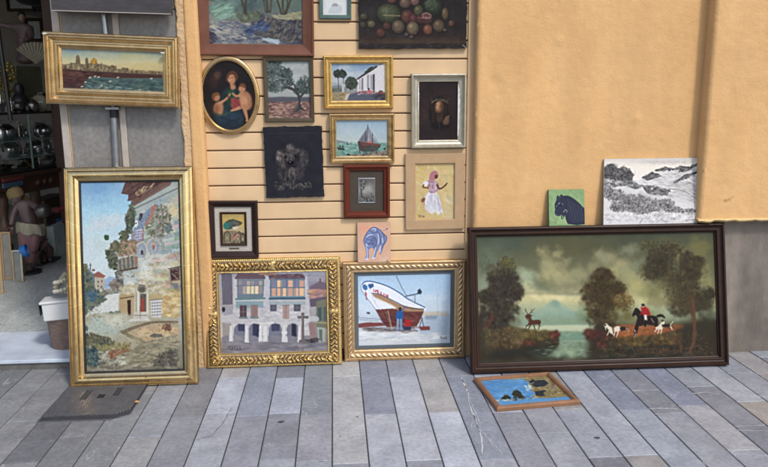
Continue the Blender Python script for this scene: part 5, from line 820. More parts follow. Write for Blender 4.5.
def place(name, cor, L=0.0, t=.03, Yb=0.0, floor=False, wall=None, z0=None, lab=None, cat='painting', group=None):
    """a real rectangle fitted to where the frame stands: hung at Yb, or standing on the floor / a ledge and leaning on wall"""
    tl, tr, br, bl = cor; H = 1.0
    for it in range(8):
        n = Vector((0, -math.cos(L), math.sin(L)))
        if floor:
            a, b = gp(*bl, t*math.sin(L)), gp(*br, t*math.sin(L)); Yb_ = (a.y+b.y)/2+t*math.cos(L); zb = 0
        else: Yb_, zb = Yb, (z0 if z0 is not None else 0)
        p0 = Vector((0, Yb_, zb))+n*t; P = [onplane(*c, p0, n) for c in cor]; H = ((P[0]-P[3]).length+(P[1]-P[2]).length)/2
        if wall is None: break
        L = math.asin(max(-.5, min(.5, (wall-Yb_)/H)))
    W = ((P[1]-P[0]).length+(P[2]-P[3]).length)/2; up = Vector((0, math.sin(L), math.cos(L)))
    ex = ((P[1]-P[0])+(P[2]-P[3])).normalized(); ez = ((P[0]-P[3])+(P[1]-P[2])).normalized()
    r1 = math.atan2(-ex.dot(up), ex.x); r2 = math.atan2(ez.x, ez.dot(up)); roll = 0 if (floor or z0 is not None) else (r1+r2)/2
    c = sum(P, Vector())/4-n*t; M = Matrix.Translation((0, 0, 0)) @ Matrix.Rotation(-L, 4, 'X') @ Matrix.Rotation(roll, 4, 'Y')
    base = c-(M @ Vector((0, 0, H/2)))
    if floor or z0 is not None: H += base.z-zb if floor or z0 is not None else 0; base = Vector((base.x, Yb_, zb))
    o = empty(name, base); o.rotation_euler = M.to_euler(); tag(o, lab, cat, group); bpy.context.view_layer.update()
    print('%-18s X %.3f Y %.3f z %.3f W %.3f H %.3f lean %.1f roll %.2f' % (name, base.x, base.y, base.z, W, H, math.degrees(L), math.degrees(roll)))
    return o, W, H
def arc(t0, h0, t1, h1, bulge, n=7):
    """smooth stretch of profile between two points bulging outwards (or in, negative)"""
    out = []
    for i in range(n+1):
        f = i/n; b = math.sin(math.pi*f)*bulge; d = math.hypot(t1-t0, h1-h0) or 1; out.append((t0+(t1-t0)*f-(h1-h0)/d*b, h0+(h1-h0)*f+(t1-t0)/d*b))
    return out
PXM = 3.95/FPX
SY = .062                                       # face of the slat wall
XS0, XS1 = wp(202, 130, SY).x, wp(466.5, 130, SY).x
# ------------------------------------------------------------ the pictures on the slat wall
def simple(name, cor, t, fw, prof, m, A, lab, group=None, mp=None, laps=0, edge=(.1, .08, .06), cy=.35, seed=0, sides=None, **k):
    o, W, H = place(name, cor, t=t, lab=lab, group=group, **k)
    moulding('frame', W, H, prof, m, o, laps=laps, seed=seed, sides=sides)
    picture('canvas', A(), W-2*fw+.004, H-2*fw+.004, t*cy, t*cy-.002, mp or m_paint, o, oz=fw-.002, edge=edge)
    return o, W, H
G_ = 'paintings hung on the slat wall'
def pr_flat(t, fw, edge=.003): return [(0, 0), (0, t-edge), (edge, t), (fw-.006, t*.93), (fw-.003, t*.86), (fw, t*.8), (fw, t*.3)]
def pr_step(t, fw):
    return [(0, 0), (0, t*.86)]+arc(0, t*.86, fw*.2, t, .002, 4)+[(fw*.24, t*.9)]+arc(fw*.26, t*.9, fw*.68, t*.62, -.004, 6)+[(fw*.7, t*.68)]+arc(fw*.7, t*.68, fw*.86, t*.66, .003, 4)+[(fw*.88, t*.56), (fw, t*.5), (fw, t*.3)]
simple('framed_painting', [(195.5, -55), (314, -55), (313, 54.5), (197, 56.5)], .030, .060, [(0, 0), (0, .026), (.003, .030), (.009, .030), (.013, .026), (.016, .024), (.055, .019), (.060, .017), (.060, .008)], m_redb, art_river,
       'large woodland stream painting in a wide red brown frame above the oval picture', G_, Yb=SY)
simple('framed_drawing', [(319, -30), (351.5, -30), (351, 18.6), (319, 18.8)], .020, .0205, pr_flat(.020, .0205), m_green, art_ink, 'small pale drawing in a green frame at the top edge beside the fruit still life', G_, Yb=SY, mp=m_paper, edge=(.7, .7, .68))
o, W, H = place('fruit_still_life', [(358.5, -24), (467, -24), (467, 48), (358.5, 49)], t=.022, Yb=SY-.001, lab='dark unframed canvas of melons, pomegranates and fruit at the top right of the slat wall', group=G_)
picture('canvas', art_fruit(), W, H, .022, .020, m_paint, o, edge=(.03, .025, .022), wob=.0015)
b = MB().box(-W/2+.01, W/2-.01, -.003, 0, .01, H-.01); b.build('stretcher', m_beige, o, colattr=True)
# oval
def oval_frame(name, W, H, prof, m, parent):
    n = 96; V, F = [], []
    for i in range(n):
        a = 2*math.pi*i/n
        for t, h in prof: V.append(((W/2-t)*math.cos(a), -h, H/2+(H/2-t)*math.sin(a)))
    k = len(prof)
    for i in range(n):
        for j in range(k-1): a = i*k+j; b_ = ((i+1) % n)*k+j; F.append((a, b_, b_+1, a+1))
    mb = MB(); mb.v = V; mb.f = F; mb.c = [None]*len(V); return mb.build(name, m, parent, smooth=35, colattr=True)
o, W, H = place('oval_painting', [(198.5, 56.5), (260.5, 54.5), (262, 133.5), (200, 135.5)], t=.028, Yb=SY, lab='oval painting of a mother and two children in a ringed gold frame', group=G_)
o.rotation_euler = (0, R(-2.5), 0); bpy.context.view_layer.update()
oval_frame('frame', W, H, [(0, 0)]+arc(0, .012, .010, .024, .004, 5)+[(.011, .017)]+arc(.012, .017, .018, .022, .003, 4)+[(.0185, .015)]+arc(.019, .015, .026, .014, .003, 4)+[(.027, .006)], m_gold3, o)
picture('canvas', art_oval(), W-.050, H-.050, .010, .008, m_paint, o, oz=.025, oval=True)
simple('framed_painting', [(263, 57.5), (313.5, 56.5), (314, 121.5), (264.5, 122.5)], .020, .0215, pr_flat(.020, .0215), m_olivew, art_olive, 'painting of a gnarled olive tree on red earth in a thin olive brown frame', G_, Yb=SY)
simple('framed_painting', [(323.5, 56), (393.5, 54.5), (393, 108), (324, 109.5)], .034, .043, pr_step(.034, .043), m_gold, art_house, 'painting of a white farmhouse and two dark trees in a bright gold frame', G_, Yb=SY)
simple('framed_painting', [(329.5, 114), (394.5, 113), (394.5, 162.5), (329.5, 163.8)], .034, .038, pr_step(.034, .038), m_gold3, art_ship, 'painting of a grey sailed fishing boat on green sea in a gold frame', G_, Yb=SY)
# silver framed head with thorn crown
o, W, H = simple('framed_painting', [(411.5, 73.5), (467.5, 73), (465.5, 147.5), (411.5, 149)], .040, .046, [(0, 0), (0, .033)]+arc(0, .033, .010, .040, .003, 4)+[(.012, .034)]+arc(.013, .034, .036, .018, -.004, 6)+[(.038, .022), (.044, .020), (.046, .010)], m_silver, art_crown, 'dark painting of a head wearing a thorn crown in a worn silver frame', G_, Yb=SY)
m_chalk = mat('worn white gesso', (.66, .65, .62), .8, c2=(.5, .47, .42), scale=40, amt=.6, bump=.4, bscale=60)
for x0, z0_, z1_, w_ in ((W/2-.046, .06, H-.055, .012), (-W/2+.036, H*.5, H-.06, .009)):
    mb = MB(); n = 26; vs = []
    for i in range(n):
        z = z0_+(z1_-z0_)*i/(n-1); e = math.sin(math.pi*min(1, i/(n-1)*1.0))**.35; a = w_*e*(.7+.5*rnd.random())
        vs += [(x0, -.0225, z), (x0+a*(1 if x0 > 0 else 1), -.0235, z)]
    mb.add(vs, [(2*i, 2*i+1, 2*i+3, 2*i+2) for i in range(n-1)]); mb.build('bare_gesso_patch', m_chalk, o)
o, W, H = place('dog_portrait_canvas', [(263.5, 127), (321.5, 125.5), (324.5, 196.5), (266, 198.5)], t=.020, Yb=SY-.001, lab='black unframed canvas with a shaggy dog head below the olive tree painting', group=G_)
picture('canvas', art_dog(), W, H, .020, .019, m_velvet, o, edge=(.012, .012, .014), wob=.0012)
# small relief in double frame
o, W, H = place('framed_relief', [(207.5, 202), (258, 200.5), (257.5, 257.5), (209, 258.5)], t=.034, Yb=SY, lab='small teal and gold relief picture in a dark frame with speckled mount', group=G_)
moulding('frame', W, H, [(0, 0), (0, .030), (.003, .034), (.012, .033), (.028, .020), (.034, .018), (.034, .008)], m_ebon, o)
MB().box(-W/2+.033, W/2-.033, -.010, -.004, .033, H-.033).build('mount', m_linen, o)
w2, h2 = .147, .192; zc = (H-h2)/2+.002
moulding('inner_frame', w2, h2, [(0, .009), (0, .018), (.004, .020), (.012, .014), (.014, .011)], m_dark, o, oz=zc)
picture('relief_panel', art_relief(), w2-.026, h2-.026, .0125, .003, mat('enamelled metal', (1, 1, 1), .35, .35, tint=True, bump=.8, bscale=90, bdist=.003), o, oz=zc+.013)
MB().box(-.028, .028, -.0115, -.0095, zc-.022, zc-.014).build('name_plate', m_olivew, o, colattr=True)
# mahogany frame with tiny engraving
o, W, H = place('framed_engraving', [(343.5, 165), (390, 164.5), (390, 217.5), (343.5, 218.5)], t=.032, Yb=SY, lab='tiny grey landscape plate on a brown mount in a red mahogany frame', group=G_)
moulding('frame', W, H, [(0, 0), (0, .026)]+arc(0, .026, .014, .032, .003, 4)+arc(.014, .032, .026, .020, -.003, 5)+[(.031, .020), (.036, .014), (.036, .006)], m_mahog, o)
MB().box(-W/2+.035, W/2-.035, -.009, -.004, .035, H-.035).build('mount', m_brownm, o)
pw, ph = .088, .134; zc = (H-ph)/2+.003
moulding('silver_edging', pw+.008, ph+.008, [(0, .0085), (0, .012), (.002, .013), (.005, .012), (.005, .010)], m_steel, o, oz=zc-.004)
picture('engraved_plate', art_engraving(), pw, ph, .0115, .002, mat('grey plate', (1, 1, 1), .35, .4, tint=True, bump=.3, bscale=200, bdist=.001), o, oz=zc)
MB().box(-.026, .026, -.0110, -.0085, .052, .060).build('name_plate', m_olivew, o, colattr=True)
# woman in white
simple('framed_painting', [(405.5, 154), (464.5, 153), (464.5, 229), (405.5, 230)], .020, .058, [(0, 0), (0, .017), (.003, .019), (.054, .0185), (.056, .015), (.058, .014), (.058, .006)], m_beige, art_dancer, 'painting of a woman in a white skirt in a wide flat beige frame', G_, Yb=SY)
# ------------------------------------------------------------ carved gilt frame with arcaded houses
def orn_acanthus(X, T, L):
    fw = .085; nper = max(3, round(L/.047)); lam = L/nper; u = (X/lam) % 1.0; v = (T-.016)/(fw-.030); k = np.clip(v, 0, 1)
    h = np.zeros_like(X)
    cell = np.floor(X/lam); h1 = (np.sin(cell*91.7+L*13)*4375.5) % 1.0; h2 = (np.sin(cell*37.3+L*29)*7631.1) % 1.0
    flip = np.where(X > L/2, 1-u, u)+(h1-.5)*.22+.05*np.sin(X*160); k = np.clip(k+(h2-.5)*.16*np.sin(k*3.14)+.04*np.sin(X*230+1), 0, 1)
    for cx, cv, an, a, b in ((.30, .30, 35, .34, .15), (.30, .72, -35, .34, .15), (.80, .30, 35, .34, .15), (.80, .72, -35, .34, .15), (-.20, .30, 35, .34, .15), (-.20, .72, -35, .34, .15), (1.3, .3, 35, .34, .15), (1.3, .72, -35, .34, .15)):
        dx, dv = flip-cx, (k-cv); c, s = math.cos(R(an)), math.sin(R(an)); p = (dx*c+dv*s)/a; q = (-dx*s+dv*c)/b; d = p*p+q*q
        leaf = np.clip(1-d, 0, 1)**.5*(.75+.25*np.clip(1-np.abs(q)*2.2, 0, 1))+.10*np.cos(p*16+np.abs(q)*3)*np.clip(1-d, 0, 1); h = np.maximum(h, leaf)
    for cx in (0, .5, 1.): d = ((flip-cx)/.11)**2+((k-.5)/.14)**2; h = np.maximum(h, np.clip(1-d, 0, 1)**.5*.9)
    win = np.clip(np.minimum(v, 1-v)*14, 0, 1)*((v > 0) & (v < 1)); h = h*win
    hs = (np.sin(np.floor(X/lam)*12.9898+np.floor(v*2)*78.2+L*37)*43758.5) % 1.0; h = h*(.62+.5*hs)
    h = h*(.80+.20*np.sin(X*41+T*90)*np.cos(X*17.3+2)); h = h+.16*np.sin(X*410+T*260)*np.sin(T*520-X*130)*(h > .15)
    b1 = ((T > .001) & (T < .014)); bead = np.abs(np.sin(X/.011*math.pi))**.7*np.clip(1-np.abs(T-.008)/.007, 0, 1)
    b2 = np.clip(1-np.abs(T-.079)/.006, 0, 1)*np.abs(np.sin(X/.008*math.pi))**.7
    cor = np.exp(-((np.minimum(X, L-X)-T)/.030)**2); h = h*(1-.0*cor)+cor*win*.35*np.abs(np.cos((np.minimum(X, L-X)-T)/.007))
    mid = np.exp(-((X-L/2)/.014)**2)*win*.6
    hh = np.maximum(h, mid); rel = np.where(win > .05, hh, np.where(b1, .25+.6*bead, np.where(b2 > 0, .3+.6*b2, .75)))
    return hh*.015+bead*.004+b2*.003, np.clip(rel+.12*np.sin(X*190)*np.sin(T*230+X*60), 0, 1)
o, W, H = place('framed_painting', [(205, 259.5), (341.5, 257.5), (341, 367.3), (203.5, 368.6)], t=.045, floor=True, wall=SY, lab='painting of arcaded houses with glazed balconies in a carved gold leaf frame')
print('arcade')
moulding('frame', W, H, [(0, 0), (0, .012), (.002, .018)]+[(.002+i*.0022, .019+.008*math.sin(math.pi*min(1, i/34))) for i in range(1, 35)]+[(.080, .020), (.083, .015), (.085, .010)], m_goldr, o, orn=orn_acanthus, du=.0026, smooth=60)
picture('canvas', art_arcade(), W-.166, H-.166, .014, .012, m_paint, o, oz=.083)
# ------------------------------------------------------------ rope moulded gilt frame with the boat
def orn_rope(X, T, L):
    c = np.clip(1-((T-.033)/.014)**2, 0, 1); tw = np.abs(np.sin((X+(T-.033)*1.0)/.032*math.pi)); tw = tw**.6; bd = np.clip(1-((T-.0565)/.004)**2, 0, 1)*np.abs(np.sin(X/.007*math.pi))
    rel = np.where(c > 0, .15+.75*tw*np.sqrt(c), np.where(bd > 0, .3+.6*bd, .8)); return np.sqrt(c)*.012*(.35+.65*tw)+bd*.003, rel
o, W, H = place('framed_painting', [(344.5, 262.5), (464.5, 261), (467.3, 359.6), (342.5, 361.5)], t=.048, floor=True, wall=SY, lab='painting of a beached white fishing boat with red hull in a rope moulded gilt frame')
pf = [(0, 0), (0, .036), (.003, .040), (.009, .040), (.012, .034)]+[(.012+i*.0011, .032-.006*i/46*1) for i in range(1, 47)]+[(.065, .022), (.067, .014)]
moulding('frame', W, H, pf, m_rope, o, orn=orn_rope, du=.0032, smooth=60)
moulding('linen_slip', W-.132, H-.132, [(0, .010), (0, .0145), (.002, .015), (.019, .0135), (.021, .013), (.021, .008)], m_slateb, o, oz=.066)
picture('canvas', art_boat(), W-.170, H-.170, .0115, .009, m_paint, o, oz=.085)
boatH = H; boat = o
# drawing of the bull standing on the boat frame's top edge
zt = o.location.z+H*math.cos(-o.rotation_euler.x)+.0; yt = SY-.055
o2, W2, H2 = place('bull_drawing', [(357.5, 222.5), (390, 222), (391, 264.5), (357.8, 265)], t=.012, Yb=SY-.036, z0=zt, wall=SY-.002, lab='small unframed panel with a blue patterned bull on pink resting above the boat picture')
picture('panel', art_bull(), W2, H2, .012, .012, m_paper, o2, edge=(.42, .28, .2), dens=3)
# ------------------------------------------------------------ the big hunting scene
o, W, H = place('framed_painting', [(469.5, 225.5), (727.3, 224.3), (728, 366.8), (470.5, 372.8)], t=.050, floor=True, wall=-.024, lab='very wide dark landscape with huntsman, hounds and stag in a dark brown frame')
pf = [(0, 0), (0, .040)]+arc(0, .040, .014, .050, .004, 5)+[(.016, .044)]+arc(.017, .044, .034, .034, -.004, 5)+[(.035, .038)]+arc(.035, .038, .046, .030, .004, 5)+[(.047, .024), (.052, .022), (.054, .014)]
moulding('frame', W, H, pf, m_dark, o)
picture('canvas', art_hunt(), W-.104, H-.104, .016, .014, m_paint, o, oz=.052, dens=2.6)
zt = H*math.cos(o.rotation_euler.x); yf = lambda t: o.location.y+H*math.sin(-o.rotation_euler.x)-t
zg = zt+.0015
o3, W3, H3 = place('horse_canvas', [(549, 189), (584, 189.5), (585, 224), (549, 224)], t=.018, Yb=-.040, z0=zg, wall=-.003, lab='small green canvas with a dark horse head standing on the wide frame')
picture('canvas', art_horse(), W3, H3, .018, .017, m_paint, o3, edge=(.13, .20, .10), dens=3)
o3, W3, H3 = place('landscape_sketch', [(604.5, 158.5), (698.5, 158), (697.5, 223.5), (603.5, 223)], t=.012, Yb=-.044, z0=zg, wall=-.003, lab='black and white charcoal sketch of bushes and hills standing on the wide frame', cat='sketch')
picture('panel', art_sketch(), W3, H3, .012, .011, m_paper, o3, edge=(.6, .58, .54), dens=3)
# ------------------------------------------------------------ the tall village scene
o, W, H = place('framed_painting', [(66.8, 165.8), (196.3, 167.2), (193.2, 385.8), (64.3, 388.3)], t=.050, floor=True, wall=-.026, lab='tall painting of a village lane and stone house in a broad smooth gold frame')
pf = [(0, 0), (0, .030)]+arc(0, .030, .012, .040, .002, 4)+[(.014, .036), (.018, .036)]+arc(.018, .037, .050, .048, .006, 8)+arc(.052, .046, .066, .026, -.005, 7)+[(.068, .026), (.072, .024), (.072, .010)]
moulding('frame', W, H, pf, m_gold2, o, laps=.118, seed=4)
moulding('black_slip', W-.142, H-.142, [(0, .010), (0, .019), (.010, .018), (.012, .012)], m_black, o, oz=.071)
picture('canvas', art_village(), W-.162, H-.162, .0135, .011, m_paint, o, oz=.081, dens=2.6)
# ------------------------------------------------------------ the tilted skyline picture on its pole, and the grey panel above
o, W, H = place('framed_painting', [(41.2, 30.8), (177.2, 36.5), (178.8, 109), (45.2, 102.8)], t=.045, Yb=-.030, lab='tilted painting of a domed harbour city skyline in a ribbed gold frame')
pf = [(0, 0), (0, .032)]+arc(0, .032, .012, .044, .003, 5)+[(.014, .036)]+arc(.015, .036, .030, .036, .005, 5)+[(.032, .028)]+arc(.033, .028, .054, .026, -.006, 7)+[(.056, .030)]+arc(.056, .030, .068, .024, .004, 4)+[(.070, .018), (.080, .015), (.083, .012), (.083, .006)]
moulding('frame', W, H, pf, m_gold3, o, laps=.0)
picture('canvas', art_skyline(), W-.162, H-.162, .0095, .008, m_paint, o, oz=.081)
for x, z in ((-W/2+.016, H-.012), (W/2-.078, H-.083)):
    mb = MB(); pts = [(x+.014*math.cos(a)*(.5+.7*rnd.random()), z+.0045*math.sin(a)*(.5+.7*rnd.random())) for a in np.linspace(0, 6.0, 11)]
    mb.add([(p[0], -.0465, p[1]) for p in pts]+[(p[0], -.030, p[1]) for p in pts], [tuple(range(11))]+[(i, (i+1) % 11, 11+(i+1) % 11, 11+i) for i in range(11)]); mb.build('chipped_corner', m_chalk, o)
sk = o; skM = o.matrix_world.copy(); skH = H
pt = wp(116, 30, -.03)
st = empty('display_pole', (wp(113.5, 110, 0).x, .0, 0), 'steel display pole with black collar below the skyline picture', 'pole')
zc = wp(112, 109, 0).z; x1 = wp(114.5, 160, 0).x-st.location.x
MB().tube([(x1*2.2, 0, 0.002), (0, 0, zc)], .0175, 16).build('tube', m_steel, st, smooth=40)
MB().tube([(0, 0, zc-.045), (0, 0, zc+.006)], .021, 16).build('collar', m_rubber, st, smooth=40)
MB().tube([(0, 0, zc), (-.012, -.004, zc+.55)], .013, 12).build('upper_rod', m_steel, st, smooth=40)
MB().box(-.035, .035, -.03, .02, zc-.004, zc+.012, b=.003).build('bracket', m_steel, st)
m_char = mat('charcoal canvas back', (.030, .027, .028), .85, c2=(.062, .058, .06), scale=14, amt=.9, bump=.4, bscale=50, stretch=(1, 1, 4))
o, W, H = place('dark_canvas', [(49, -40), (170.5, -40), (170, 12.3), (51, 12.8)], t=.05, Yb=-.03, lab='dark charcoal grey canvas cut off at the top left above the skyline picture')
MB().box(-W/2, W/2, -.05, 0, 0, H, b=.004).build('canvas', m_char, o)
mb = MB(); mb.box(-W/2, W/2, -.053, -.0502, .0, .004); mb.build('frayed_edge', m_strip, o)
# ------------------------------------------------------------ little picture lying on the paving
TL, TR, BR, BL = (gp(*c, .020) for c in ((478, 377), (552.5, 372.2), (577.3, 400.5), (492, 409.3)))
ctr = (TL+TR+BR+BL)/4; W = ((TR-TL).length+(BR-BL).length)/2; H = ((TL-BL).length+(TR-BR).length)/2; az = math.atan2((TR-TL+BR-BL).y, (TR-TL+BR-BL).x)
o = empty('framed_painting', (0, 0, 0), 'small coastal painting in a brown wooden frame lying flat on the paving', 'painting')
Mx = Matrix.Rotation(az, 4, 'Z') @ Matrix.Rotation(R(-90), 4, 'X'); o.rotation_euler = Mx.to_euler(); q = Mx @ Vector((0, 0, H/2)); o.location = (ctr.x-q.x, ctr.y-q.y, .001); bpy.context.view_layer.update()
print('floor pic', W, H, math.degrees(az))
moulding('frame', W, H, [(0, 0), (0, .016)]+arc(0, .016, .024, .020, .006, 7)+[(.026, .015), (.029, .014), (.029, .006)], m_pine, o)
picture('canvas', art_coast(), W-.054, H-.054, .009, .007, m_paint, o, oz=.027, dens=3)
# ------------------------------------------------------------ walls
from mathutils import noise as mn
ZT = 4.4
XJ0 = wp(66, 166, .03).x                         # left edge of the stone jamb
XP0, XP1 = wp(180, 60, 0).x, wp(199.5, 60, 0).x  # ochre pilaster left of the slats
XM0 = wp(475.5, 120, 0).x                        # where the main plaster wall begins
YR = -.080
XR = (onplane(716, 0, (0, YR, 0), Vector((0, 1, 0))).x+onplane(706, 120, (0, YR, 0), Vector((0, 1, 0))).x)/2
ZL = onplane(735, 221, (0, YR, 0), Vector((0, 1, 0))).z
print('XJ0 %.3f XP0 %.3f XP1 %.3f XM0 %.3f XR %.3f ZL %.3f slat %.3f %.3f plinthY %s' % (XJ0, XP0, XP1, XM0, XR, ZL, XS0, XS1, gp(748, 352).y))
def plaster(name, x0, x1, z0, z1, Y, depth, m, lab=None, cat=None, left=.012, right=.012, amp=.0022, step=.014, ragl=0., ragb=0., parent=None, dents=()):
    nx, nz = max(4, int((x1-x0)/step)), max(4, int((z1-z0)/(step*1.3))); V, F = [], []
    xs = [x0-0, x0]+[x0+(x1-x0)*i/nx for i in range(1, nx)]+[x1, x1]
    for j in range(nz+1):
        z = z0+(z1-z0)*j/nz; rl = mn.noise(Vector((3.1, z*9, 0)))*ragl+mn.noise(Vector((7.7, z*40, 0)))*ragl*.5
        for i, x in enumerate(xs):
            zz = z
            if j == 0 and ragb: zz = z0+mn.noise(Vector((x*7, 1.3, 0)))*ragb+mn.noise(Vector((x*30, 5.3, 0)))*ragb*.5
            p = Vector((x*3.1, Y*7+.3, z*3.1)); y = Y-(mn.noise(p)*amp+mn.noise(p*3.7)*amp*.45+mn.noise(p*11)*amp*.25)
            xx = x
            dl, dr = x-x0, x1-x
            if left and dl < left: y += left*(1-math.sqrt(max(0, 1-(1-dl/left)**2))) if dl > 0 else left
            if right and dr < right: y += right*(1-math.sqrt(max(0, 1-(1-dr/right)**2))) if dr > 0 else right
            if ragl and dl < .05: xx = x+rl*(1-dl/.05)
            for (dx, dz, r, d) in dents:
                q = math.hypot(x-dx, (z-dz)*.8)+mn.noise(Vector((x*30, z*30, 2)))*r*.5
                if q < r: y += d*(1-(q/r)**2)
            if i == 0 or i == len(xs)-1: y = Y+depth
            V.append((xx, y, zz))
    k = len(xs)
    for j in range(nz):
        for i in range(k-1): a = j*k+i; F.append((a, a+1, a+k+1, a+k))
    n = len(V); V += [(v[0], Y+depth, v[2]) for v in V[:k]]; F += [(i, i+1, n+i+1, n+i) for i in range(k-1)]
    mb = MB(); mb.v = V; mb.f = F; mb.c = [None]*len(V); o = mb.build(name, m, parent, smooth=50)
    return tag(o, lab, cat) if lab else o
def P0(px, py, Y=0): p = wp(px, py, Y); return p.x, p.z
w = empty('rendered_wall', (XM0, 0, 0), 'ochre rendered wall behind the small horse canvas and the charcoal sketch', 'wall')
def sub(o, par): o.parent = par; o.matrix_parent_inverse = par.matrix_world.inverted(); return o
bpy.context.view_layer.update()
d = [(*P0(494, 82), .035, .006), (*P0(551, 84), .022, .005), (*P0(637, 118), .02, -.006), (*P0(500, 95), .02, .004), (*P0(620, 125), .012, .004), (*P0(560, 40), .03, -.003)]
bpy.context.view_layer.update()
sub(plaster('render', XM0, XR+.05, .0, ZT, 0, .09, m_plaster, dents=d, right=0, amp=.003), w)
w = empty('projecting_wall', (XR, YR, 0), 'projecting ochre wall section over a grey cement plinth at the right edge', 'wall'); bpy.context.view_layer.update()
sub(plaster('render', XR, XR+3.6, ZL, ZT, YR, .115, m_plaster, left=.016, right=0, amp=.004, ragb=.005, dents=[(*P0(752, 52, YR), .008, .01), (*P0(737, 118, YR), .008, .01)]), w)
sub(plaster('plinth', XR-.05, XR+3.6, 0, ZL+.03, -.021, .09, m_plinth, left=.006, right=0, amp=.0015), w)
mb = MB(); n = 150; vs = []
for i in range(n+1):
    x = XR-.004+3.6*i/n; a = mn.noise(Vector((x*9, 3, 0)))*.008+mn.noise(Vector((x*37, 3, 0)))*.006; b_ = mn.noise(Vector((x*14, 8, 0)))*.010+mn.noise(Vector((x*50, 1, 0)))*.005
    vs += [(x, YR+.05, ZL+.022), (x, YR-.008+a, ZL+.014+b_*.4), (x, YR-.013+a, ZL+.006+b_), (x, YR-.004+a, ZL-.004+b_), (x, -.0, ZL-.004+b_*.6)]
fs = []
for i in range(n):
    for k in range(4): fs.append((5*i+k, 5*i+5+k, 5*i+6+k, 5*i+1+k))
mb.add(vs, fs); sub(mb.build('broken_lip', m_lip, smooth=60), w)
w = empty('ochre_pilaster', (XP0, 0, 0), 'narrow ochre plaster pilaster between the grey stone panels and slat wall', 'pilaster'); bpy.context.view_layer.update()
sub(plaster('render', XP0+.030, XP1, 0, ZT, -.004, .085, m_plaster, left=.01, right=.008, amp=.002, step=.008), w)
m_torn = mat('torn plaster edge', (.60, .38, .17), .9, c2=(.50, .37, .24), scale=40, amt=.9, bump=.9, bscale=60, bdist=.01)
sub(plaster('torn_plaster_edge', XP0-.012, XP0+.034, 0, ZT, .006, .04, m_torn, left=.008, right=0, amp=.004, step=.005, ragl=.008), w)
# slat wall
w = empty('slat_wall', (XS0, SY, 0), 'tan slatted display board wall holding the hung pictures', 'wall'); bpy.context.view_layer.update()
mb = MB(); zs = wp(204, 150.9, SY).z-.0979*12
z = zs
while z < ZT:
    z0_, z1_ = z+.0035, z+.0979-.0035
    if z1_ > .01: mb.add([(x, y, q) for x in (XP1+.001, XM0+.004) for (y, q) in ((SY+.016, max(0, z0_)), (SY+.0035, max(0, z0_)), (SY, max(.003, z0_+.004)), (SY-.0006, (z0_+z1_)/2), (SY, z1_-.004), (SY+.0035, z1_), (SY+.016, z1_))],
                     [(i, i+1, i+8, i+7) for i in range(6)])
    z += .0979
sub(mb.build('slats', m_slat, smooth=30), w)
sub(MB().box(XP1-.01, XM0+.03, SY+.014, SY+.04, 0, ZT).build('backing', m_groove), w)
sub(MB().box(XS1, XM0+.002, SY-.010, SY+.013, 0, ZT, b=.003).build('edge_board', m_trim), w)
# stone jamb
w = empty('stone_jamb', (XJ0, .02, 0), 'grey speckled stone panels of the shop doorway behind the skyline picture', 'wall'); bpy.context.view_layer.update()
xa = XJ0+.045; xb = wp(112.5, 22, .02).x; xc = xb+.033
sub(MB().box(XJ0, XJ0+.038, .012, .30, .085, ZT, b=.004).build('pale_edge_strip', m_strip), w)
sub(MB().box(XJ0+.0385, XJ0+.0445, .026, .30, .085, ZT).build('brown_edge_strip', m_lip), w)
sub(MB().box(xa, xb, .020, .10, .085, 1.98, b=.003).build('stone_panel', m_marble), w); sub(MB().box(xa, xb, .020, .10, 1.984, ZT, b=.003).build('stone_panel', m_marble), w)
sub(MB().box(xb, xc, .008, .10, .085, ZT, b=.004).build('pale_batten', m_strip), w)
sub(MB().box(xc, XP0+.03, .020, .10, .085, 1.98, b=.003).build('stone_panel', m_marble), w); sub(MB().box(xc, XP0+.03, .020, .10, 1.984, ZT, b=.003).build('stone_panel', m_marble), w)
sub(MB().box(XJ0, XP0+.03, .032, .29, 0, ZT-.01).build('core', m_groove), w)
# upper storey / walls that close the place beyond the frame
tag(MB().box(XP0-5.2, XP0-4.6, 0, .3, 0, ZT).build('shop_wall', m_plaster), 'ochre wall beyond the left side of the shop doorway', 'wall')
# ------------------------------------------------------------ paving
cols = {-9: [394], -8: [], -7: [], -6: [440], -5: [420], -4: [380], -3: [418], -2: [379], -1: [416], 0: [376.5, 464], 1: [414], 2: [375.5, 460], 3: [411], 4: [374, 459], 5: [410], 6: [385, 431], 7: [406, 455], 8: [453], 9: [406], 10: [386, 409.6], 11: [402.8, 449], 12: [384, 425], 13: [401, 446], 14: [372, 415]}
X0, TW = gp(332.2, 420).x, .157
def tilecol(r):
    t = r.random()
    b = (.355, .37, .40) if t < .4 else ((.275, .285, .315) if t < .64 else ((.40, .41, .435) if t < .9 else (.36, .345, .335)))
    k = r.uniform(.9, 1.1); return tuple(c*k for c in b)
TC = {(-1, 0): (.20, .21, .225), (-1, 1): (.255, .25, .265), (0, 0): (.34, .335, .32), (0, 1): (.33, .325, .32), (1, 0): (.20, .205, .24), (1, 1): (.315, .32, .34), (2, 1): (.335, .34, .36), (3, 0): (.30, .285, .27), (3, 1): (.35, .36, .39), (4, 1): (.215, .225, .255), (-2, 0): (.16, .165, .185), (-2, 1): (.31, .32, .36), (-3, 0): (.225, .24, .275), (-3, 1): (.22, .22, .24), (-4, 0): (.30, .285, .275), (-4, 1): (.33, .34, .37), (-5, 0): (.22, .225, .25), (-5, 1): (.26, .265, .30), (-6, 0): (.30, .31, .345),
      (9, 0): (.22, .235, .28), (11, 0): (.24, .25, .30), (11, 1): (.34, .335, .335), (10, 1): (.215, .22, .235), (11, 2): (.30, .305, .33), (13, 1): (.345, .305, .265), (12, 1): (.24, .235, .25), (5, 0): (.32, .33, .36), (6, 1): (.25, .25, .27), (7, 1): (.30, .31, .34), (8, 0): (.33, .34, .37), (9, 1): (.31, .325, .36)}
mb = MB(); tiles = {}
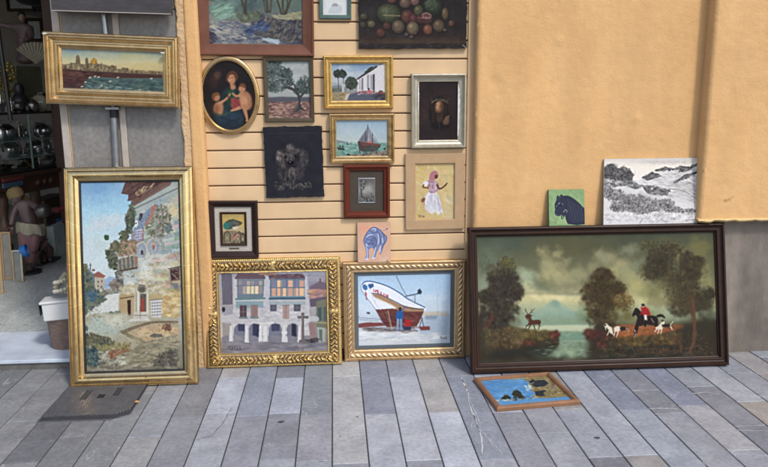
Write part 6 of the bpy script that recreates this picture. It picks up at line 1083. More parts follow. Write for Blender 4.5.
for c in range(-48, 60):
    r = random.Random(c*77+5); xa, xb = X0+c*TW+.0028, X0+(c+1)*TW-.0028
    if c in cols and cols[c]:
        ys = [gp(X_, y).y for y in cols[c] for X_ in [max(0, min(768, 384+(c-1)*45))]]
        ys = [onplane(384, y, (0, 0, 0), Vector((0, 0, 1))).y for y in cols[c]] if False else ys
    else: ys = []
    top = .3 if XJ0-1.8 < xa < XJ0+.05 else .3
    ys = sorted([y for y in ys if y < -.08], reverse=True); y = ys[-1] if ys else .1-r.uniform(.1, .9)
    if not ys: ys = [y]
    while y > -7.5: y -= r.choice((.45, .6, .75, .9, 1.05)); ys.append(y)
    y1 = .14
    for i, y0 in enumerate(ys):
        a, b_ = y0+.0018, y1-.0018; dz = r.uniform(-.0012, .0008); e = .0022
        col = TC.get((c, i)); col = (col[0]*1.27, col[1]*1.30, col[2]*1.32) if col else tilecol(r)
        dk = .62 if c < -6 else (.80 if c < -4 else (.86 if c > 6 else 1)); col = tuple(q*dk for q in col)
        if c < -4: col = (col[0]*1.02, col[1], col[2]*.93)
        for (u0, u1) in ((a, b_),):
            v = [(xa, u0, dz-e), (xb, u0, dz-e), (xb, u1, dz-e), (xa, u1, dz-e), (xa+e, u0+e, dz), (xb-e, u0+e, dz), (xb-e, u1-e, dz), (xa+e, u1-e, dz), (xa, u0, -.02), (xb, u0, -.02), (xb, u1, -.02), (xa, u1, -.02)]
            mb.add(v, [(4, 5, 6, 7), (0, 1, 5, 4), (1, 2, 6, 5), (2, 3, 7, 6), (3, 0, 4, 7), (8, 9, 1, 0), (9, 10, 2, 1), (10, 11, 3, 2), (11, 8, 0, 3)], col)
        y1 = y0
def vein(pts, wd, col=(.62, .62, .62), z=.0012):
    P = [gp(*p) for p in pts]; out = []
    for i in range(len(P)-1):
        n = 7
        for k in range(n): q = P[i].lerp(P[i+1], k/n); out.append(q+Vector((rnd.uniform(-.004, .004), rnd.uniform(-.006, .006), 0)))
    out.append(P[-1]); vs = []
    for i, q in enumerate(out):
        t = (out[min(i+1, len(out)-1)]-out[max(i-1, 0)]).normalized(); s = Vector((-t.y, t.x, 0)); w_ = wd*rnd.uniform(.4, 1.3)*.5*(.3 if i in (0, len(out)-1) else 1)
        vs += [(q.x+s.x*w_, q.y+s.y*w_, z), (q.x-s.x*w_, q.y-s.y*w_, z)]
    mb.add(vs, [(2*i, 2*i+1, 2*i+3, 2*i+2) for i in range(len(out)-1)], col)
for p, w_ in (([(460, 374), (466, 388), (470, 404), (474, 416), (481, 434), (483, 457)], .008), ([(461, 376), (468, 392), (473, 408), (481, 424)], .005), ([(472, 412), (478, 428), (494, 445), (502, 453)], .005), ([(481, 432), (488, 440), (494, 450)], .003), ([(474, 416), (471, 430), (483, 456)], .004), ([(648, 409.5), (662, 408.2), (678, 409.3)], .009), ([(691, 394), (704, 392.5), (720, 394.5)], .009), ([(753, 395.5), (768, 397.5)], .01), ([(736, 430.5), (752, 431), (770, 431.5)], .006), ([(300, 433), (312, 424), (320, 416)], .004), ([(305, 460), (330, 462)], .004), ([(320, 432), (330, 448)], .003), ([(660, 448), (664, 438), (667, 430)], .004), ([(340, 385), (352, 384), (357, 386)], .003), ([(140, 440), (156, 438), (172, 446)], .003), ([(180, 398), (192, 406), (200, 402)], .003), ([(240, 405), (250, 403), (258, 396)], .004), ([(302, 398), (318, 400), (330, 399)], .004), ([(372, 406), (384, 400), (392, 404)], .004), ([(20, 380), (46, 371)], .004), ([(604, 380), (616, 372)], .004), ([(560, 415), (566, 440)], .003), ([(268, 400), (280, 395)], .003), ([(60, 440), (88, 434)], .003), ([(620, 455), (640, 442)], .004), ([(585, 385), (600, 400)], .003), ([(700, 460), (712, 470)], .004)): vein(p, w_*.72, (.62, .62, .62) if w_ >= .005 else (.46, .46, .47))
vein([(232, 408), (222, 425), (212, 436), (196, 440)], .003, (.07, .06, .06))
for (x, y, rx) in ((281, 422, .016), (357.5, 417, .006), (597, 438, .014), (340, 436, .004)):
    q = gp(x, y); n = 12; mb.add([(q.x+rx*math.cos(6.283*i/n)*rnd.uniform(.7, 1.2), q.y+rx*.8*math.sin(6.283*i/n)*rnd.uniform(.7, 1.2), .0013) for i in range(n)], [tuple(range(n))], (.07, .07, .075))
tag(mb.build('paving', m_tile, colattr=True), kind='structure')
tag(MB().box(-40, 40, -60, .13, -.12, -.0045).build('ground', m_grout), kind='structure')
# ------------------------------------------------------------ doorway sill, kerb and the shop behind it
ys_ = .045; ZS = wp(20, 360.3, ys_).z; print('sill z', ZS, gp(30, 332, ZS).y)
yb = gp(30, 331.5, ZS).y
tag(MB().box(XP0-4.6, XJ0+.06, ys_+.012, ys_+.05, -.004, ZS-.022, b=.004).build('kerb', m_kerb), kind='structure')
tag(MB().box(XP0-4.6, XJ0+.06, ys_, yb, ZS-.022, ZS, b=.004).build('doorstep', m_sill), 'white marble doorstep of the shop at the left edge', 'doorstep')
tag(MB().box(XP0-4.6, 1.0, yb, 7, ZS-.06, ZS-.006).build('shop_floor', m_terr), kind='structure')
m_in = mat('dim shop wall', (.30, .27, .24), .9, c2=(.22, .20, .18), scale=3); m_win = mat('old dark wood', (.05, .025, .015), .5, c2=(.08, .04, .022), scale=8, coat=.2)
tag(MB().box(XP0-4.6, 1.0, 6.2, 6.3, 0, 3.7).build('back_wall', m_in), kind='structure'); tag(MB().box(XP0-4.7, XP0-4.6, .3, 6.3, 0, 3.7).build('side_wall', m_in), kind='structure')
tag(MB().box(-.6, -.5, .3, 6.3, 0, 3.7).build('side_wall', m_in), kind='structure'); tag(MB().box(XP0-4.6, 1.0, .3, 6.3, 3.6, 3.7).build('ceiling', m_in), kind='structure')
tag(MB().box(XP0-4.6, XJ0, .0, .3, 3.4, ZT).build('lintel', m_plaster), 'ochre wall above the shop doorway', 'wall')
exec_shop = True
# ------------------------------------------------------------ inside the shop doorway
m_silv = mat('polished silver', (.85, .85, .85), .22, 1, c2=(.35, .35, .36), scale=18); m_porc = mat('white porcelain', (.62, .62, .60), .25); m_glass = mat('cabinet glass', (.75, .85, .83), .03, spec=.5, trans=1.0, ior=1.15, alpha=.10)
m_glassedge = mat('green glass edge', (.20, .27, .25), .2); m_bronze = mat('dark bronze skin', (.095, .058, .056), .42, c2=(.15, .10, .09), scale=8, bump=.3, bscale=25); m_pinkw = mat('rose brown paint', (.20, .10, .10), .6, c2=(.29, .16, .15), scale=9, bump=.4, bscale=18, stretch=(2, 2, .6))
m_cream = mat('cream cloth', (.40, .35, .24), .8, c2=(.30, .27, .19), scale=22, bump=.6, bscale=40, stretch=(3, 3, .7)); m_ochcl = mat('old yellow scarf', (.28, .20, .08), .8, c2=(.20, .14, .06), scale=20); m_olive = mat('olive green paint', (.14, .15, .08), .6, c2=(.20, .21, .12), scale=12); m_blk = mat('black object', (.018, .018, .019), .35)
m_blue = mat('bright blue plastic', (.03, .16, .48), .4); m_red = mat('red cloth', (.17, .03, .03), .8, c2=(.10, .02, .02), scale=20, bump=.5); m_navy = mat('blue cloth', (.05, .09, .14), .8); m_teal = mat('teal and white carton', (.30, .42, .42), .7, c2=(.55, .58, .56), scale=9, amt=.3); m_white = mat('white paper', (.66, .68, .72), .7); m_bottle = mat('bottle plastic', (.55, .72, .85), .08, trans=.9, ior=1.2, alpha=.5)
m_basket = mat('brown wicker', (.13, .085, .065), .8, c2=(.26, .18, .14), scale=60, amt=.5, bump=1, bscale=90, bdist=.006, stretch=(.5, .5, 2)); m_rope_ = mat('cream rope', (.62, .57, .44), .8, bump=.6, bscale=200); m_gilt = mat('yellow gilt ornament', (.42, .30, .08), .4, .6, c2=(.25, .16, .05), scale=30)
P1, P2 = gp(-4, 177.6, .88), gp(64, 167, .88); UX = (P2-P1).normalized(); NX = Vector((0, 0, 1)).cross(UX)
if NX.x < 0: NX = -NX
NX.normalize(); UL = (P2-P1).length; print('table', P1, P2, UL)
def SP(x, y, back=0.0): return onplane(x, y, P1-NX*back, NX)
def obox(mb, o, du, dn, z0, z1, b=.0, u0=0.0, n0=0.0):
    """box along the table: du along it, dn away from the doorway side"""
    M0 = mb.M.copy(); mb.M = Matrix.Translation((o.x, o.y, 0)) @ Matrix((UX, -NX, Vector((0, 0, 1)))).transposed().to_4x4(); mb.box(u0, u0+du, n0, n0+dn, z0, z1, b=b); mb.M = M0; return mb
t = empty('carved_table', (P1.x, P1.y, ZS), 'dark carved wooden table under the glass display cabinet', 'table'); bpy.context.view_layer.update()
Lg = UL+.25; o0 = P1-UX*.5; Lt = Lg+.5
sub(obox(MB(), o0, Lt, .9, .845, .88, .006).build('table_top', m_win), t); sub(obox(MB(), o0, Lt-.06, .84, .70, .8445, .003, .03, .03).build('apron', m_win), t)
def spindle(h, r): return [(r*.9, 0), (r, h*.06), (r*.5, h*.1), (r*.75, h*.2), (r*1.1, h*.32), (r*.6, h*.42), (r*.9, h*.5), (r*1.15, h*.62), (r*.55, h*.7), (r*.8, h*.78), (r, h*.86), (r, h)]
for u in (.06, .62, 1.02, 1.42, Lt-.08):
    q = o0+UX*u-NX*.07; sub(MB().lathe(spindle(.70-ZS, .045), 14, (q.x, q.y, ZS)).build('leg', m_win, smooth=50), t)
for u in (.62, 1.1): q = o0+UX*u-NX*.024; mb = MB(); mb.M = Matrix.Translation((q.x, q.y, .775)); mb.tube([tuple(UX*(k/10)*.12+Vector((0, 0, .012*math.sin(k*.9)))) for k in range(-10, 11)], [.006+.02*abs(math.cos(k*.45)) for k in range(-10, 11)], 8); sub(mb.build('carving', m_win, smooth=60), t)
ZC = [SP(20, 172).z, SP(30, 157.5).z, SP(30, 140).z, SP(30, 112).z]; print('shelves', ZC)
c = empty('display_cabinet', (P1.x, P1.y, .88), 'long glass display cabinet full of silverware inside the shop doorway', 'cabinet'); bpy.context.view_layer.update()
for z in (.885, ZC[3]-.018): sub(obox(MB(), o0, Lt-.1, .62, z, z+.018, .002, .02, .04).build('frame_board', m_blk), c)
for z in ZC[1:3]: sub(obox(MB(), o0, Lt-.16, .5, z-.008, z, 0, .05, .08).build('glass_shelf', m_glassedge), c)
for u in (.02, .55, 1.0, 1.42, Lt-.09): sub(obox(MB(), o0, .012, .012, .903, ZC[3]-.018, 0, u, .04).build('post', m_glassedge), c)
sub(obox(MB(), o0, Lt-.12, .004, .904, ZC[3]-.019, 0, .03, .052).build('glass_pane', m_glass), c)
KS = {
 'teapot': [(.03, 0), (.035, .004), (.055, .03), (.06, .055), (.045, .085), (.03, .095), (.02, .105), (.006, .112), (.008, .12), (.002, .125)],
 'goblet': [(.03, 0), (.028, .004), (.006, .012), (.006, .06), (.02, .075), (.032, .1), (.034, .13), (.030, .13), (.02, .085), (.002, .08)],
 'candlestick': [(.035, 0), (.032, .008), (.012, .02), (.007, .05), (.012, .08), (.006, .1), (.009, .14), (.02, .15), (.02, .155), (.002, .156)],
 'sugar_bowl': [(.025, 0), (.022, .006), (.04, .025), (.048, .045), (.04, .065), (.044, .068), (.03, .08), (.005, .09), (.006, .098), (.001, .1)],
 'vase': [(.02, 0), (.022, .004), (.035, .04), (.03, .07), (.012, .1), (.018, .12), (.015, .12), (.008, .1), (.001, .095)],
 'serving_dish': [(.03, 0), (.035, .01), (.07, .03), (.078, .038), (.070, .036), (.03, .014), (.001, .012)]}
def ware(kind, loc, m, label, s=1.0, grp=None):
    th = empty(kind, tuple(loc), label, kind.replace('_', ' '), grp); th.rotation_euler = (0, 0, rnd.uniform(0, 6)); bpy.context.view_layer.update()
    MB().lathe([(r*s, z*s) for r, z in KS[kind]], 18).build('body', m, th, smooth=40)
    if kind == 'teapot':
        MB().tube([(.05*s, 0, .03*s), (.085*s, 0, .05*s), (.10*s, 0, .09*s)], [.012*s, .008*s, .005*s], 8).build('spout', m, th, smooth=60)
        MB().tube([(-.05*s, 0, .08*s), (-.085*s, 0, .085*s), (-.09*s, 0, .05*s), (-.055*s, 0, .03*s)], .004*s, 6).build('handle', m, th, smooth=60)
    if kind == 'sugar_bowl':
        for sg in (-1, 1): MB().tube([(sg*.044*s, 0, .06*s), (sg*.07*s, 0, .055*s), (sg*.065*s, 0, .03*s), (sg*.04*s, 0, .025*s)], .003*s, 6).build('handle', m, th, smooth=60)
    if kind == 'goblet': pass
    return th
ORD = ['first', 'second', 'third', 'fourth', 'fifth', 'sixth', 'seventh', 'eighth', 'ninth']
rows = [(3, 'on top of the display cabinet', [(6, 'candlestick'), (13, 'sugar_bowl'), (20, 'teapot'), (27, 'sugar_bowl'), (34, 'serving_dish'), (40, 'teapot'), (47, 'goblet')]),
        (2, 'on the upper cabinet shelf', [(3, 'vase'), (9, 'teapot'), (16, 'goblet'), (21, 'candlestick'), (28, 'sugar_bowl'), (34, 'goblet'), (40, 'vase'), (46, 'teapot'), (52, 'goblet')]),
        (1, 'on the lower cabinet shelf', [(4, 'sugar_bowl'), (9, 'teapot'), (15, 'vase'), (23, 'goblet'), (29, 'serving_dish'), (36, 'teapot'), (43, 'candlestick'), (49, 'vase')]),
        (0, 'on the floor of the display cabinet', [(5, 'serving_dish'), (12, 'sugar_bowl'), (20, 'teapot'), (38, 'goblet'), (45, 'serving_dish'), (51, 'sugar_bowl')])]
for zi, where, its in rows:
    z = ZC[zi] if zi else .903; cnt = {}
    for i, (px, k) in enumerate(its):
        q = onplane(px, 150, P1-NX*rnd.uniform(.13, .3), NX); mm = m_porc if (i+zi) % 3 == 1 else m_silv; col = 'white porcelain' if mm is m_porc else 'shiny silver'
        ware(k, (q.x, q.y, z), mm, '%s %s %s, %s from the left' % (col, k.replace('_', ' '), where, ORD[i]), rnd.uniform(.95, 1.3))
m_brn = mat('tarnished silver', (.50, .46, .38), .3, 1, c2=(.20, .18, .15), scale=25)
BK = [(2, (2, 7, 12, 18, 24, 31, 37, 43, 50)), (1, (2, 7, 12, 19, 26, 33, 40, 46, 52)), (0, (2, 9, 16, 24, 30, 36, 42, 49)), (3, (3, 9, 16, 23, 31, 37, 44))]
for zi, xs in BK:
    z = ZC[zi] if zi else .903; where = {3: 'top of the display cabinet', 2: 'upper cabinet shelf', 1: 'lower cabinet shelf', 0: 'cabinet floor'}[zi]
    for i, px in enumerate(xs):
        k = ('goblet', 'vase', 'candlestick', 'teapot', 'sugar_bowl')[(i*2+zi) % 5]; q = onplane(px, 150, P1-NX*rnd.uniform(.34, .44) if zi < 3 else P1-NX*rnd.uniform(.06, .1), NX)
        ware(k, (q.x, q.y, z), m_brn if i % 2 else m_silv, '%s %s, %s row of the %s, %s from left' % ('tarnished' if i % 2 else 'bright silver', k.replace('_', ' '), 'rear' if zi < 3 else 'front', where, ORD[i]), rnd.uniform(.7, 1.15))
mb = MB(); q = SP(32, 166, .12)
for a, b_ in ((SP(22, 171, .1), SP(40, 158, .2)), (SP(24, 159, .2), SP(37, 172, .1))): mb.tube([a, b_], .006, 6)
o = mb.build('crossed_swords', m_gilt); tag(o, 'pair of crossed brass ornaments at the bottom of the display cabinet', 'ornament')
# things standing on the cabinet
def figure(name, nodes, edges, m, parent, sub_=2):
    me = bpy.data.meshes.new(name); me.from_pydata([n[:3] for n in nodes], edges, []); me.update(); o = bpy.data.objects.new(name, me); COL.objects.link(o); o.parent = parent
    o.modifiers.new('skin', 'SKIN'); 
    for i, n in enumerate(nodes): v = me.skin_vertices[0].data[i]; v.radius = (n[3], n[4] if len(n) > 4 else n[3]); v.use_root = (i == 0)
    s = o.modifiers.new('sub', 'SUBSURF'); s.levels = sub_; s.render_levels = sub_; me.materials.append(m); o.modifiers['skin'].use_smooth_shade = True; return o
def hand(parent, m, loc, d, s):
    """small sculpted hand: palm and five separate digits"""
    d = Vector(d).normalized(); sd_ = d.orthogonal().normalized(); mb = MB(); c0 = Vector(loc); mb.ball(tuple(c0+d*.02*s), .016*s, .014*s, .016*s, 6)
    for i, (k, ln) in enumerate(((-1.5, .034), (-.5, .042), (.5, .044), (1.5, .038))): a = c0+d*.03*s+sd_*k*.008*s; mb.tube([a, a+d*ln*.55*s, a+d*ln*s+d.cross(sd_)*.012*s], [.0045*s, .004*s, .003*s], 6)
    a = c0+d*.01*s+sd_*.014*s; mb.tube([a, a+sd_*.018*s+d*.012*s, a+sd_*.022*s+d*.03*s], [.005*s, .0045*s, .0035*s], 6); return mb.build('hand', m, parent, smooth=60)
def head(parent, m, loc, s, turn=0, hair=None, hl='hair'):
    """s = head height"""
    mb = MB(); mb.M = Matrix.Translation(loc) @ Matrix.Rotation(turn, 4, 'Z'); mb.ball((0, 0, 0), s*.36, s*.42, s*.5, 14); mb.ball((0, -s*.43, -s*.04), s*.05, s*.09, s*.09, 8); mb.ball((0, -s*.36, -s*.24), s*.13, s*.06, s*.035, 6); mb.ball((0, -s*.30, -s*.38), s*.12, s*.1, s*.1, 6)
    for e in (-1, 1): mb.ball((e*s*.15, -s*.36, s*.05), s*.06, s*.04, s*.04, 6); mb.ball((e*s*.36, 0, -s*.02), s*.04, s*.08, s*.12, 6)
    o = mb.build('head', m, parent, smooth=70)
    if hair:
        hb = MB(); hb.M = mb.M.copy(); hb.ball((0, s*.08, s*.12), s*.42, s*.46, s*.46, 12); hb.ball((0, s*.36, s*.02), s*.2, s*.2, s*.2, 8); hb.build(hl, hair, parent, smooth=70)
    return o
q = SP(26, 62, .35); zb = ZC[3]
# olive box and fan, orant figure
bx = SP(30, 88, .32); o = obox(MB(), bx-UX*.16, .34, .22, zb, SP(30, 66, .3).z, .008); o = o.build('olive_chest', m_olive); tag(o, 'olive green wooden chest on the display cabinet under the statuette', 'chest')
zt2 = SP(30, 66, .3).z; k = FPX
st = empty('statuette', (q.x, q.y, zt2), 'brown robed statuette with outstretched arm on the olive chest', 'statuette'); bpy.context.view_layer.update()
h = abs(SP(26, 12, .35).z-zt2)
figure('robed_body', [(0, 0, h*.38, .060*h/.45, .05*h/.45), (0, 0, h*.20, .072*h/.45, .06*h/.45), (0, 0, .012, .10*h/.45, .08*h/.45), (.0, 0, h*.56, .050*h/.45, .04*h/.45), (.005, 0, h*.72, .058*h/.45, .04*h/.45), (.005, 0, h*.80, .028*h/.45), (-h*.14, -.01, h*.71, .032*h/.45), (-h*.30, -.03, h*.74, .024*h/.45), (-h*.44, -.05, h*.78, .018*h/.45), (h*.14, -.01, h*.68, .035*h/.45), (h*.18, -.05, h*.52, .028*h/.45), (h*.08, -.10, h*.46, .022*h/.45)],
       [(0, 1), (1, 2), (0, 3), (3, 4), (4, 5), (4, 6), (6, 7), (7, 8), (4, 9), (9, 10), (10, 11)], m_bronze, st)
m_skin2 = mat('painted wood skin', (.30, .19, .14), .55); head(st, m_skin2, (.005, -.005, h*.90), h*.17, R(20), m_blk); hand(st, m_skin2, (-h*.44, -.05, h*.78), (-1, -.1, .15), h/.7)
hand(st, m_skin2, (h*.08, -.10, h*.46), (-1, -.3, .1), h/.7)
fq = SP(36, 64, .18); mb = MB(); n = 22; vs = [(0, 0, 0), (0, .02, 0)]
fw_ = SP(29, 42, .18); rr = (SP(36, 42, .18)-fq).length
for i in range(n+1): a = R(40+105*i/n); r_ = rr*(1 if i % 2 else .97); vs += [(-math.cos(a)*r_, (-.012 if i % 2 else .0), math.sin(a)*r_), (-math.cos(a)*r_, (.008 if i % 2 else .02), math.sin(a)*r_)]
fs = [(0, 2+2*i, 4+2*i) for i in range(n)]+[(1, 5+2*i, 3+2*i) for i in range(n)]+[(2+2*i, 3+2*i, 5+2*i, 4+2*i) for i in range(n)]
mb.add(vs, fs); o = mb.build('folding_fan', m_cream); o.location = (fq.x, fq.y, fq.z); o.rotation_euler = (0, 0, math.atan2(UX.y, UX.x)*.3); tag(o, 'pleated cream cloth fan beside the statuette, above the silverware', 'fan')
q = SP(5, 76, .25); mb = MB()
for i in range(60): a = rnd.uniform(0, 6.28); r_ = .085*math.sqrt(rnd.random()); z_ = rnd.uniform(-.13, .13); mb.ball((q.x+r_*math.cos(a), q.y+r_*math.sin(a)*.7, q.z+z_), rnd.uniform(.012, .024), n=6)
mb.tube([(q.x, q.y, zb), (q.x, q.y, q.z)], .03, 8); tag(mb.build('gilt_flower_ornament', m_gilt, smooth=60), 'bushy dark gilt ornament at the left edge above the silverware', 'ornament')
q = SP(20, 100, .14); mb = MB(); mb.lathe([(.05, 0), (.045, .02), (.075, .06), (.07, .12), (.035, .16), (.045, .2), (.03, .24), (.001, .25)], 16, (q.x, q.y, zb)); tag(mb.build('black_urn', m_blk, smooth=50), 'black lidded urn among the silver on top of the cabinet', 'urn')
q = SP(39, 96, .1); mb = MB(); mb.ball((q.x, q.y, zb+.075), .075, .06, .075, 12); mb.lathe([(.05, 0), (.03, .02), (.03, .05)], 12, (q.x, q.y, zb)); tag(mb.build('cream_shell', m_cream, smooth=60), 'round cream and gilt shell on the right of the cabinet top', 'ornament')
q = SP(36, 4, .5); mb = MB(); mb.lathe([(.02, -.02), (.14, 0), (.21, .06), (.24, .14), (.2, .2), (.06, .22), (.05, .4), (.05, 2.9-q.z)], 22, (q.x, q.y, q.z)); tag(mb.build('hanging_lamp', m_blk, smooth=50), 'black bowl lamp hanging unlit at the top of the shop', 'lamp')
for (x0, y0, x1, y1, Yd, m_, nm, lb) in ((27, 20, 43, 40, 4.4, m_in, 'wall_picture', 'dull grey picture far back behind the statuette'), (8, -8, 34, 10, 4.8, m_terr, 'reflection_panel', 'pale grey panel high on the back of the shop'), (44, 12, 52, 24, 4.6, m_terr, 'wall_picture', 'small pale picture far back beside the lamp')):  # the high pale panel is added, its grey stands in for a window reflection
    a, b_ = wp(x0, y0, Yd), wp(x1, y1, Yd); f = empty(nm, (a.x, Yd, b_.z), lb, 'picture'); MB().box(0, b_.x-a.x, -.02, 1.3, 0, a.z-b_.z).build('panel', mat('grey print and reflection', (.16, .17, .17), .7, c2=(.30, .31, .30), scale=6), f); moulding('frame', b_.x-a.x+.04, a.z-b_.z+.04, [(0, 0), (0, .03), (.02, .04), (.035, .02)], m_dark, f, ox=(b_.x-a.x)/2, oz=-.02)
for x, yb_, Yd, m_, lb in ((54, 175, 2.9, m_win, 'tall dark red brown wooden post inside the doorway'),):
    a = wp(50, 100, Yd); b_ = wp(60.5, 100, Yd); tag(MB().box(a.x, b_.x, Yd, Yd+.1, ZS-.01, 2.9, b=.004).build('wooden_post', mat('red brown post', (.085, .035, .02), .5, c2=(.05, .02, .012), scale=8)), lb, 'post')
a = wp(2, 40, 1.9); o = MB().tube([(a.x, 1.9, 1.35), (a.x-.07, 1.95, 2.9)], .018, 8).build('lamp_rod', m_blk); tag(o, 'thin dark slanting rod at the upper left of the doorway', 'rod')
# cloths and papers on / under the table
for (x0, x1, y0, y1, m_, nm, lb) in ((0, 21, 177.5, 181, m_red, 'red_cloth', 'folded red cloth beneath the display cabinet'), (0, 20, 182, 187, m_navy, 'blue_cloth', 'folded blue cloth below the red cloth')):
    a, b_ = SP(x0, y0), SP(x1, y0); mb = MB(); obox(mb, a+NX*.03, (b_-a).length, .02, SP(10, y1).z, SP(10, y0).z, .004); tag(mb.build(nm, m_), lb, 'cloth')
# statue carrying a pot
g = gp(28.5, 273, ZS); Ys = g.y; hs = wp(17, 190, Ys).z-ZS; print('statue', g, hs)
s_ = empty('statue', (g.x, Ys, ZS), 'dark statue of a bare chested figure in yellow headscarf and loincloth carrying a pot', 'statue'); bpy.context.view_layer.update()
def L(px, py, dy=0.0): p = wp(px, py, Ys+dy); return (p.x-g.x, dy, p.z-ZS)
def nd(px, py, r, dy=0.0, r2=None): return (*L(px, py, dy), r, r2 or r)
figure('body', [nd(31, 228, .078, 0, .06), nd(29, 216, .060, 0, .05), nd(25, 207, .072, 0, .05), nd(19.5, 201.5, .028), nd(17, 206, .034, -.02), nd(13, 216, .026, -.05), nd(11, 226, .021, -.08), nd(30, 203, .034), nd(36.5, 207, .026, -.06), nd(41, 211, .021, -.12), nd(28, 240, .062, 0, .055), nd(26.5, 255, .06), nd(28, 268, .036), nd(28.5, 272, .04, -.03), nd(34, 240, .08, .02), nd(32, 256, .055, .03), nd(30.5, 269, .034, .03)],
       [(0, 1), (1, 2), (2, 3), (2, 4), (4, 5), (5, 6), (2, 7), (7, 8), (8, 9), (0, 10), (10, 11), (11, 12), (12, 13), (0, 14), (14, 15), (15, 16)], m_bronze, s_)
hp = L(16.5, 197.5, -.01); head(s_, m_bronze, hp, .125, R(-25)); hand(s_, m_bronze, L(12, 226, -.08), (0, -.2, -1), 1.2); hand(s_, m_bronze, L(41, 213, -.12), (.6, -.5, .2), 1.2)
mb = MB(); mb.M = Matrix.Translation(hp) @ Matrix.Rotation(R(-18), 4, 'Y'); mb.lathe([(.060, .0), (.068, .025), (.064, .058), (.04, .085), (.001, .09)], 14, (0, .01, 0)); mb.tube([(.0, .09, .02), (.02, .12, -.06), (.01, .11, -.14)], [.03, .025, .01], 8); mb.build('headscarf', m_ochcl, s_, smooth=50)
mb = MB(); A_, B_ = L(28, 262), L(31, 226); n = 20; prof = [(.052, 0), (.070, .12), (.092, .25), (.098, .33), (.092, .40)]; k_ = (B_[2]-A_[2])/.40; vs = []
for i, (r_, z_) in enumerate(prof):
    f = z_/.40
    for j in range(n): a = 6.283*j/n; r2 = r_*(1+.06*math.sin(a*7)); vs.append((A_[0]+(B_[0]-A_[0])*f+r2*math.cos(a), r2*.8*math.sin(a)-.005, A_[2]+z_*k_))
mb.add(vs, [(i*n+j, i*n+(j+1) % n, (i+1)*n+(j+1) % n, (i+1)*n+j) for i in range(4) for j in range(n)]); mb.build('wrapped_skirt', m_pinkw, s_, smooth=60)
mb = MB(); vs = []; C0 = L(31, 227)
for i in range(3):
    for j in range(24): a = 6.283*j/24; r2 = (.106+.010*math.sin(a*9+i))*(1, 1.05, .98)[i]; vs.append((C0[0]+r2*math.cos(a), r2*.84*math.sin(a)-.005, C0[2]+(-.055, .0, .035)[i]+.02*math.cos(a+2.5)+(.012*math.sin(a*5) if i == 0 else 0)))
mb.add(vs, [(i*24+j, i*24+(j+1) % 24, (i+1)*24+(j+1) % 24, (i+1)*24+j) for i in range(2) for j in range(24)]); mb.build('loincloth', m_cream, s_, smooth=60)
MB().lathe([(.10, 0), (.10, .015), (.08, .02)], 20, (0, .02, 0)).build('base', m_blk, s_, smooth=40)
pc = L(43, 211, -.17); o = MB().lathe([(.025, -.05), (.05, -.038), (.066, 0), (.056, .034), (.034, .047), (.038, .055), (.026, .053)], 20, (g.x+pc[0], Ys+pc[1], ZS+pc[2])).build('metal_pot', mat('tarnished pot', (.16, .15, .14), .35, .8, c2=(.08, .07, .065), scale=15), smooth=50); tag(o, 'round tarnished metal pot held by the dark statue', 'pot')
# clutter on the shop floor
def floorbox(nm, lb, cat, x0, x1, yb_, yt, m_, dep=.15, rz=0.0, b=.004):
    a = gp((x0+x1)/2, yb_, ZS); w_ = (wp(x1, yb_, a.y)-wp(x0, yb_, a.y)).x; hh = wp((x0+x1)/2, yt, a.y).z-ZS
    o = MB().box(-w_/2, w_/2, 0, dep, 0, hh, b=b).build(nm, m_); o.location = (a.x, a.y, ZS-.005); o.rotation_euler = (0, 0, rz); return tag(o, lb, cat)
floorbox('carton', 'teal and white carton beside the water bottle', 'box', 48.5, 56.5, 257, 226, m_teal, .2, R(-12)); floorbox('dark_chest', 'low dark wooden chest behind the statue', 'chest', 34, 50, 256, 200, m_win, .5)
a = gp(60, 250, ZS); hh = wp(60, 218, a.y).z-ZS; o = empty('water_bottle', (a.x, a.y, ZS-.005), 'large clear plastic water bottle at the right inside the doorway', 'bottle')
MB().lathe([(.07, 0), (.08, .02), (.08, hh*.3), (.072, hh*.34), (.08, hh*.38), (.08, hh*.68), (.03, hh*.9), (.03, hh*.94)], 20).build('bottle_body', m_bottle, o, smooth=40); MB().lathe([(.034, hh*.94), (.034, hh), (.001, hh+.001)], 16).build('cap', m_blue, o, smooth=40); MB().lathe([(.0815, hh*.45), (.0815, hh*.62)], 20).build('paper_label', m_red, o, smooth=40)
tq = wp(53, 225, a.y-.1); o = MB().box(-.12, .12, -.09, .09, 0, .006).build('paper_sheet', m_white); o.location = (tq.x-.03, a.y-.05, tq.z); o.rotation_euler = (R(18), R(6), R(8)); tag(o, 'loose white paper sheet lying above the teal carton', 'paper')
tq = wp(58, 210, 2.4); mb = MB()
for i, (dx, dz, c_) in enumerate(((0, 0, 0), (.06, .012, 1), (.11, .03, 0), (-.05, -.01, 1))): mb.ball((tq.x+dx, 2.4+i*.02, tq.z+dz), .045, .05, .028, 8)
tag(mb.build('crumpled_cloth', m_red, smooth=60), 'crumpled red cloth at the right behind the statue pot', 'cloth')
rr_ = random.Random(4)
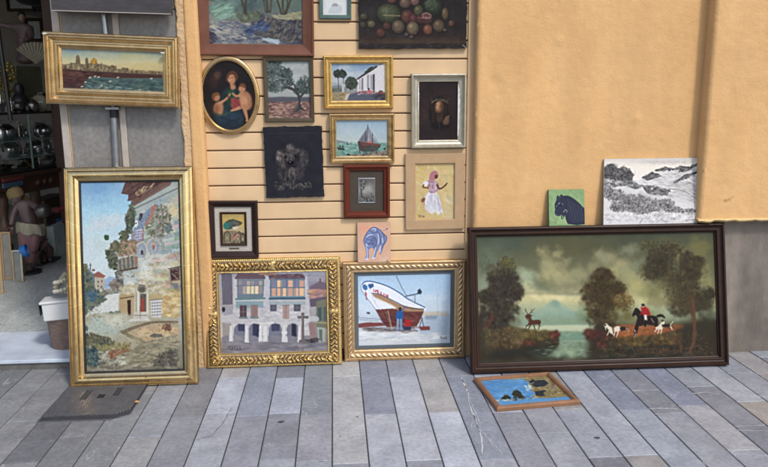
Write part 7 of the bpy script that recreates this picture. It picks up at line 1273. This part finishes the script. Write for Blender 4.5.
for i, (px, py, lb) in enumerate(((38, 262, 'leftmost dark carved figurine on the floor behind the statue'), (43, 260, 'middle dark carved figurine on the floor behind the statue'), (49, 259, 'rightmost dark carved figurine on the floor by the carton'))):
    a = gp(px, py, ZS); o = empty('carved_figurine', (a.x, a.y, ZS-.005), lb, 'figurine', 'dark carved figurines on the shop floor'); s2 = .23-.03*i
    figure('body', [(0, 0, s2*.35, .04), (0, 0, s2*.6, .045), (0, 0, s2*.8, .018), (0, -.01, s2*.92, .03), (-.05, -.02, s2*.5, .016), (.05, -.03, s2*.45, .016), (-.03, -.06, s2*.12, .025), (.04, -.07, s2*.1, .025), (-.05, -.12, .02, .018), (.06, -.13, .02, .018)], [(0, 1), (1, 2), (2, 3), (1, 4), (1, 5), (0, 6), (0, 7), (6, 8), (7, 9)], m_bronze, o); MB().box(-.09, .09, -.14, .05, 0, .02, b=.003).build('plinth', m_blk, o)
# prints leaning at the left
for i, (x0, x1, y0, y1, lb, ang) in enumerate(((-6, 4, 240, 293, 'cream print in a wooden frame at the very left edge of the shop floor', 4), (4, 13.5, 232, 279, 'narrow grey print leaning against the table, left of the blue cup', 4), (14, 24, 250, 281, 'small pale framed drawing under the blue cup', 3))):
    a = gp((x0+x1)/2, y1, ZS); w_ = (wp(x1, y1, a.y)-wp(x0, y1, a.y)).x; hh = wp((x0+x1)/2, y0, a.y).z-ZS; o = empty('framed_print', (a.x, a.y, ZS-.004), lb, 'print', 'prints leaning on the table'); o.rotation_euler = (R(-6), 0, R(ang)); bpy.context.view_layer.update()
    moulding('frame', w_, hh, [(0, 0), (0, .015), (.012, .018), (.016, .01)], m_beige if i != 2 else m_silver, o); MB().box(-w_/2+.01, w_/2-.01, -.009, 0, .01, hh-.01).build('print', mat('old print', (.30, .30, .26), .7, c2=(.16, .17, .16), scale=14, amt=.5), o)
a = gp(18, 281, ZS); p = wp(18.5, 253, a.y+.02); o = MB().lathe([(.03, 0), (.045, .005), (.055, .055), (.05, .055), (.04, .01), (.001, .008)], 20).build('blue_cup', m_blue, smooth=40); o.location = (p.x, a.y+.05, p.z); o.rotation_euler = (0, R(78), R(10)); tag(o, 'bright blue plastic cup lying on top of a small print', 'cup')
floorbox('pedestal_box', 'grey box holding up the blue cup', 'box', 13, 24, 276, 253.5, m_in, .12)
# basket, white box and shell garland on the doorstep
cb = gp(60, 351, ZS); r_ = (wp(60, 351, cb.y)-wp(41.5, 351, cb.y)).x; hb_ = wp(60, 317, cb.y+r_*.5).z-ZS; print('basket', cb, r_, hb_)
yc = max(cb.y+r_*.72, .05+r_*.75); o = MB().lathe([(r_*.82, 0), (r_*.88, .01), (r_, hb_*.85), (r_*1.02, hb_), (r_*.94, hb_), (r_*.9, hb_*.86), (r_*.8, .02)], 28, (cb.x+.02, yc, ZS), 1, .72).build('wicker_basket', m_basket, smooth=40); tag(o, 'brown wicker basket on the marble doorstep behind the tall gold frame', 'basket')
o = empty('white_box', (cb.x+.03, yc-.02, ZS+hb_), 'shiny white box with slanting lid on the wicker basket', 'box'); o.rotation_euler = (0, R(-3), R(6))
hh = wp(60, 296, yc).z-ZS-hb_; MB().box(-r_*1.0, r_*1.0, -r_*.6, r_*.55, 0, hh*.82, b=.006).build('box_body', m_porc, o); MB().box(-r_*1.12, r_*1.04, -r_*.66, r_*.6, hh*.82, hh*.97, b=.008).build('lid', m_porc, o); MB().box(-r_*1.14, -r_*1.11, -r_*.6, r_*.5, hh*.3, hh*.9).build('dark_end', m_blk, o)
zt3 = ZS+hb_+hh; mb = MB(); c0 = Vector((cb.x+.035, yc-.02, zt3))
for i in range(26): a = i*.5; mb.ball((c0.x-.01+.045*math.cos(a)*(1-i*.012), c0.y+.04*math.sin(a), c0.z+.008+i*.0042), .013, n=6)
o = mb.build('shell_garland', m_rope_, smooth=60); tag(o, 'coiled cream and brown garland on top of the white box', 'garland')
o = MB().tube([(c0.x-.04, c0.y-.02, c0.z+.06), (c0.x+.03, c0.y-.01, c0.z+.15)], .016, 10).build('rolled_paper', m_cream, smooth=40); tag(o, 'small cream roll stuck in the garland', 'roll')
# ------------------------------------------------------------ utility cover in the paving
BL, BR, TR_, TL_ = gp(40, 420.7, .006), gp(126, 419.5, .006), gp(146, 388, .006), gp(68, 388, .006)
ax = (BR-BL).normalized(); th_ = math.atan2(ax.y, ax.x); Wc = (BR-BL).length; Dc = (TL_-BL).length*1.15; print('cover', Wc, Dc, math.degrees(th_), BL)
o = empty('utility_cover', (BL.x, BL.y, .0), 'ribbed cast iron utility cover in the paving before the tall gold frame', 'manhole cover'); o.rotation_euler = (0, 0, 0); bpy.context.view_layer.update()
xo = 0
mb = MB(); pts = [(0, 0), (Wc-.07, 0), (Wc, .05), (Wc, Dc), (0, Dc)]
mb.add([(x, y, 0) for x, y in pts]+[(x, y, .009) for x, y in pts], [(5, 6, 7, 8, 9)]+[(i, (i+1) % 5, 5+(i+1) % 5, 5+i) for i in range(5)]); mb.build('plate', m_iron, o)
mb = MB(); nrb = 34
for i in range(nrb):
    x = .012+i*(Wc-.024)/(nrb-1)
    if .11 < x < .15: segs = [(.03, Dc*.46), (Dc*.74, Dc-.02)]
    elif .27 < x < .30: segs = [(.03, Dc*.55), (Dc*.80, Dc-.02)]
    else: segs = [(max(.03, (x-Wc+.09) if x > Wc-.07 else 0), Dc-.02)]
    for a, b_ in segs: mb.box(x-.0045, x+.0045, a, b_, .0092, .0142)
mb.build('ribs', m_rib, o)
mb = MB(); mb.box(.0, Wc-.07, -.014, -.001, -.002, .004); mb.box(-.012, -.001, -.012, Dc, -.002, .006); mb.build('rim', m_rib, o)
MB().box(Wc*.47, Wc*.56, Dc*.50, Dc*.60, .0092, .0145).build('lifting_slot', m_black, o)
q = gp(137, 404.5); mb = MB(); mb.add([(-.014, 0, .0), (-.004, .009, .006), (.015, .003, .002), (.003, -.008, .001), (-.014, 0, -.001), (.015, .003, .001)], [(0, 3, 1), (1, 3, 2), (4, 1, 2)]); o = mb.build('fallen_leaf', mat('orange leaf', (.5, .25, .07), .7)); o.location = (q.x, q.y, .013); tag(o, 'small orange fallen leaf beside the utility cover', 'leaf')
# ------------------------------------------------------------ camera, light, render
cd = bpy.data.cameras.new('camera'); co = bpy.data.objects.new('camera', cd); COL.objects.link(co); SC.camera = co
M = Matrix((CR, CU, -CF)).transposed().to_4x4(); M.translation = CC; co.matrix_world = M
cd.sensor_width = 36; cd.lens = FPX/PW*36; cd.clip_end = 500; cd.clip_start = .05
W_ = bpy.data.worlds.new('World'); SC.world = W_; W_.use_nodes = True; nt = W_.node_tree
sky = nt.nodes.new('ShaderNodeTexSky'); sky.sky_type = 'NISHITA'; sky.sun_disc = False
SEL, SAZ = 48.0, 34.0     # elevation, and degrees to the right of straight behind the camera
sky.sun_elevation = R(SEL); sky.sun_rotation = R(180-SAZ); sky.air_density = 1.0; sky.dust_density = 2.0; sky.ozone_density = 1.0
nt.links.new(sky.outputs[0], nt.nodes['Background'].inputs['Color']); nt.nodes['Background'].inputs['Strength'].default_value = .14
sd = bpy.data.lights.new('sun', 'SUN'); sd.energy = 1.45; sd.angle = R(8); sd.color = (1, .97, .93); so = bpy.data.objects.new('sun', sd); COL.objects.link(so)
dv = Vector((math.sin(R(SAZ))*math.cos(R(SEL)), -math.cos(R(SAZ))*math.cos(R(SEL)), math.sin(R(SEL)))); so.rotation_euler = dv.to_track_quat('Z', 'Y').to_euler(); so.location = dv*10
SC.view_settings.view_transform = 'Standard'; SC.view_settings.look = 'None'; SC.view_settings.gamma = 1; SC.view_settings.exposure = 0.72
SC.render.engine = 'CYCLES'; SC.render.resolution_x = 1024; SC.render.resolution_y = 623
